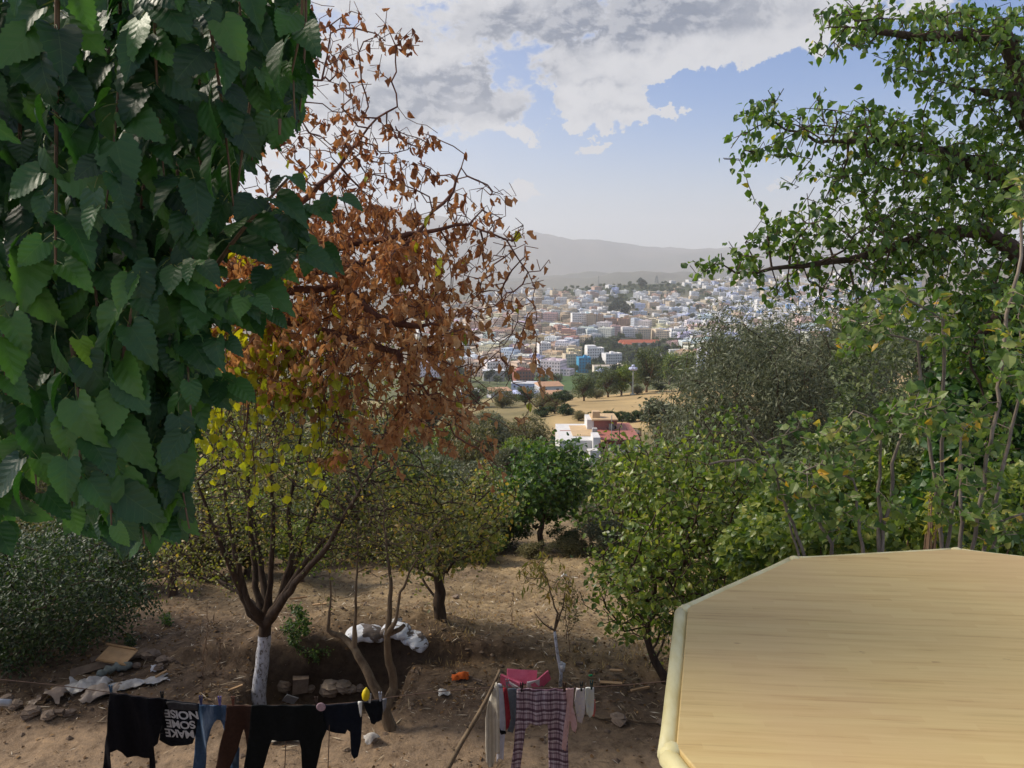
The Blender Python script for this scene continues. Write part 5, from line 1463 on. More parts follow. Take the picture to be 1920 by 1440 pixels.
# ---- the big mulberry at the terrace's left side
def mulberry():
    base = Vector((-4.6, 3.9, h1(-4.6, 3.9)))
    root = empty('mulberry_tree', base, 'large mulberry tree with drooping heart-shaped dark green leaves at the terrace side', 'tree')
    poly = [(-400, -400), (600, -400), (592, 40), (588, 130), (566, 230), (520, 262), (478, 300), (452, 330), (440, 400), (405, 440), (395, 480), (400, 560), (390, 640), (398, 700), (395, 770), (360, 830), (350, 900), (372, 960), (360, 1000),
            (300, 985), (262, 1050), (235, 990), (180, 985), (120, 960), (60, 985), (-60, 1010), (-400, 1000)]
    r = random.Random(21)
    stems = []            # polylines of world points with radius
    def shoot(x0, y0, x1, y1, Y0, Y1, n=14, bow=0.0, r0=.0055):
        pts = []
        for k in range(n):
            f = k / (n - 1); px = x0 + (x1 - x0) * f + bow * math.sin(f * 3.14); py = y0 + (y1 - y0) * f; Yk = Y0 + (Y1 - Y0) * f
            pts.append(P(px, py, Yk))
        stems.append((pts, r0))
    # shoots that read clearly
    for a in ((108, -60, 104, 500, 1.55, 1.5, 14, 0), (300, -80, 262, 400, 1.75, 1.7, 13, 12), (36, 150, 40, 420, 1.9, 1.85, 8, 0), (640 / 2, 880 / 2, 330, 960, 1.8, 1.8, 12, 10),
              (10, 600, 12, 740, 1.5, 1.5, 5, 0), (135, 640, 150, 900, 1.5, 1.45, 8, 6), (500, -100, 470, 270, 2.2, 2.1, 12, 10), (570, -120, 560, 230, 2.4, 2.3, 11, 8)): shoot(*a)
    # layers of hanging shoots
    for (Y, n_) in ((1.65, 32), (1.95, 42), (2.35, 54), (2.8, 62), (3.3, 66)):
        for i in range(n_):
            x = -330 + (930) * (i + r.uniform(-.3, 1.3)) / n_; y0 = r.uniform(-330, 560); L = r.uniform(260, 620)
            x1 = x + r.uniform(-60, 60)
            shoot(x, y0, x1, y0 + L, Y + r.uniform(-.15, .15), Y + r.uniform(-.2, .12), int(L * Y / F / .039) + 3, r.uniform(-30, 30), .004)
    for x in range(150, 385, 18):
        for Y in (1.7, 1.95, 2.3):
            y0 = r.uniform(560, 720); L = r.uniform(220, 420); shoot(x + r.uniform(-15, 15), y0, x + r.uniform(-20, 20), y0 + L, Y, Y + r.uniform(-.1, .1), int(L * Y / F / .039) + 3, r.uniform(-20, 20), .004)
    # the shoots that stand out to the right
    out_shoots = [(400, 505, 540, 335, 1.75, 1.65), (430, 440, 632, 372, 1.85, 1.8), (400, 590, 560, 480, 1.8, 1.7), (380, 560, 500, 590, 1.85, 1.8), (350, 560, 470, 560, 1.6, 1.55), (330, 700, 430, 720, 1.7, 1.65), (300, 640, 420, 640, 1.6, 1.55), (300, 520, 372, 500, 1.6, 1.5), (470, 380, 600, 470, 2.0, 1.95)]
    no = len(stems)
    for a in out_shoots: shoot(*a, 5, -6)
    V = []; tips = []
    B, A, N_, Sz = [], [], [], []
    mb = MB(); segs = 0
    OUT = []
    for si, (pts, r0) in enumerate(stems):
        arr = np.array([tuple(p) for p in pts]); qx, qy = project(arr)
        out = si >= no
        ok = inpoly(qx, qy, poly) | out
        keep = [pts[i] for i in range(len(pts)) if ok[i]]
        # only the first unbroken run
        run = []
        for i in range(len(pts)):
            if ok[i]: run.append(i)
            elif run: break
        if len(run) < 2: continue
        pr = [pts[i] for i in run]
        mb.tube(pr, [r0 * (1 - .6 * k / len(pr)) for k in range(len(pr))], 5)
        for j, i in enumerate(run):
            if out and j % 1: continue
            p = pts[i]
            for rep in range(2 if (out or (i % 3 == 0)) else 1):
                sgn = 1 if (i + rep) % 2 else -1
                ang = r.uniform(-1.2, 1.2)
                side = Vector((sgn * math.cos(ang), -abs(math.sin(ang)) * .8 - .25, 0))
                ax = side * r.uniform(.2, 1.1) + Vector((r.uniform(-.1, .5), 0, -1)) * r.uniform(.6, 1.3)
                if out: ax = side * .6 + (pts[min(i + 1, len(pts) - 1)] - pts[max(i - 1, 0)]).normalized() * .5 + Vector((0, 0, -.6))
                nn = Vector((sgn * .45, -1.0, .55)) + Vector((r.uniform(-.9, .9), r.uniform(-.5, .5), r.uniform(-.6, .6)))
                if out: nn = Vector((r.uniform(-.5, .5), -.7, .8))
                s = r.choice((r.uniform(.05, .075), r.uniform(.065, .10), r.uniform(.075, .105)))
                if j > len(run) - 3: s *= .8
                ax.normalize()
                B.append(tuple(p + side * s * .30 + Vector((0, 0, s * .05)))); A.append(tuple(ax)); N_.append(tuple(nn)); Sz.append(s); OUT.append(out)
    B = np.array(B); A = np.array(A); N_ = np.array(N_); Sz = np.array(Sz)
    tip = B + unit(A) * Sz[:, None] * .9
    qx, qy = project(tip); poly2 = [(x, y + (45 if y > 900 else 0)) for x, y in poly]
    ok = inpoly(qx, qy, poly2)
    nstd = len(B); isout = np.zeros(nstd, bool)
    # leaves of the outstanding shoots are always kept
    cnt = 0
    ox, oy = project(B); ok |= np.array(OUT)
    B, A, N_, Sz = B[ok], A[ok], N_[ok], Sz[ok]
    rn = rng.random(len(B)) * .9; 
    # a few fresh light green leaves low on the left
    q1, q2 = project(B)
    fresh = np.argsort((q1 - 130) ** 2 + (q2 - 640) ** 2 + (B[:, 1] > 1.6) * 1e5)[:1]; Sz[fresh] *= .8; rn[fresh] = 1.0
    low = (q2 > 480) & (B[:, 1] < 1.95); rn[low] = np.clip(rn[low] + .12, 0, .95); rn[fresh] = 1.0
    mb.build('shoots', M['bark_brown'], root, True)
    leaves('leaves', B, A, N_, Sz, TM, M['mulberry'], root, rn, True)
    print('mulberry leaves', len(B))
    # trunk and limbs behind the leaves
    att = blob_pts([(150, 100, 3.6, 420, 420, .5, 160), (-100, 600, 3.4, 300, 300, .4, 80), (350, -200, 3.2, 300, 250, .5, 80)])
    path = [([v3(base), (-4.3, 3.9, 1.6), (-3.7, 3.8, 3.2), (-3.0, 3.8, 4.4), (-2.3, 3.7, 5.3)], [.17, .15, .13, .10, .07], -1)]
    X, par, fix = colonize(path, att, .16, .2, 60, seed=4)
    limbs('trunk', X, par, radii(X, par, fix, .006), M['bark_brown'], root)
mulberry()

# ---- withered tree with crisp orange-brown leaves, some still yellow
def withered():
    base = Vector((-5.0, 5.2, h1(-5.0, 5.2)))
    p = lambda x, y, Y: v3(P(x, y, Y))
    main = [v3(base), (-4.2, 5.0, 2.3), (-3.1, 4.7, 4.0), p(230, 430, 4.4), p(380, 490, 4.2), p(480, 508, 4.1), p(575, 508, 4.0)]
    rad = [.12, .10, .08, .06, .045, .04, .034]
    att = blob_pts([(560, 480, 4.3, 230, 150, .7, 1000), (700, 560, 4.1, 220, 170, .7, 1250), (560, 640, 4.2, 210, 130, .6, 800), (850, 620, 4.0, 130, 160, .5, 420), (770, 750, 4.1, 150, 90, .4, 260),
                    (650, 330, 4.4, 170, 130, .6, 340), (600, 170, 4.6, 110, 150, .5, 170), (640, 60, 4.6, 130, 70, .4, 110), (760, 60, 4.6, 60, 40, .3, 22), (720, 300, 4.3, 120, 90, .5, 120), (780, 240, 4.4, 60, 40, .3, 10),
                    (860, 430, 4.2, 130, 90, .5, 150), (960, 500, 4.0, 55, 120, .4, 60), (700, 830, 4.1, 190, 60, .4, 36), (900, 850, 4.0, 80, 60, .3, 14), (1050, 750, 3.9, 30, 40, .2, 6), (990, 620, 3.9, 30, 120, .3, 26), (460, 560, 4.3, 110, 160, .5, 260), (900, 380, 4.2, 90, 60, .4, 34), (1000, 760, 3.9, 60, 60, .3, 10), (1010, 520, 3.9, 12, 60, .2, 8)], seed=8)
    paths = [(main, rad, -1)]
    X0, p0, f0 = colonize(paths, att[:1] * 0 + 1e6, .1, .05, 0)     # count trunk nodes for attachments
    def near(X, q): return int(np.argmin(np.linalg.norm(X - q, axis=1)))
    i1 = near(X0, p(575, 508, 4.0)); i2 = near(X0, p(390, 490, 4.2)); i3 = near(X0, p(300, 460, 4.3))
    paths.append(([p(640, 535, 3.98), p(700, 590, 3.95), p(745, 606, 3.93), p(785, 612, 3.9)], [.03, .026, .020, .014], i1))
    X1, _, _ = colonize(paths, att[:1] * 0 + 1e6, .1, .05, 0); j = near(X1, p(728, 600, 3.94))
    paths.append(([p(745, 660, 3.95), p(765, 720, 3.95), p(762, 770, 3.95)], [.016, .011, .006], j))
    paths.append(([p(650, 500, 4.0), p(760, 460, 4.05), p(850, 360, 4.1), p(872, 290, 4.1)], [.016, .012, .008, .003], i1))
    X1, _, _ = colonize(paths, att[:1] * 0 + 1e6, .1, .05, 0); j = near(X1, p(820, 385, 4.08))
    paths.append(([p(880, 420, 4.05), p(950, 450, 4.0), p(990, 510, 3.95), p(1003, 540, 3.95)], [.006, .005, .004, .0025], j))
    paths.append(([p(420, 380, 4.3), p(470, 260, 4.4), p(530, 140, 4.5)], [.024, .018, .01], i2))
    paths.append(([p(520, 420, 4.3), p(620, 330, 4.3), p(690, 240, 4.35)], [.022, .014, .006], i2))
    paths.append(([p(440, 560, 4.25), p(520, 640, 4.2), p(600, 700, 4.15)], [.022, .014, .006], i2))
    root = empty('withered_tree', base, 'half dead tree covered in crisp orange-brown curled leaves', 'tree')
    X, par, fix = colonize(paths, att, .075, .065, 140, .38, (0, 0, -.02), None, 5)
    rad = radii(X, par, fix, .0019, 2.3, .05)
    limbs('branches', X, par, rad, M['bark_red'], root, 5)
    B, D, idx = leaf_sites(X, par, rad, .0042, 7, .018, 4)
    qx, qy = project(B); r = np.random.default_rng(9)
    # dense in the lower left, sparse towards the sky
    dn = .95 - .62 * sstep(qx - qy * .25, 620, 800)
    dn = np.where(qy < 380, .24, dn); dn = np.where(qx > 880, .25, dn); dn = np.clip(dn, .2, .95)
    clump = vnoise(B[:, 0] * 7, B[:, 2] * 7 + B[:, 1] * 5) + .5
    k = r.random(len(B)) < dn * (.06 + 1.15 * clump) * .64
    B, D = B[k], D[k]; qx, qy = qx[k], qy[k]; n = len(B)
    A = np.array([0, 0, -1.0]) + r.normal(0, .45, (n, 3)) + D * .2
    Nn = r.normal(0, 1, (n, 3)) + np.array([0, -.6, .2])
    rn = r.random(n) * .62 + np.clip((qy - 250) / 400, 0, 1) * .38
    B[:, 2] -= .01
    yel = (inpoly(qx, qy, [(300, 640), (480, 600), (640, 690), (640, 960), (420, 990), (330, 880)]) & (r.random(n) < .22)) | (r.random(n) < .02) | (inpoly(qx, qy, [(360, 480), (520, 400), (560, 470), (520, 640), (380, 640)]) & (r.random(n) < .10))
    leaves('dried_leaves', B[~yel], A[~yel], Nn[~yel], r.uniform(.030, .068, n)[~yel], TC, M['dried'], root, rn[~yel])
    leaves('yellow_leaves', B[yel], A[yel], Nn[yel], r.uniform(.04, .07, n)[yel], TW + TC[:3], M['yellow'], root)
    print('withered', n, len(X))
    # yellow clusters low in front
    cl = [(445, 855, 7), (470, 870, 6), (520, 850, 5), (590, 900, 7), (465, 965, 4), (610, 850, 6), (400, 790, 7), (500, 745, 7), (560, 770, 6), (450, 700, 6), (640, 720, 4), (380, 820, 6), (340, 845, 5), (540, 700, 5), (585, 840, 4), (430, 640, 4), (600, 780, 5), (510, 610, 5)]
    B2 = []; mb = MB()
    for (x, y, m) in cl:
        for q in range(m):
            B2.append(tuple(P(x + r.normal(0, 14), y + r.normal(0, 16), 4.1 + r.normal(0, .04))))
        top = P(x + 8, y - 140, 4.12); mb.tube([top, P(x + 14, y - 60, 4.1), P(x, y - 5, 4.1)], [.0035, .0028, .0015], 5)
    for q in range(120):
        x, y = r.uniform(330, 660), r.uniform(600, 930)
        if not inpoly(x, y, [(310, 800), (380, 590), (560, 590), (680, 700), (660, 900), (520, 950), (380, 900)]): continue
        top = P(x + r.normal(0, 15), y - r.uniform(60, 130), 4.15); mb.tube([top, P(x + r.normal(0, 12), y - 40, 4.12), P(x, y - 5, 4.1)], [.003, .0022, .0012], 4)
        for w_ in range(r.integers(2, 5)): B2.append(tuple(P(x + r.normal(0, 13), y + r.normal(-12, 18), 4.1 + r.normal(0, .05))))
    B2 = np.array(B2); n2 = len(B2)
    leaves('yellow_leaves', B2, np.array([0, 0, -1.0]) + r.normal(0, .4, (n2, 3)), r.normal(0, .8, (n2, 3)) + np.array([0, -1, .4]), r.uniform(.032, .062, n2), TW, M['yellow'], root)
    mb.build('drooping_twigs', M['bark_red'], root, True)
withered()

# ---- whitewashed pomegranate-like tree in the yard
def wash_tree():
    g = PG(483, 1335); Y = g.y; b0 = v3(g) - np.array([0, 0, .08]); p = lambda x, y, d=0: v3(P(x, y, Y + d))
    fork = p(496, 1190)
    paths = [([b0, p(486, 1290), p(492, 1240), fork, p(497, 1168)], [.098, .082, .078, .085, .08], -1)]
    X0, _, _ = colonize(paths, np.full((1, 3), 1e6), .12, .05, 0); j = len(X0) - 1
    for q, rr in (([p(485, 1120, .1), p(474, 1040, .2), p(466, 930, .3), p(462, 800, .3), p(470, 680, .3)], [.040, .032, .024, .016, .009]),
                  ([p(505, 1110, -.1), p(512, 1000, -.2), p(508, 880, -.2), p(515, 740, -.1)], [.034, .026, .018, .009]),
                  ([p(520, 1130, .2), p(560, 1040, .3), p(600, 930, .4), p(625, 800, .4), p(640, 690, .4)], [.038, .030, .022, .014, .008]),
                  ([p(528, 1120, -.2), p(575, 1050, -.3), p(640, 980, -.3), p(690, 900, -.3), p(725, 800, -.3)], [.036, .028, .02, .014, .008]),
                  ([p(466, 1130, -.2), p(440, 1040, -.3), p(422, 930, -.3), p(415, 800, -.2)], [.036, .026, .018, .009]),
                  ([p(470, 1150, -.1), p(452, 1105, -.2), p(432, 1060, -.4), p(400, 990, -.6), p(370, 900, -.8)], [.050, .042, .034, .024, .012]),
                  ([p(500, 1130, .2), p(494, 1090, .3), p(480, 1000, .5), p(455, 900, .6)], [.05, .042, .032, .018]),
                  ([p(512, 1150, 0), p(530, 1105, 0), p(548, 1040, .1), p(540, 960, .2), p(560, 850, .3), p(575, 740, .4)], [.046, .040, .032, .025, .018, .009]),
                  ([p(522, 1140, -.3), p(560, 1085, -.5), p(610, 1030, -.8), p(650, 960, -1.0), p(700, 880, -1.2)], [.046, .038, .030, .020, .011]),
                  ([p(450, 1110, .3), p(410, 1090, .5), p(360, 1080, .8)], [.035, .026, .014])):
        paths.append((q, rr, j))
    att = blob_pts([(560, 880, Y, 240, 190, 1.3, 1200), (400, 960, Y, 130, 130, 1.0, 520), (700, 880, Y - .3, 150, 120, 1.0, 560), (560, 760, Y + .2, 250, 120, 1.1, 900), (640, 1030, Y, 120, 50, .8, 120), (560, 660, Y + .4, 200, 60, .8, 260), (450, 800, Y, 120, 100, .8, 260), (330, 1050, Y + .5, 70, 70, .6, 110), (780, 960, Y, 100, 80, .7, 120)], 12)
    tree('pomegranate_tree', tuple(b0), 'bare-branched tree with whitewashed trunk and thin olive-green leaves', 'tree', paths, att, .12, .12, .0042, M['bark_dark'],
         dict(size=.045, per=7, jit=.06, rthr=.012, t=TO + TF, mat=M['small_green'], hang=.3, up=.7, keep=lambda B: rng.random(len(B)) < .72 + .8 * (vnoise(B[:, 0] * 3, B[:, 2] * 3) )), iters=110, wander=.24, trop=(0, 0, .12), whitewash=fork[2] + .01, expo=2.15, rmax=.06)
wash_tree()

# ---- leaning slender trunks
def slender():
    g = PG(735, 1368); Y = g.y; p = lambda x, y, d=0: v3(P(x, y, Y + d)); b0 = v3(g) - np.array([0, 0, .08])
    paths = [([b0, p(722, 1330), p(690, 1262, .1), p(664, 1215, .2), p(640, 1192, .3), p(615, 1182, .3)], [.075, .056, .046, .040, .034, .022], -1),
             ]
    X0, _, _ = colonize(paths, np.full((1, 3), 1e6), .1, .05, 0)
    k0 = int(np.argmin(np.linalg.norm(X0 - p(722, 1330), axis=1))); k1 = int(np.argmin(np.linalg.norm(X0 - p(664, 1215, .2), axis=1)))
    paths += [([p(738, 1290, .15), p(727, 1225, .1), p(726, 1190, 0), p(731, 1140, 0), p(733, 1090, 0), p(722, 1000, 0)], [.050, .043, .036, .028, .020, .011], k0),
              ([p(666, 1160, .2), p(668, 1090, .2), p(672, 990, .2)], [.018, .013, .007], k1), ([p(620, 1120, .3), p(617, 1080, .3)], [.012, .008], len(X0) - 1)]
    X1, _, _ = colonize(paths, np.full((1, 3), 1e6), .1, .05, 0); k2 = int(np.argmin(np.linalg.norm(X1 - p(728, 1185), axis=1)))
    paths += [([p(742, 1165, -.1), p(750, 1110, -.1), p(775, 1060, -.2), p(810, 1010, -.3)], [.019, .014, .009, .005], k2), ([p(750, 1180, 0), p(758, 1172, 0)], [.026, .022], k2)]
    att = blob_pts([(720, 1010, Y, 110, 80, .6, 260), (670, 960, Y, 90, 90, .5, 160), (620, 1060, Y + .2, 30, 90, .4, 60), (800, 1000, Y, 70, 60, .5, 90)], 13)
    tree('slender_tree', tuple(b0), 'slender leaning tree with forked tan trunk behind the small black top', 'tree', paths, att, .10, .10, .0032, M['bark_tan'],
         dict(size=.045, per=2, jit=.04, rthr=.007, t=TO, mat=M['small_green'], hang=.5, keep=lambda B: rng.random(len(B)) < .5), iters=80, wander=.3, rmax=.05)
slender()

def yard_tree(name, bpx, bpy, trunk, blobs, label, mat, size, per, step, r0, r_trunk, bark_m, t=TF, jit=.08, seed=1, wander=.25, keep=None, **kw):
    g = PG(bpx, bpy); Y = g.y; b0 = v3(g) - np.array([0, 0, .1]); p = lambda x, y, d=0: v3(P(x, y, Y + d))
    paths = [([b0] + [p(*q) for q in trunk], [r_trunk * (1 - .45 * k / max(1, len(trunk))) for k in range(len(trunk) + 1)], -1)]
    rs = random.Random(seed * 7); bl = [(x, y, Y + d, rx, ry, rY, n) for (x, y, d, rx, ry, rY, n) in blobs]
    for (x, y, d, rx, ry, rY, n) in blobs:          # shoots that stick out of the crown
        for k_ in range(9):
            a_ = rs.uniform(-.2, 3.34); f_ = rs.uniform(.95, 1.25)
            bl.append((x + math.cos(a_) * rx * f_, y - math.sin(a_) * ry * f_, Y + d + rs.uniform(-.5, .5) * rY, rx * .09 + 4, ry * .22 + 5, .12, 12))
    att = blob_pts(bl, seed)
    return tree(name, tuple(b0), label, 'tree' if 'tree' in name else 'bush', paths, att, step, step * .95, r0, bark_m, dict(size=size, per=per, jit=jit, rthr=r0 * 3.2, t=t, mat=mat, keep=keep, **kw), seed=seed, wander=wander, rmax=r_trunk)

yard_tree('young_fruit_tree', 825, 1163, [(826, 1110), (820, 1082)], [(850, 990, 0, 95, 75, 1.4, 420), (800, 1040, 0, 90, 35, 1.2, 160), (900, 940, .3, 60, 60, 1.0, 150), (760, 960, 0, 60, 60, 1, 120)],
          'yellow-green fruit tree with short dark trunk in the middle of the yard', M['small_green'], .062, 11, .17, .006, .10, M['bark_dark'], TO, seed=2)
yard_tree('citrus_tree', 1252, 1283, [(1228, 1240), (1214, 1200), (1225, 1120)], [(1290, 1010, .3, 150, 170, 1.4, 1500), (1190, 1110, 0, 85, 90, 1.0, 520), (1350, 880, .5, 90, 90, 1.0, 420), (1400, 1000, .5, 90, 120, 1.0, 420), (1220, 900, .5, 80, 80, 1, 260), (1260, 1120, .2, 110, 70, 1, 380)],
          'dense leafy green citrus tree left of the table', M['citrus'], .078, 13, .17, .005, .06, M['bark_dark'], TO + TF, seed=3, wander=.3, up=.6, keep=lambda B: rng.random(len(B)) < .75 + 1.3 * vnoise(B[:, 0] * 2.6, B[:, 2] * 2.6 + B[:, 1]))
yard_tree('fig_tree', 1018, 1034, [(1012, 1000), (1018, 975)], [(1010, 915, 0, 62, 60, 1.4, 380), (1040, 865, .5, 50, 34, 1.2, 130), (975, 940, 0, 35, 35, 1, 110), (1060, 930, 0, 30, 40, 1, 90)],
          'dark green rounded fig tree at the far end of the yard', M['fig'], .13, 14, .24, .009, .10, M['bark_dark'], TW, jit=.16, seed=4)
yard_tree('fig_bush', 1110, 1020, [(1105, 990), (1100, 960)], [(1110, 920, 0, 55, 60, 1.2, 220), (1140, 870, 0, 40, 40, 1, 90), (1080, 960, 0, 35, 30, 1, 70)],
          'airy pale green fig bush right of the dark fig tree', M['fig'], .15, 3, .26, .010, .05, M['bark_grey'], TW, jit=.12, seed=5, tint=lambda B, r: r * .5 + .5)
yard_tree('hedge_bush', 60, 1210, [(60, 1150)], [(70, 1110, 0, 210, 120, 1.5, 1300), (-80, 1180, -.5, 150, 120, 1.4, 500), (190, 1050, .8, 110, 70, 1.2, 420), (20, 1210, -.8, 60, 60, .6, 200)],
          'dense dark green hedge at the left under the mulberry', M['hedge'], .052, 38, .17, .004, .05, M['bark_dark'], TF, jit=.09, seed=6)
yard_tree('hedge_tree', 325, 1118, [(322, 1080), (322, 1020)], [(300, 1000, 0, 110, 60, 1.5, 300), (400, 980, .6, 120, 60, 1.5, 240), (250, 960, 0, 80, 50, 1, 160)],
          'dull brown-green tree with two stems behind the hedge', M['scrub'], .07, 7, .22, .007, .10, M['bark_dark'], TF, jit=.1, seed=7)
yard_tree('olive_tree', 1440, 1060, [(1430, 1000), (1440, 900)], [(1410, 790, 0, 150, 150, 2.2, 2000), (1490, 690, 0, 90, 90, 2, 560), (1370, 660, 0, 65, 75, 1.5, 380), (1320, 760, -.5, 60, 80, 1.5, 300), (1560, 800, .5, 130, 170, 2, 800), (1450, 930, 0, 160, 90, 2, 520), (1290, 740, -.5, 28, 26, .6, 60), (1620, 650, 1, 80, 80, 1.5, 260)],
          'big grey-green olive tree in front of the blue quarter', M['olive'], .125, 72, .34, .006, .20, M['bark_dark'], TN, jit=.24, seed=8, up=.5, keep=lambda B: rng.random(len(B)) < .85 + .8 * vnoise(B[:, 0] * 1.2, B[:, 2] * 1.2 + B[:, 1]))
yard_tree('almond_bush', 1215, 1010, [(1215, 980)], [(1220, 900, 0, 100, 100, 2, 520), (1170, 960, 0, 60, 60, 1.5, 240)],
          'pale yellowish green bush behind the citrus tree', M['scrub'], .14, 9, .36, .012, .08, M['bark_dark'], TF + TN, jit=.18, seed=9, tint=lambda B, r: r * .5 + .5)

# whitewashed sapling and twiggy shrub
def sapling():
    g = PG(1050, 1296); Y = g.y; b0 = v3(g); p = lambda x, y, d=0: v3(P(x, y, Y + d))
    paths = [([b0, p(1052, 1262), p(1045, 1225), p(1040, 1182)], [.018, .016, .015, .013], -1)]
    X0, _, _ = colonize(paths, np.full((1, 3), 1e6), .08, .05, 0); j = len(X0) - 1
    paths += [([p(1046, 1150), p(1032, 1110), p(1015, 1060)], [.012, .008, .004], j), ([p(1020, 1170), p(1003, 1150)], [.008, .003], j), ([p(1055, 1140), p(1062, 1090)], [.008, .004], j)]
    att = blob_pts([(1015, 1070, Y, 50, 45, .4, 90), (1060, 1100, Y, 26, 40, .3, 40)], 3)
    tree('whitewashed_sapling', tuple(b0), 'thin sapling with whitewashed stem and drooping narrow yellowish leaves', 'sapling', paths, att, .08, .08, .0028, M['bark_tan'],
         dict(size=.11, per=2, jit=.02, rthr=.006, t=TN, mat=M['small_green'], hang=1.0, spread=.3, tint=lambda B, r: r * .3 + .7), iters=50, rmax=.012, whitewash=None)
    t = MB(); X = [p(1050.5, 1290, -.005), p(1052, 1262, -.005), p(1045, 1225, -.005), p(1040, 1184, -.005)]
    t.tube(X, [.0215, .0195, .0185, .0165], 10); r_ = bpy.data.objects['whitewashed_sapling']; o = t.build('painted_stem', M['whitewash'], r_, True)
sapling()
def twig_shrub(bx, by, tx, ty, w, label, leafy=0, hgt=.6, mat='small_green', seed=0, name='twiggy_shrub'):
    g = PG(bx, by); Y = g.y; b0 = v3(g); p = lambda x, y, d=0: v3(P(x, y, Y + d))
    att = blob_pts([(tx, ty, Y, w, abs(by - ty) * .8, .25, 60)], seed)
    tree(name, tuple(b0), label, 'shrub', [([b0, p(bx, by - 8)], [.006, .005], -1)], att, .05, .05, .0018, M['bark_brown'],
         dict(size=.035, per=leafy, jit=.02, rthr=.005, t=TO, mat=M[mat]), iters=60, wander=.2, seed=seed) if leafy else None
    if not leafy:
        root = empty(name, tuple(b0), label, 'shrub')
        X, par, fix = colonize([([b0, p(bx, by - 8)], [.006, .005], -1)], att, .05, .05, 60, .2, seed=seed)
        limbs('stems', X, par, radii(X, par, fix, .0018), M['bark_brown'], root, 5)
twig_shrub(1068, 1225, 1068, 1140, 26, 'dry grey twiggy shrub right of the whitewashed sapling', 0, seed=1)
twig_shrub(1062, 1200, 1068, 1130, 30, 'dark twiggy bush top behind the dry shrub', 3, mat='scrub', seed=2)
twig_shrub(380, 1290, 388, 1190, 10, 'tall dry stalk standing left of the whitewashed trunk', 0, seed=3, name='dry_stalk')
twig_shrub(404, 1270, 412, 1220, 12, 'short dry stalk beside the tall one', 0, seed=4, name='dry_stalk')
twig_shrub(960, 1170, 962, 1130, 8, 'single dead stem on the dry slope', 0, seed=5, name='dry_stalk')
twig_shrub(560, 1225, 558, 1170, 34, 'small fresh green shrub at the earth bank beside the whitewashed trunk', 16, mat='fig', seed=6, name='green_shrub')
twig_shrub(600, 1245, 590, 1225, 30, 'low green sprig hanging over the earth bank', 10, mat='fig', seed=7, name='green_shrub')
twig_shrub(310, 1175, 312, 1160, 12, 'tiny yellow-green weed on the left slope', 8, mat='fig', seed=8, name='weed')
twig_shrub(240, 1215, 243, 1200, 14, 'tiny dark weed above the stone heap', 8, mat='hedge', seed=9, name='weed')

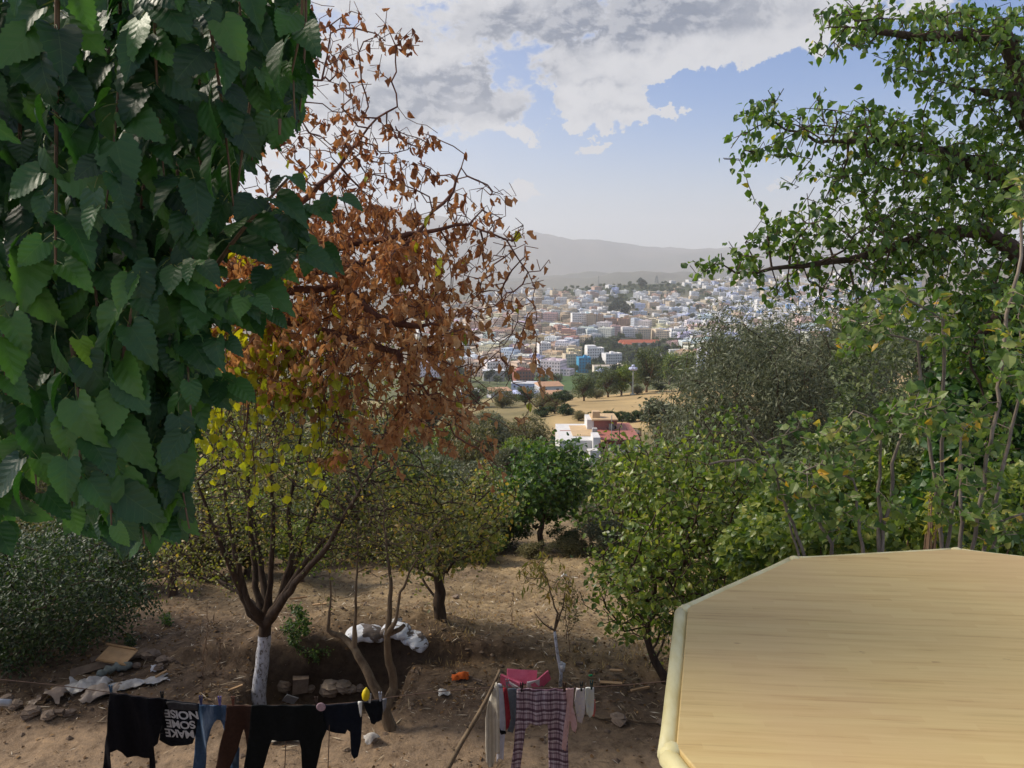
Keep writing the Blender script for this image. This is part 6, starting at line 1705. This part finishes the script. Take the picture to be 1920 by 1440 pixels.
# ---- overhanging tree at the top right
def overhang():
    base = Vector((6.6, 6.5, h1(6.6, 6.5))); p = lambda x, y, Y: v3(P(x, y, Y))
    paths = [([v3(base), (6.2, 6.2, 2.2), (5.2, 5.9, 4.0), p(2020, 620, 5.6), p(1980, 420, 5.6), p(1960, 200, 5.6), p(1960, 20, 5.6)], [.20, .18, .16, .13, .10, .08, .05], -1)]
    X0, _, _ = colonize(paths, np.full((1, 3), 1e6), .16, .05, 0)
    nr = lambda q: int(np.argmin(np.linalg.norm(X0 - q, axis=1)))
    paths += [([p(1880, 330, 5.4), p(1810, 300, 5.3), p(1760, 283, 5.2), p(1650, 262, 5.1), p(1560, 265, 5.0)], [.06, .048, .036, .024, .012], nr(p(1980, 420, 5.6))),
              ([p(1850, 430, 5.3), p(1740, 440, 5.2), p(1620, 480, 5.1), p(1480, 500, 5.0), p(1380, 512, 5.0)], [.05, .035, .026, .016, .008], nr(p(1990, 460, 5.6))),
              ([p(1880, 60, 5.4), p(1780, 70, 5.3), p(1650, 60, 5.2)], [.05, .035, .02], nr(p(1960, 120, 5.6))),
              ([p(1900, 560, 5.5), p(1830, 640, 5.5)], [.06, .03], nr(p(2020, 620, 5.6))),
              ([p(1900, 180, 5.3), p(1830, 170, 5.2)], [.04, .02], nr(p(1960, 200, 5.6)))]
    att = blob_pts([(1760, 60, 5.4, 230, 60, .6, 620), (1600, 30, 5.3, 90, 34, .5, 130), (1540, 88, 5.2, 52, 16, .3, 44), (1850, 150, 5.4, 130, 110, .6, 420), (1700, 130, 5.2, 60, 34, .4, 80), (1760, 170, 5.2, 44, 30, .3, 60),
                    (1600, 240, 5.1, 170, 48, .5, 460), (1440, 215, 5.0, 60, 34, .3, 120), (1430, 285, 5.0, 70, 20, .3, 110), (1370, 305, 5.0, 34, 10, .2, 22), (1540, 185, 5.0, 22, 26, .2, 26), (1468, 180, 5.0, 8, 20, .1, 10), (1700, 300, 5.2, 130, 60, .5, 330),
                    (1560, 340, 5.1, 90, 40, .4, 150), (1520, 440, 5.1, 110, 46, .5, 330), (1680, 430, 5.2, 170, 80, .6, 640), (1400, 480, 5.0, 60, 34, .3, 130), (1330, 502, 5.0, 40, 18, .2, 70), (1620, 560, 5.1, 120, 40, .4, 260), (1700, 360, 5.2, 200, 90, .6, 500), (1470, 545, 5.1, 50, 22, .3, 70), (1580, 520, 5.1, 90, 40, .4, 240),
                    (1850, 330, 5.5, 110, 120, .6, 560), (1800, 520, 5.4, 150, 90, .6, 520), (1880, 640, 5.6, 90, 120, .5, 340), (1900, 820, 5.6, 70, 130, .5, 300), (1780, 640, 5.6, 60, 60, .4, 130)], 14)
    tree('overhanging_tree', tuple(base), 'broad-leaved tree reaching into the sky from the right with layered branches', 'tree', paths, att, .105, .085, .0024, M['bark_dark'],
         dict(size=.054, per=6, jit=.024, rthr=.0065, t=TO + [T_oval(.40, .1, .2)], mat=M['overhang'], hang=.75, up=.8, spread=.5, keep=lambda B: rng.random(len(B)) < .62 + .5 * sstep(project(B)[0], 1560, 1850) + 1.0 * vnoise(B[:, 0] * 3.2, B[:, 2] * 4.5 + B[:, 1])), iters=120, wander=.16, trop=(0, 0, .04), rmax=.034)
overhang()

# ---- pale-stemmed saplings at the right edge of the terrace
def right_sapling(stem, side, blobs, label, seed, Y=3.2, per=3, size=.047, bark_m='bark_grey'):
    p = lambda x, y, d=0: v3(P(x, y, Y + d)); b = p(*stem[0]); g = np.array([b[0] + .1, b[1], h1(b[0], b[1])])
    paths = [([g, b] + [p(*q) for q in stem[1:]], [.016, .0125] + [.0115 * (1 - .65 * k / len(stem)) for k in range(1, len(stem))], -1)]
    X0, _, _ = colonize(paths, np.full((1, 3), 1e6), .08, .05, 0)
    for q in side:
        j = int(np.argmin(np.linalg.norm(X0 - p(*q[0]), axis=1))); paths.append(([p(*z) for z in q[1:]], [.006 * (1 - .5 * k / len(q)) for k in range(1, len(q))], j))
    att = blob_pts([(x, y, Y + d, rx, ry, .22, n) for x, y, d, rx, ry, n in blobs], seed)
    tree('sapling', tuple(g), label, 'sapling', paths, att, .062, .055, .0016, M[bark_m],
         dict(size=size, per=per, jit=.012, rthr=.0036, t=TW + TO, mat=M['sapling'], hang=.15, up=.5, face=.7, spread=.6), iters=70, wander=.25, rmax=.010, seed=seed)
right_sapling([(1822, 1032), (1840, 930), (1868, 780), (1885, 620), (1900, 540), (1915, 480), (1912, 380)], [((1868, 780), (1920, 700), (1960, 650)), ((1822, 1010), (1870, 980), (1930, 960)), ((1850, 880), (1800, 800), (1760, 760))],
              [(1900, 640, 0, 60, 130, 150), (1912, 360, 0, 26, 60, 46), (1840, 860, 0, 60, 120, 130), (1760, 780, 0, 70, 60, 70), (1880, 990, 0, 60, 40, 60)], 'tallest pale-stemmed sapling at the right behind the table', 31, 3.2)
right_sapling([(1764, 1004), (1766, 900), (1770, 700), (1768, 600), (1700, 560)], [((1768, 640), (1720, 640), (1640, 620), (1600, 600)), ((1766, 900), (1800, 860), (1850, 830))],
              [(1640, 590, 0, 90, 34, 90), (1770, 600, 0, 50, 60, 60), (1600, 640, 0, 60, 30, 50), (1770, 940, 0, 36, 70, 60), (1690, 560, 0, 60, 30, 50)], 'straight thin sapling left of the tallest one', 32, 3.5)
right_sapling([(1655, 992), (1672, 930), (1672, 870), (1690, 815)], [((1690, 815), (1650, 790), (1600, 770)), ((1672, 900), (1600, 900), (1540, 870))],
              [(1700, 780, 0, 60, 50, 70), (1580, 830, 0, 90, 50, 90), (1530, 900, 0, 80, 40, 80), (1640, 960, 0, 80, 30, 70)], 'short crooked grey-stemmed sapling behind the table', 33, 3.4)
right_sapling([(1560, 1020), (1520, 950), (1470, 900), (1400, 860), (1330, 870)], [((1470, 900), (1440, 850), (1400, 800)), ((1520, 950), (1480, 980))],
              [(1440, 890, 0, 70, 34, 60), (1500, 930, 0, 70, 40, 90), (1560, 960, 0, 60, 40, 80), (1500, 790, 0, 30, 20, 16)], 'low arching sapling reaching left across the citrus tree', 34, 3.6)
def mass(name, label, blobs, n, size, mat, t, cat, seed, clump=3.0, thr=-.05, group=None, stems=True, keepf=None, hang=.3):
    r = np.random.default_rng(seed); per = [b[6] for b in blobs]; B = blob_pts(blobs, seed, .35)
    ax_, az_ = (B[:, 0] * .8 + B[:, 2] * .6 + B[:, 1] * .3) * clump, (B[:, 2] * .8 - B[:, 0] * .6 + B[:, 1] * .5) * clump
    k = vnoise(ax_ + 5, az_) + .6 * vnoise(ax_ * 2.3 + az_, az_ * 2.3 - ax_) > thr
    B = B[k]; m = len(B); c = B.mean(0); gz = h1(c[0], c[1]); root = empty(name, (c[0], c[1], gz), label, cat, group)
    mb = MB()
    for i in range(16):
        q = B[r.integers(0, m)]; mb.tube([(c[0] + r.normal(0, .15), c[1] + r.normal(0, .15), gz - .05), tuple((q + np.array([c[0], c[1], gz])) / 2 + r.normal(0, .05, 3)), tuple(q)], [.02, .012, .004], 5)
    mb.build('stems', M['bark_brown'], root, True)
    A = r.normal(0, .7, (m, 3)) + unit(B - c) * .6 + np.array([0, 0, -hang]); N_ = r.normal(0, .5, (m, 3)) + np.array([0, -.4, 1])
    leaves('foliage', B, A, N_, size * r.uniform(.6, 1.25, m), t, M[mat], root)
mass('broadleaf_bush', 'leafy green bush right behind the table edge', [(1700, 1010, 4.2, 260, 70, .4, 7600), (1500, 1030, 4.6, 160, 70, .4, 4400), (1880, 980, 4.2, 120, 110, .4, 2600)], 0, .046, 'citrus', TO + TW, 'bush', 41, 3.5, -.12)
mass('dark_bush', 'dark green glossy bush behind the tall saplings', [(1860, 800, 6.2, 130, 190, .6, 5200), (1900, 620, 6.4, 100, 120, .5, 2600), (1840, 950, 6.0, 150, 100, .5, 2600)], 0, .085, 'dark_leaf', TO + TW, 'bush', 42, 2.2, -.15)
mass('tangled_bush', 'dull olive tangled bush between the olive tree and the saplings', [(1660, 740, 8.0, 110, 170, .8, 7000), (1600, 900, 7.5, 150, 100, .8, 5000), (1740, 860, 7.4, 110, 120, .7, 4500)], 0, .065, 'far_leaf', TN + TF, 'bush', 43, 2.0, -.12)
mass('leafy_bush', 'mid green bush in the gap behind the crooked sapling', [(1540, 970, 7.0, 150, 90, .6, 7000), (1680, 950, 7.0, 120, 100, .6, 5000)], 0, .07, 'citrus', TO + TF, 'bush', 45, 2.2, -.2)
mass('yellow_shrub', 'narrow shrub with bright yellow-orange leaves behind the table', [(1752, 960, 3.8, 18, 60, .08, 160)], 0, .05, 'yellow', TN, 'shrub', 44, 3.0, -.5)

# ---- bushes and olives on the slope below the yard: kinds built once, copied with their parts
def proto(name, R_, Hh, n, size, mat, t, seed, trunk=.25, clumps=9, label=None, cat='tree'):
    r = np.random.default_rng(seed); root = empty(name, (0, 0, 0), label, cat)
    Bs = []
    cs = []
    for i in range(clumps):
        a = r.uniform(0, 6.28); q = r.uniform(0, .62) * R_; cz = Hh * (trunk + (1 - trunk) * r.uniform(.22, .80)); cs.append((q * math.cos(a), q * math.sin(a), cz))
        rr = R_ * r.uniform(.34, .55)
        v = unit(r.normal(0, 1, (n // clumps, 3))) * (r.random((n // clumps, 1)) ** .45) * rr * np.array([1, 1, .8])
        Bs.append(v + np.array(cs[-1]))
    B = np.concatenate(Bs); B = B[B[:, 2] > Hh * .04]; m = len(B)
    k = vnoise(B[:, 0] * 4.5 / R_ + seed, B[:, 2] * 4.5 / R_ + B[:, 1] * 3 / R_) + .5 * vnoise(B[:, 0] * 11 / R_, B[:, 2] * 11 / R_ + B[:, 1] * 9 / R_) > -.12; B = B[k]; m = len(B)
    mb = MB(); mb.tube([(0, 0, -.6), (.03, 0, Hh * trunk * .6), (0, .03, Hh * trunk * 1.2)], [Hh * .045, Hh * .035, Hh * .028], 7)
    for c in cs: mb.tube([(0, 0, Hh * trunk), (c[0] * .5, c[1] * .5, (Hh * trunk + c[2]) / 2), c], [Hh * .024, Hh * .014, Hh * .005], 5)
    for i in range(46):
        q = B[r.integers(0, m)]; c = cs[r.integers(0, len(cs))]; s0 = np.array(c) * .5 + np.array([0, 0, Hh * trunk * .5]); e = q * 1.12
        mb.tube([tuple(s0), tuple((s0 + e) / 2 + r.normal(0, .12, 3)), tuple(e + r.normal(0, .08, 3))], [Hh * .008, Hh * .005, Hh * .0015], 4)
    mb.build('trunk', M['bark_brown'], root, True)
    A = r.normal(0, 1, (m, 3)) + np.array([0, 0, .2]); N_ = r.normal(0, .6, (m, 3)) + np.array([0, 0, 1])
    leaves('crown', B, A, N_, size * r.uniform(.6, 1.3, m), t, M[mat], root)
    return root
used = {}
KINDS = {
    'olive': (lambda: proto('olive_tree', 2.4, 4.6, 9000, .26, 'olive', TN + TF, 61, .18), 'grey-green olive tree'),
    'oliveb': (lambda: proto('olive_tree', 2.6, 4.2, 12000, .22, 'olive', TN + TF, 67, .12, 12), 'spreading grey-green olive tree'),
    'green': (lambda: proto('bushy_tree', 2.5, 4.2, 11000, .20, 'far_leaf', TF, 62, .10), 'mid green bushy tree'),
    'dark': (lambda: proto('dark_bush', 2.6, 3.4, 7500, .28, 'hedge', TF, 63, .06, 10), 'dark green rounded bush'),
    'scrub': (lambda: proto('scrub_bush', 2.2, 3.0, 10000, .19, 'scrub', TN + TF, 64, .05, 11), 'brownish scrub bush'),
    'fresh': (lambda: proto('fresh_tree', 2.2, 4.4, 6500, .26, 'fig', TF + TW, 65, .12), 'fresh light green tree'),
    'citrusy': (lambda: proto('yellowish_tree', 2.2, 3.8, 9500, .17, 'citrus', TF + TO, 66, .10), 'yellow-green leafy tree'),
    'conifer': (None, 'dark pointed conifer'),
}
def place(kind, px, py, wpx, label, group=None, hs=1.0, y=None):
    c = PG(px, py) if y is None else Vector((P(px, py, y).x, y, h1(P(px, py, y).x, y)))
    if kind not in used:
        used[kind] = KINDS[kind][0](); o = used[kind]; first = True; o['_w'] = {'olive': 4.4, 'oliveb': 4.8, 'green': 4.6, 'dark': 4.8, 'scrub': 4.1, 'fresh': 4.1, 'citrusy': 4.1}[kind]
    else: first = False
    src = used[kind]; w0 = src['_w']; s = wpx * (c.y * 1.02) / F / w0
    o = src if first else copy_tree(src, c, 0, 1)
    o.location = c; o.rotation_euler = (0, 0, random.uniform(0, 6.28)); o.scale = (s, s, s * hs)
    tag(o, label, 'tree' if 'tree' in label else 'bush', group)
    return o
g1 = 'trees and bushes on the slope below the yard'
slope = [('scrub', 1010, 1046, 90, 'low brown scrub in front of the dark fig tree', .45), ('green', 1062, 1034, 80, 'small green bush right beside the dark fig trunk', .7), ('scrub', 1190, 1085, 110, 'dull brown bush left behind the citrus tree', .6), ('green', 860, 1052, 110, 'green bush behind the yellow-green fruit tree', .8), ('green', 945, 1032, 120, 'green bush touching the left side of the dark fig tree', .9), ('scrub', 1090, 1042, 110, 'low brown scrub right of the fig trunk', .55), ('oliveb', 1150, 1050, 130, 'grey-green bush between the fig bush and the citrus tree', .8), ('citrusy', 905, 1060, 110, 'yellowish bush right of the yellow-green fruit tree', .7), # kind, px, base py, width px, label, height factor
    ('scrub', 760, 960, 150, 'brownish bush left behind the yellow-green fruit tree', 1.0), ('scrub', 880, 880, 120, 'brown bush with red fruit in the middle slope', 1.1), ('olive', 800, 850, 110, 'grey olive tree left of the brown bush', 1.0),
    ('scrub', 700, 1000, 170, 'brown-green bush behind the whitewashed tree crown', 1.0), ('scrub', 560, 1010, 190, 'wide brown-green bush behind the white trunk', 1.0), ('olive', 900, 960, 110, 'grey-green bush left of the dark fig tree', .9),
    ('dark', 440, 1040, 170, 'dark bush left behind the white trunk', .9), ('green', 620, 930, 170, 'mid green tree deep behind the whitewashed tree', 1.0), ('olive', 500, 900, 170, 'olive tree far behind the whitewashed tree', 1.0), ('green', 380, 930, 170, 'tree far behind the dull two-stemmed tree', 1.1),
    ('dark', 250, 1010, 180, 'dark bush behind the left hedge', 1.1), ('green', 120, 1000, 200, 'mid green bush behind the left hedge', 1.1), ('olive', 960, 905, 80, 'olive bush between the dark fig tree and the brown bush', .9), ('scrub', 960, 860, 110, 'dark brown-green bush left of the fresh tree', .9),
    ('fresh', 1058, 872, 80, 'light green tree in front of the red-roofed house', .62), ('dark', 1095, 905, 84, 'dark green bush below the red-roofed house', .7), ('dark', 1040, 905, 80, 'dark green leafy bush left below the house', .9), ('citrusy', 1120, 940, 90, 'yellow-green bush below the house front', .8),
    ('citrusy', 1040, 950, 100, 'yellow-green bush behind the dark fig tree', .8), ('green', 990, 900, 90, 'green bush above the dark fig tree', .9), ('olive', 1230, 868, 120, 'olive tree right of the red-roofed house', 1.0), ('oliveb', 1290, 890, 150, 'wide olive tree at the right side below the dry field', 1.0), ('olive', 1250, 930, 140, 'silvery olive tree behind the citrus tree', 1.0),
    ('olive', 1180, 910, 90, 'small olive tree right below the house', .8), ('green', 1340, 860, 130, 'green tree right of the wide olive tree', 1.0), ('oliveb', 1200, 985, 120, 'grey bush at the end of the dry slope', .8), ('scrub', 1120, 1000, 110, 'brown scrub behind the airy fig bush', .6), ('scrub', 1180, 1030, 130, 'reddish brown scrub right of the fig bush', .5),
    ('dark', 860, 930, 100, 'dark green bush in the middle slope', .8), ('green', 800, 930, 120, 'green bush behind the slender tree', .8), ('scrub', 930, 1000, 110, 'scrub at the end of the yard left of the fig', .6), ('olive', 740, 900, 130, 'grey olive tree behind the dried leaves', 1.0), ('scrub', 1000, 835, 110, 'brown scrub below the dry field', .7), ('olive', 1240, 800, 70, 'small olive tree between hedge and house', .6),
    ('green', 1470, 900, 200, 'tall green tree behind the big olive', 1.3), ('olive', 1600, 900, 220, 'olive tree behind the tangled bush', 1.3), ('green', 1750, 880, 240, 'green tree behind the saplings', 1.4), ('dark', 1880, 860, 240, 'dark tree behind the glossy bush', 1.6),
    ('scrub', 850, 800, 70, 'scrub bush on the left dry field', .7), ('scrub', 920, 812, 90, 'dark scrub on the left dry field edge', .6), ('scrub', 740, 790, 70, 'scrub on the far left dry field', .7),
    ('green', 300, 850, 200, 'tree behind the mulberry leaves low left', 1.2), ('scrub', 480, 820, 160, 'scrub tree behind the yellow leaves', 1.1), ('green', 640, 820, 130, 'green tree behind the orange leaves', 1.0)]
for k, x, y, w, lab, hs in slope: place(k, x, y, w, lab, g1, hs)
thk = 0
for row, (yb, w, x0, x1, stp) in enumerate(((1092, 200, -60, 600, 105), (1062, 200, -20, 760, 95), (1040, 170, 540, 960, 85), (1005, 190, -60, 980, 90), (965, 160, 300, 1000, 80), (915, 140, 300, 980, 75), (868, 100, 300, 960, 62))):
    x = x0
    while x < x1:
        kd = random.choice(('scrub', 'scrub', 'green', 'citrusy', 'oliveb', 'dark' if x < 400 else 'scrub'))
        nm = {'scrub': 'brown-green bush', 'green': 'mid green bushy tree', 'citrusy': 'yellow-green bush', 'oliveb': 'grey-green olive tree', 'dark': 'dark green bush'}[kd]
        zone = 'in the thicket close behind the whitewashed tree' if row < 3 else 'in the thicket on the slope below the dry fields'
        place(kd, x + random.uniform(-20, 20), yb + random.uniform(-16, 16) + (14 * math.sin(x / 70) if row == 0 else 0), w * random.uniform(.65, 1.15), nm + ' ' + zone, nm + ' ' + zone, random.uniform(.8, 1.15)); thk += 1
        x += stp
# hedge line under the dry field
g2 = 'dark hedge row below the dry field'
for i, (x, y, w) in enumerate(((1085, 790, 34), (1112, 786, 30), (1138, 787, 34), (1160, 790, 36), (1180, 792, 34), (1202, 790, 38), (1225, 787, 38), (1248, 784, 36), (1268, 780, 34), (1062, 778, 40), (1040, 776, 44), (1020, 782, 40))):
    place('scrub' if i in (0, 10) else 'dark', x, y, w, 'dark bush in the hedge row along the lower edge of the dry field' if i not in (0, 10) else 'brown bush in the hedge row along the lower edge of the dry field', g2 + (' brown' if i in (0, 10) else ''), .8)
# trees along the top of the dry field
far = [('green', 1095, 752, 54, 'rounded olive-green tree at the left end of the field-top trees', 1.1), ('scrub', 1118, 748, 33, 'low bush beside the field-top tree', .8), ('green', 1140, 745, 59, 'green tree left of the floodlight pole', 1.1), ('citrusy', 1165, 742, 59, 'yellow-green tree touching the floodlight pole', 1.1),
       ('green', 1212, 736, 72, 'large rounded tree right of the floodlight pole', 1.4), ('dark', 1236, 734, 28, 'small rounded bush at the field corner', .9), ('citrusy', 1255, 722, 57, 'light green tree left of the lilac tower', 1.2), ('citrusy', 1285, 716, 54, 'light green tree beside the tiny white hut', 1.2), ('dark', 1302, 700, 28, 'dark tree touching the lilac tower', 1.9),
       ('scrub', 1195, 740, 33, 'low bush right at the pole foot', .7), ('green', 1185, 730, 52, 'tree behind the floodlight pole', 1.2), ('dark', 1040, 765, 52, 'dark tree at the left edge of the field', 1.0), ('scrub', 1015, 770, 57, 'brown-green bush by the villas', .9), ('dark', 1060, 752, 39, 'dark bush right of the tan-roofed villa', .8),
       ('green', 985, 760, 52, 'bush below the lilac flat-roofed house', .8), ('scrub', 940, 765, 65, 'scrub in front of the half hidden house', .8), ('green', 890, 765, 65, 'bush left on the dry field', .8), ('dark', 1115, 735, 39, 'dark tree behind the field-top row', 1.0), ('green', 1310, 735, 65, 'tree at the foot of the lilac tower', .8), ('oliveb', 1290, 745, 52, 'small olive tree at the field corner', 1.0),
       ('green', 1350, 720, 91, 'green tree behind the big olive tree top', 1.2), ('green', 1420, 715, 104, 'tree hidden in the big olive crown', 1.2)]
for k, x, y, w, lab, hs in far: place(k, x, y, w, lab, 'trees along the top of the dry field', hs)

# ---- trees among the houses: light copies
def light_proto(name, R_, Hh, n, size, mat, seed, shape):
    r = np.random.default_rng(seed); root = empty(name, (0, 0, 0))
    if shape == 'cone':
        f = r.random(n) ** .8; a = r.uniform(0, 6.28, n); q = R_ * (1 - f) * (.55 + .45 * r.random(n)) * (.75 + .35 * np.sin(f * 40))
        B = np.stack([q * np.cos(a), q * np.sin(a), Hh * (.06 + .94 * f)], 1); A = np.stack([np.cos(a), np.sin(a), -.25 + 0 * a], 1)
    elif shape == 'column':
        f = r.random(n); a = r.uniform(0, 6.28, n); q = R_ * np.sin(np.clip(f * 1.05 + .08, 0, 1) * 3.0) ** .6 * r.random(n) ** .3
        B = np.stack([q * np.cos(a), q * np.sin(a), Hh * (.03 + .97 * f)], 1); A = np.stack([np.cos(a) * .3, np.sin(a) * .3, 1 + 0 * a], 1)
    else:
        cs = [(r.uniform(-.5, .5) * R_, r.uniform(-.5, .5) * R_, Hh * r.uniform(.35, .78), R_ * r.uniform(.35, .55)) for _ in range(8)]
        ch = r.integers(0, 8, n); v = unit(r.normal(0, 1, (n, 3))) * r.random((n, 1)) ** .35
        B = np.array([[cs[k][0], cs[k][1], cs[k][2]] for k in ch]) + v * np.array([[cs[k][3]] for k in ch]) * np.array([1, 1, .85]); A = r.normal(0, 1, (n, 3))
    N_ = r.normal(0, .7, (n, 3)) + np.array([0, 0, 1])
    leaves('crown', B, A + 1e-3, N_, size * r.uniform(.7, 1.3, n), TF, M[mat], root)
    mb = MB(); mb.tube([(0, 0, -1), (0, 0, Hh * .5)], [Hh * .03, Hh * .015], 5); mb.build('trunk', M['bark_dark'], root, True)
    return root
LP = [(light_proto('round_tree', 4.5, 8.5, 900, 1.3, 'far_leaf', 71, 'round'), 'rounded green tree'), (light_proto('dark_tree', 4.2, 10, 900, 1.3, 'far_dark', 72, 'round'), 'dark rounded tree'),
      (light_proto('cypress_tree', 1.8, 12, 700, 1.1, 'far_dark', 73, 'column'), 'dark cypress tree'), (light_proto('conifer_tree', 4.2, 15, 1200, 1.4, 'far_dark', 74, 'cone'), 'dark pointed conifer'),
      (light_proto('scrubby_tree', 4.8, 6, 900, 1.2, 'far_leaf', 75, 'round'), 'low spreading green tree')]
fu = [False] * len(LP)
def lplace(k, x, y, z, s, label, group):
    o = LP[k][0] if not fu[k] else copy_tree(LP[k][0], (x, y, z))
    fu[k] = True; o.location = (x, y, z - .3); o.rotation_euler = (0, 0, random.uniform(0, 6.28)); o.scale = (s, s, s * random.uniform(.85, 1.15)); tag(o, label, 'tree', group)
def lpx(k, px, pb, hpx, label, group=None, y0=250):
    c = PG(px, pb, y0); h = {0: 8.5, 1: 10, 2: 12, 3: 15, 4: 6}[k]; lplace(k, c.x, c.y, c.z, hpx * c.y / F / h, label, group)
lpx(3, 1247, 692, 44, 'tall dark pointed conifer in front of the pale stepped terrace building')
lpx(3, 1220, 684, 22, 'small pointed conifer left of the tall one')
lpx(2, 1280, 676, 16, 'slim cypress right behind the tall conifer')
lpx(1, 1298, 690, 30, 'dark tree just left of the lilac tower')
lpx(3, 1231, 532, 15, 'single slender conifer standing up from the wooded ridge')
lpx(1, 1202, 545, 24, 'broad dark tree crown on top of the wooded ridge')
lpx(2, 1128, 632, 20, 'dark cypress below the tan blocks in the middle of the town')
lpx(1, 1158, 624, 16, 'dark tree right of the cypress above the red-roofed school')
lpx(2, 1216, 604, 18, 'dark tree beside the small bright white villa')
for i, (x, y, h) in enumerate(((1150, 596, 30), (1162, 592, 34), (1172, 596, 26), (1158, 578, 26))): lpx(1, x, y, h, 'tall dark tree in the clump in the middle of the town', 'dark tree clump in the middle of the town')
for i, (x, y, h) in enumerate(((1296, 605, 22), (1290, 588, 18), (1310, 585, 16), (1050, 616, 14), (1044, 619, 12))): lpx(1 if i < 3 else 0, x, y, h, ['dark tree of the pair left of the teal-netted grove', 'tree above it on the right slope', 'tree right of the slope grove', 'green tree left of the white slab block', 'lower tree left of the white slab block'][i])
def town_trees():
    r = random.Random(9); n = 0; cells = {}; cand = 0; rest = []
    YY = np.linspace(420, 2200, 800)
    hs = [(a[1], a[2], a[4] * .62) for a in HOUSES] + occupied
    hg = {}
    for x, y, q in hs: hg.setdefault((int(x // 30), int(y // 30)), []).append((x, y, q))
    while n < 800 and cand < 14000:
        cand += 1
        px = r.uniform(800, 1700); py = r.uniform(508, 722)
        gm = green_mask(px, py)
        if px > 1330 and py > 650: continue
        if r.random() > max(gm, .24): continue
        d = ray(px, py); zs = CZ + d.z / d.y * YY; hh = H(d.x / d.y * YY, YY); k = np.nonzero(zs < hh)[0]
        if not len(k) or k[0] == 0: continue
        y = YY[k[0]]; x = d.x / d.y * y; z = float(hh[k[0]])
        if 980 < px < 1100 and 700 < py and r.random() < .7: continue
        bad = False
        for a in (-1, 0, 1):
            for c in (-1, 0, 1):
                for ox, oy, q in hg.get((int(x // 30) + a, int(y // 30) + c), ()):
                    if (ox - x) ** 2 + (oy - y) ** 2 < (q + 2) ** 2: bad = True
        if bad: continue
        kk = r.choice((0, 0, 0, 1, 1, 4, 4)) if r.random() < .94 else 2
        if py < 545 and 1050 < px < 1260: kk = r.choice((1, 1, 0))
        s = r.uniform(.75, 1.35); n += 1
        rest.append((s / y, kk, x, y, z, s, px, py, gm))
    rest.sort(reverse=True)
    for i, (_, kk, x, y, z, s, px, py, gm) in enumerate(rest[:225]):
        where = 'in the wooded park beside the red-roofed school' if gm > .4 and py > 610 else 'on the wooded ridge above the town' if gm > .4 else 'between the houses of the left slope' if px < 1080 else 'between the houses in the middle of the town' if px < 1330 else 'between the blue and white houses'
        lab = LP[kk][1] + ' ' + where; lplace(kk, x, y, z, s, lab, 'town trees: ' + lab)
    # the remaining far trees read as woods
    Vs, Ls, Cs, Rn = [], [], [], []; off = 0
    for (_, kk, x, y, z, s, px, py, gm) in rest[225:]:
        me = [c for c in LP[kk][0].children if c.name.startswith('crown')][0].data
        nv = len(me.vertices); co = np.empty(nv * 3, np.float32); me.vertices.foreach_get('co', co); nl = len(me.loops); li = np.empty(nl, np.int32); me.loops.foreach_get('vertex_index', li)
        a = r.uniform(0, 6.28); co = co.reshape(-1, 3) * s; co = np.stack([co[:, 0] * math.cos(a) - co[:, 1] * math.sin(a) + x, co[:, 0] * math.sin(a) + co[:, 1] * math.cos(a) + y, co[:, 2] + z - .3], 1)
        rn = np.empty(nv, np.float32); me.attributes['rnd'].data.foreach_get('value', rn)
        Vs.append(co); Ls.append(li + off); Cs.append(np.full(nl // 3, 3)); Rn.append(rn); off += nv
    o = mesh_np('distant_woods', np.concatenate(Vs), None, M['far_leaf'], None, False, {'rnd': np.concatenate(Rn)}, np.concatenate(Cs), np.concatenate(Ls))
    tag(o, 'far-off trees on the ridge reading as one wood', 'woods', kind='stuff')
    print('town trees', n)
town_trees()
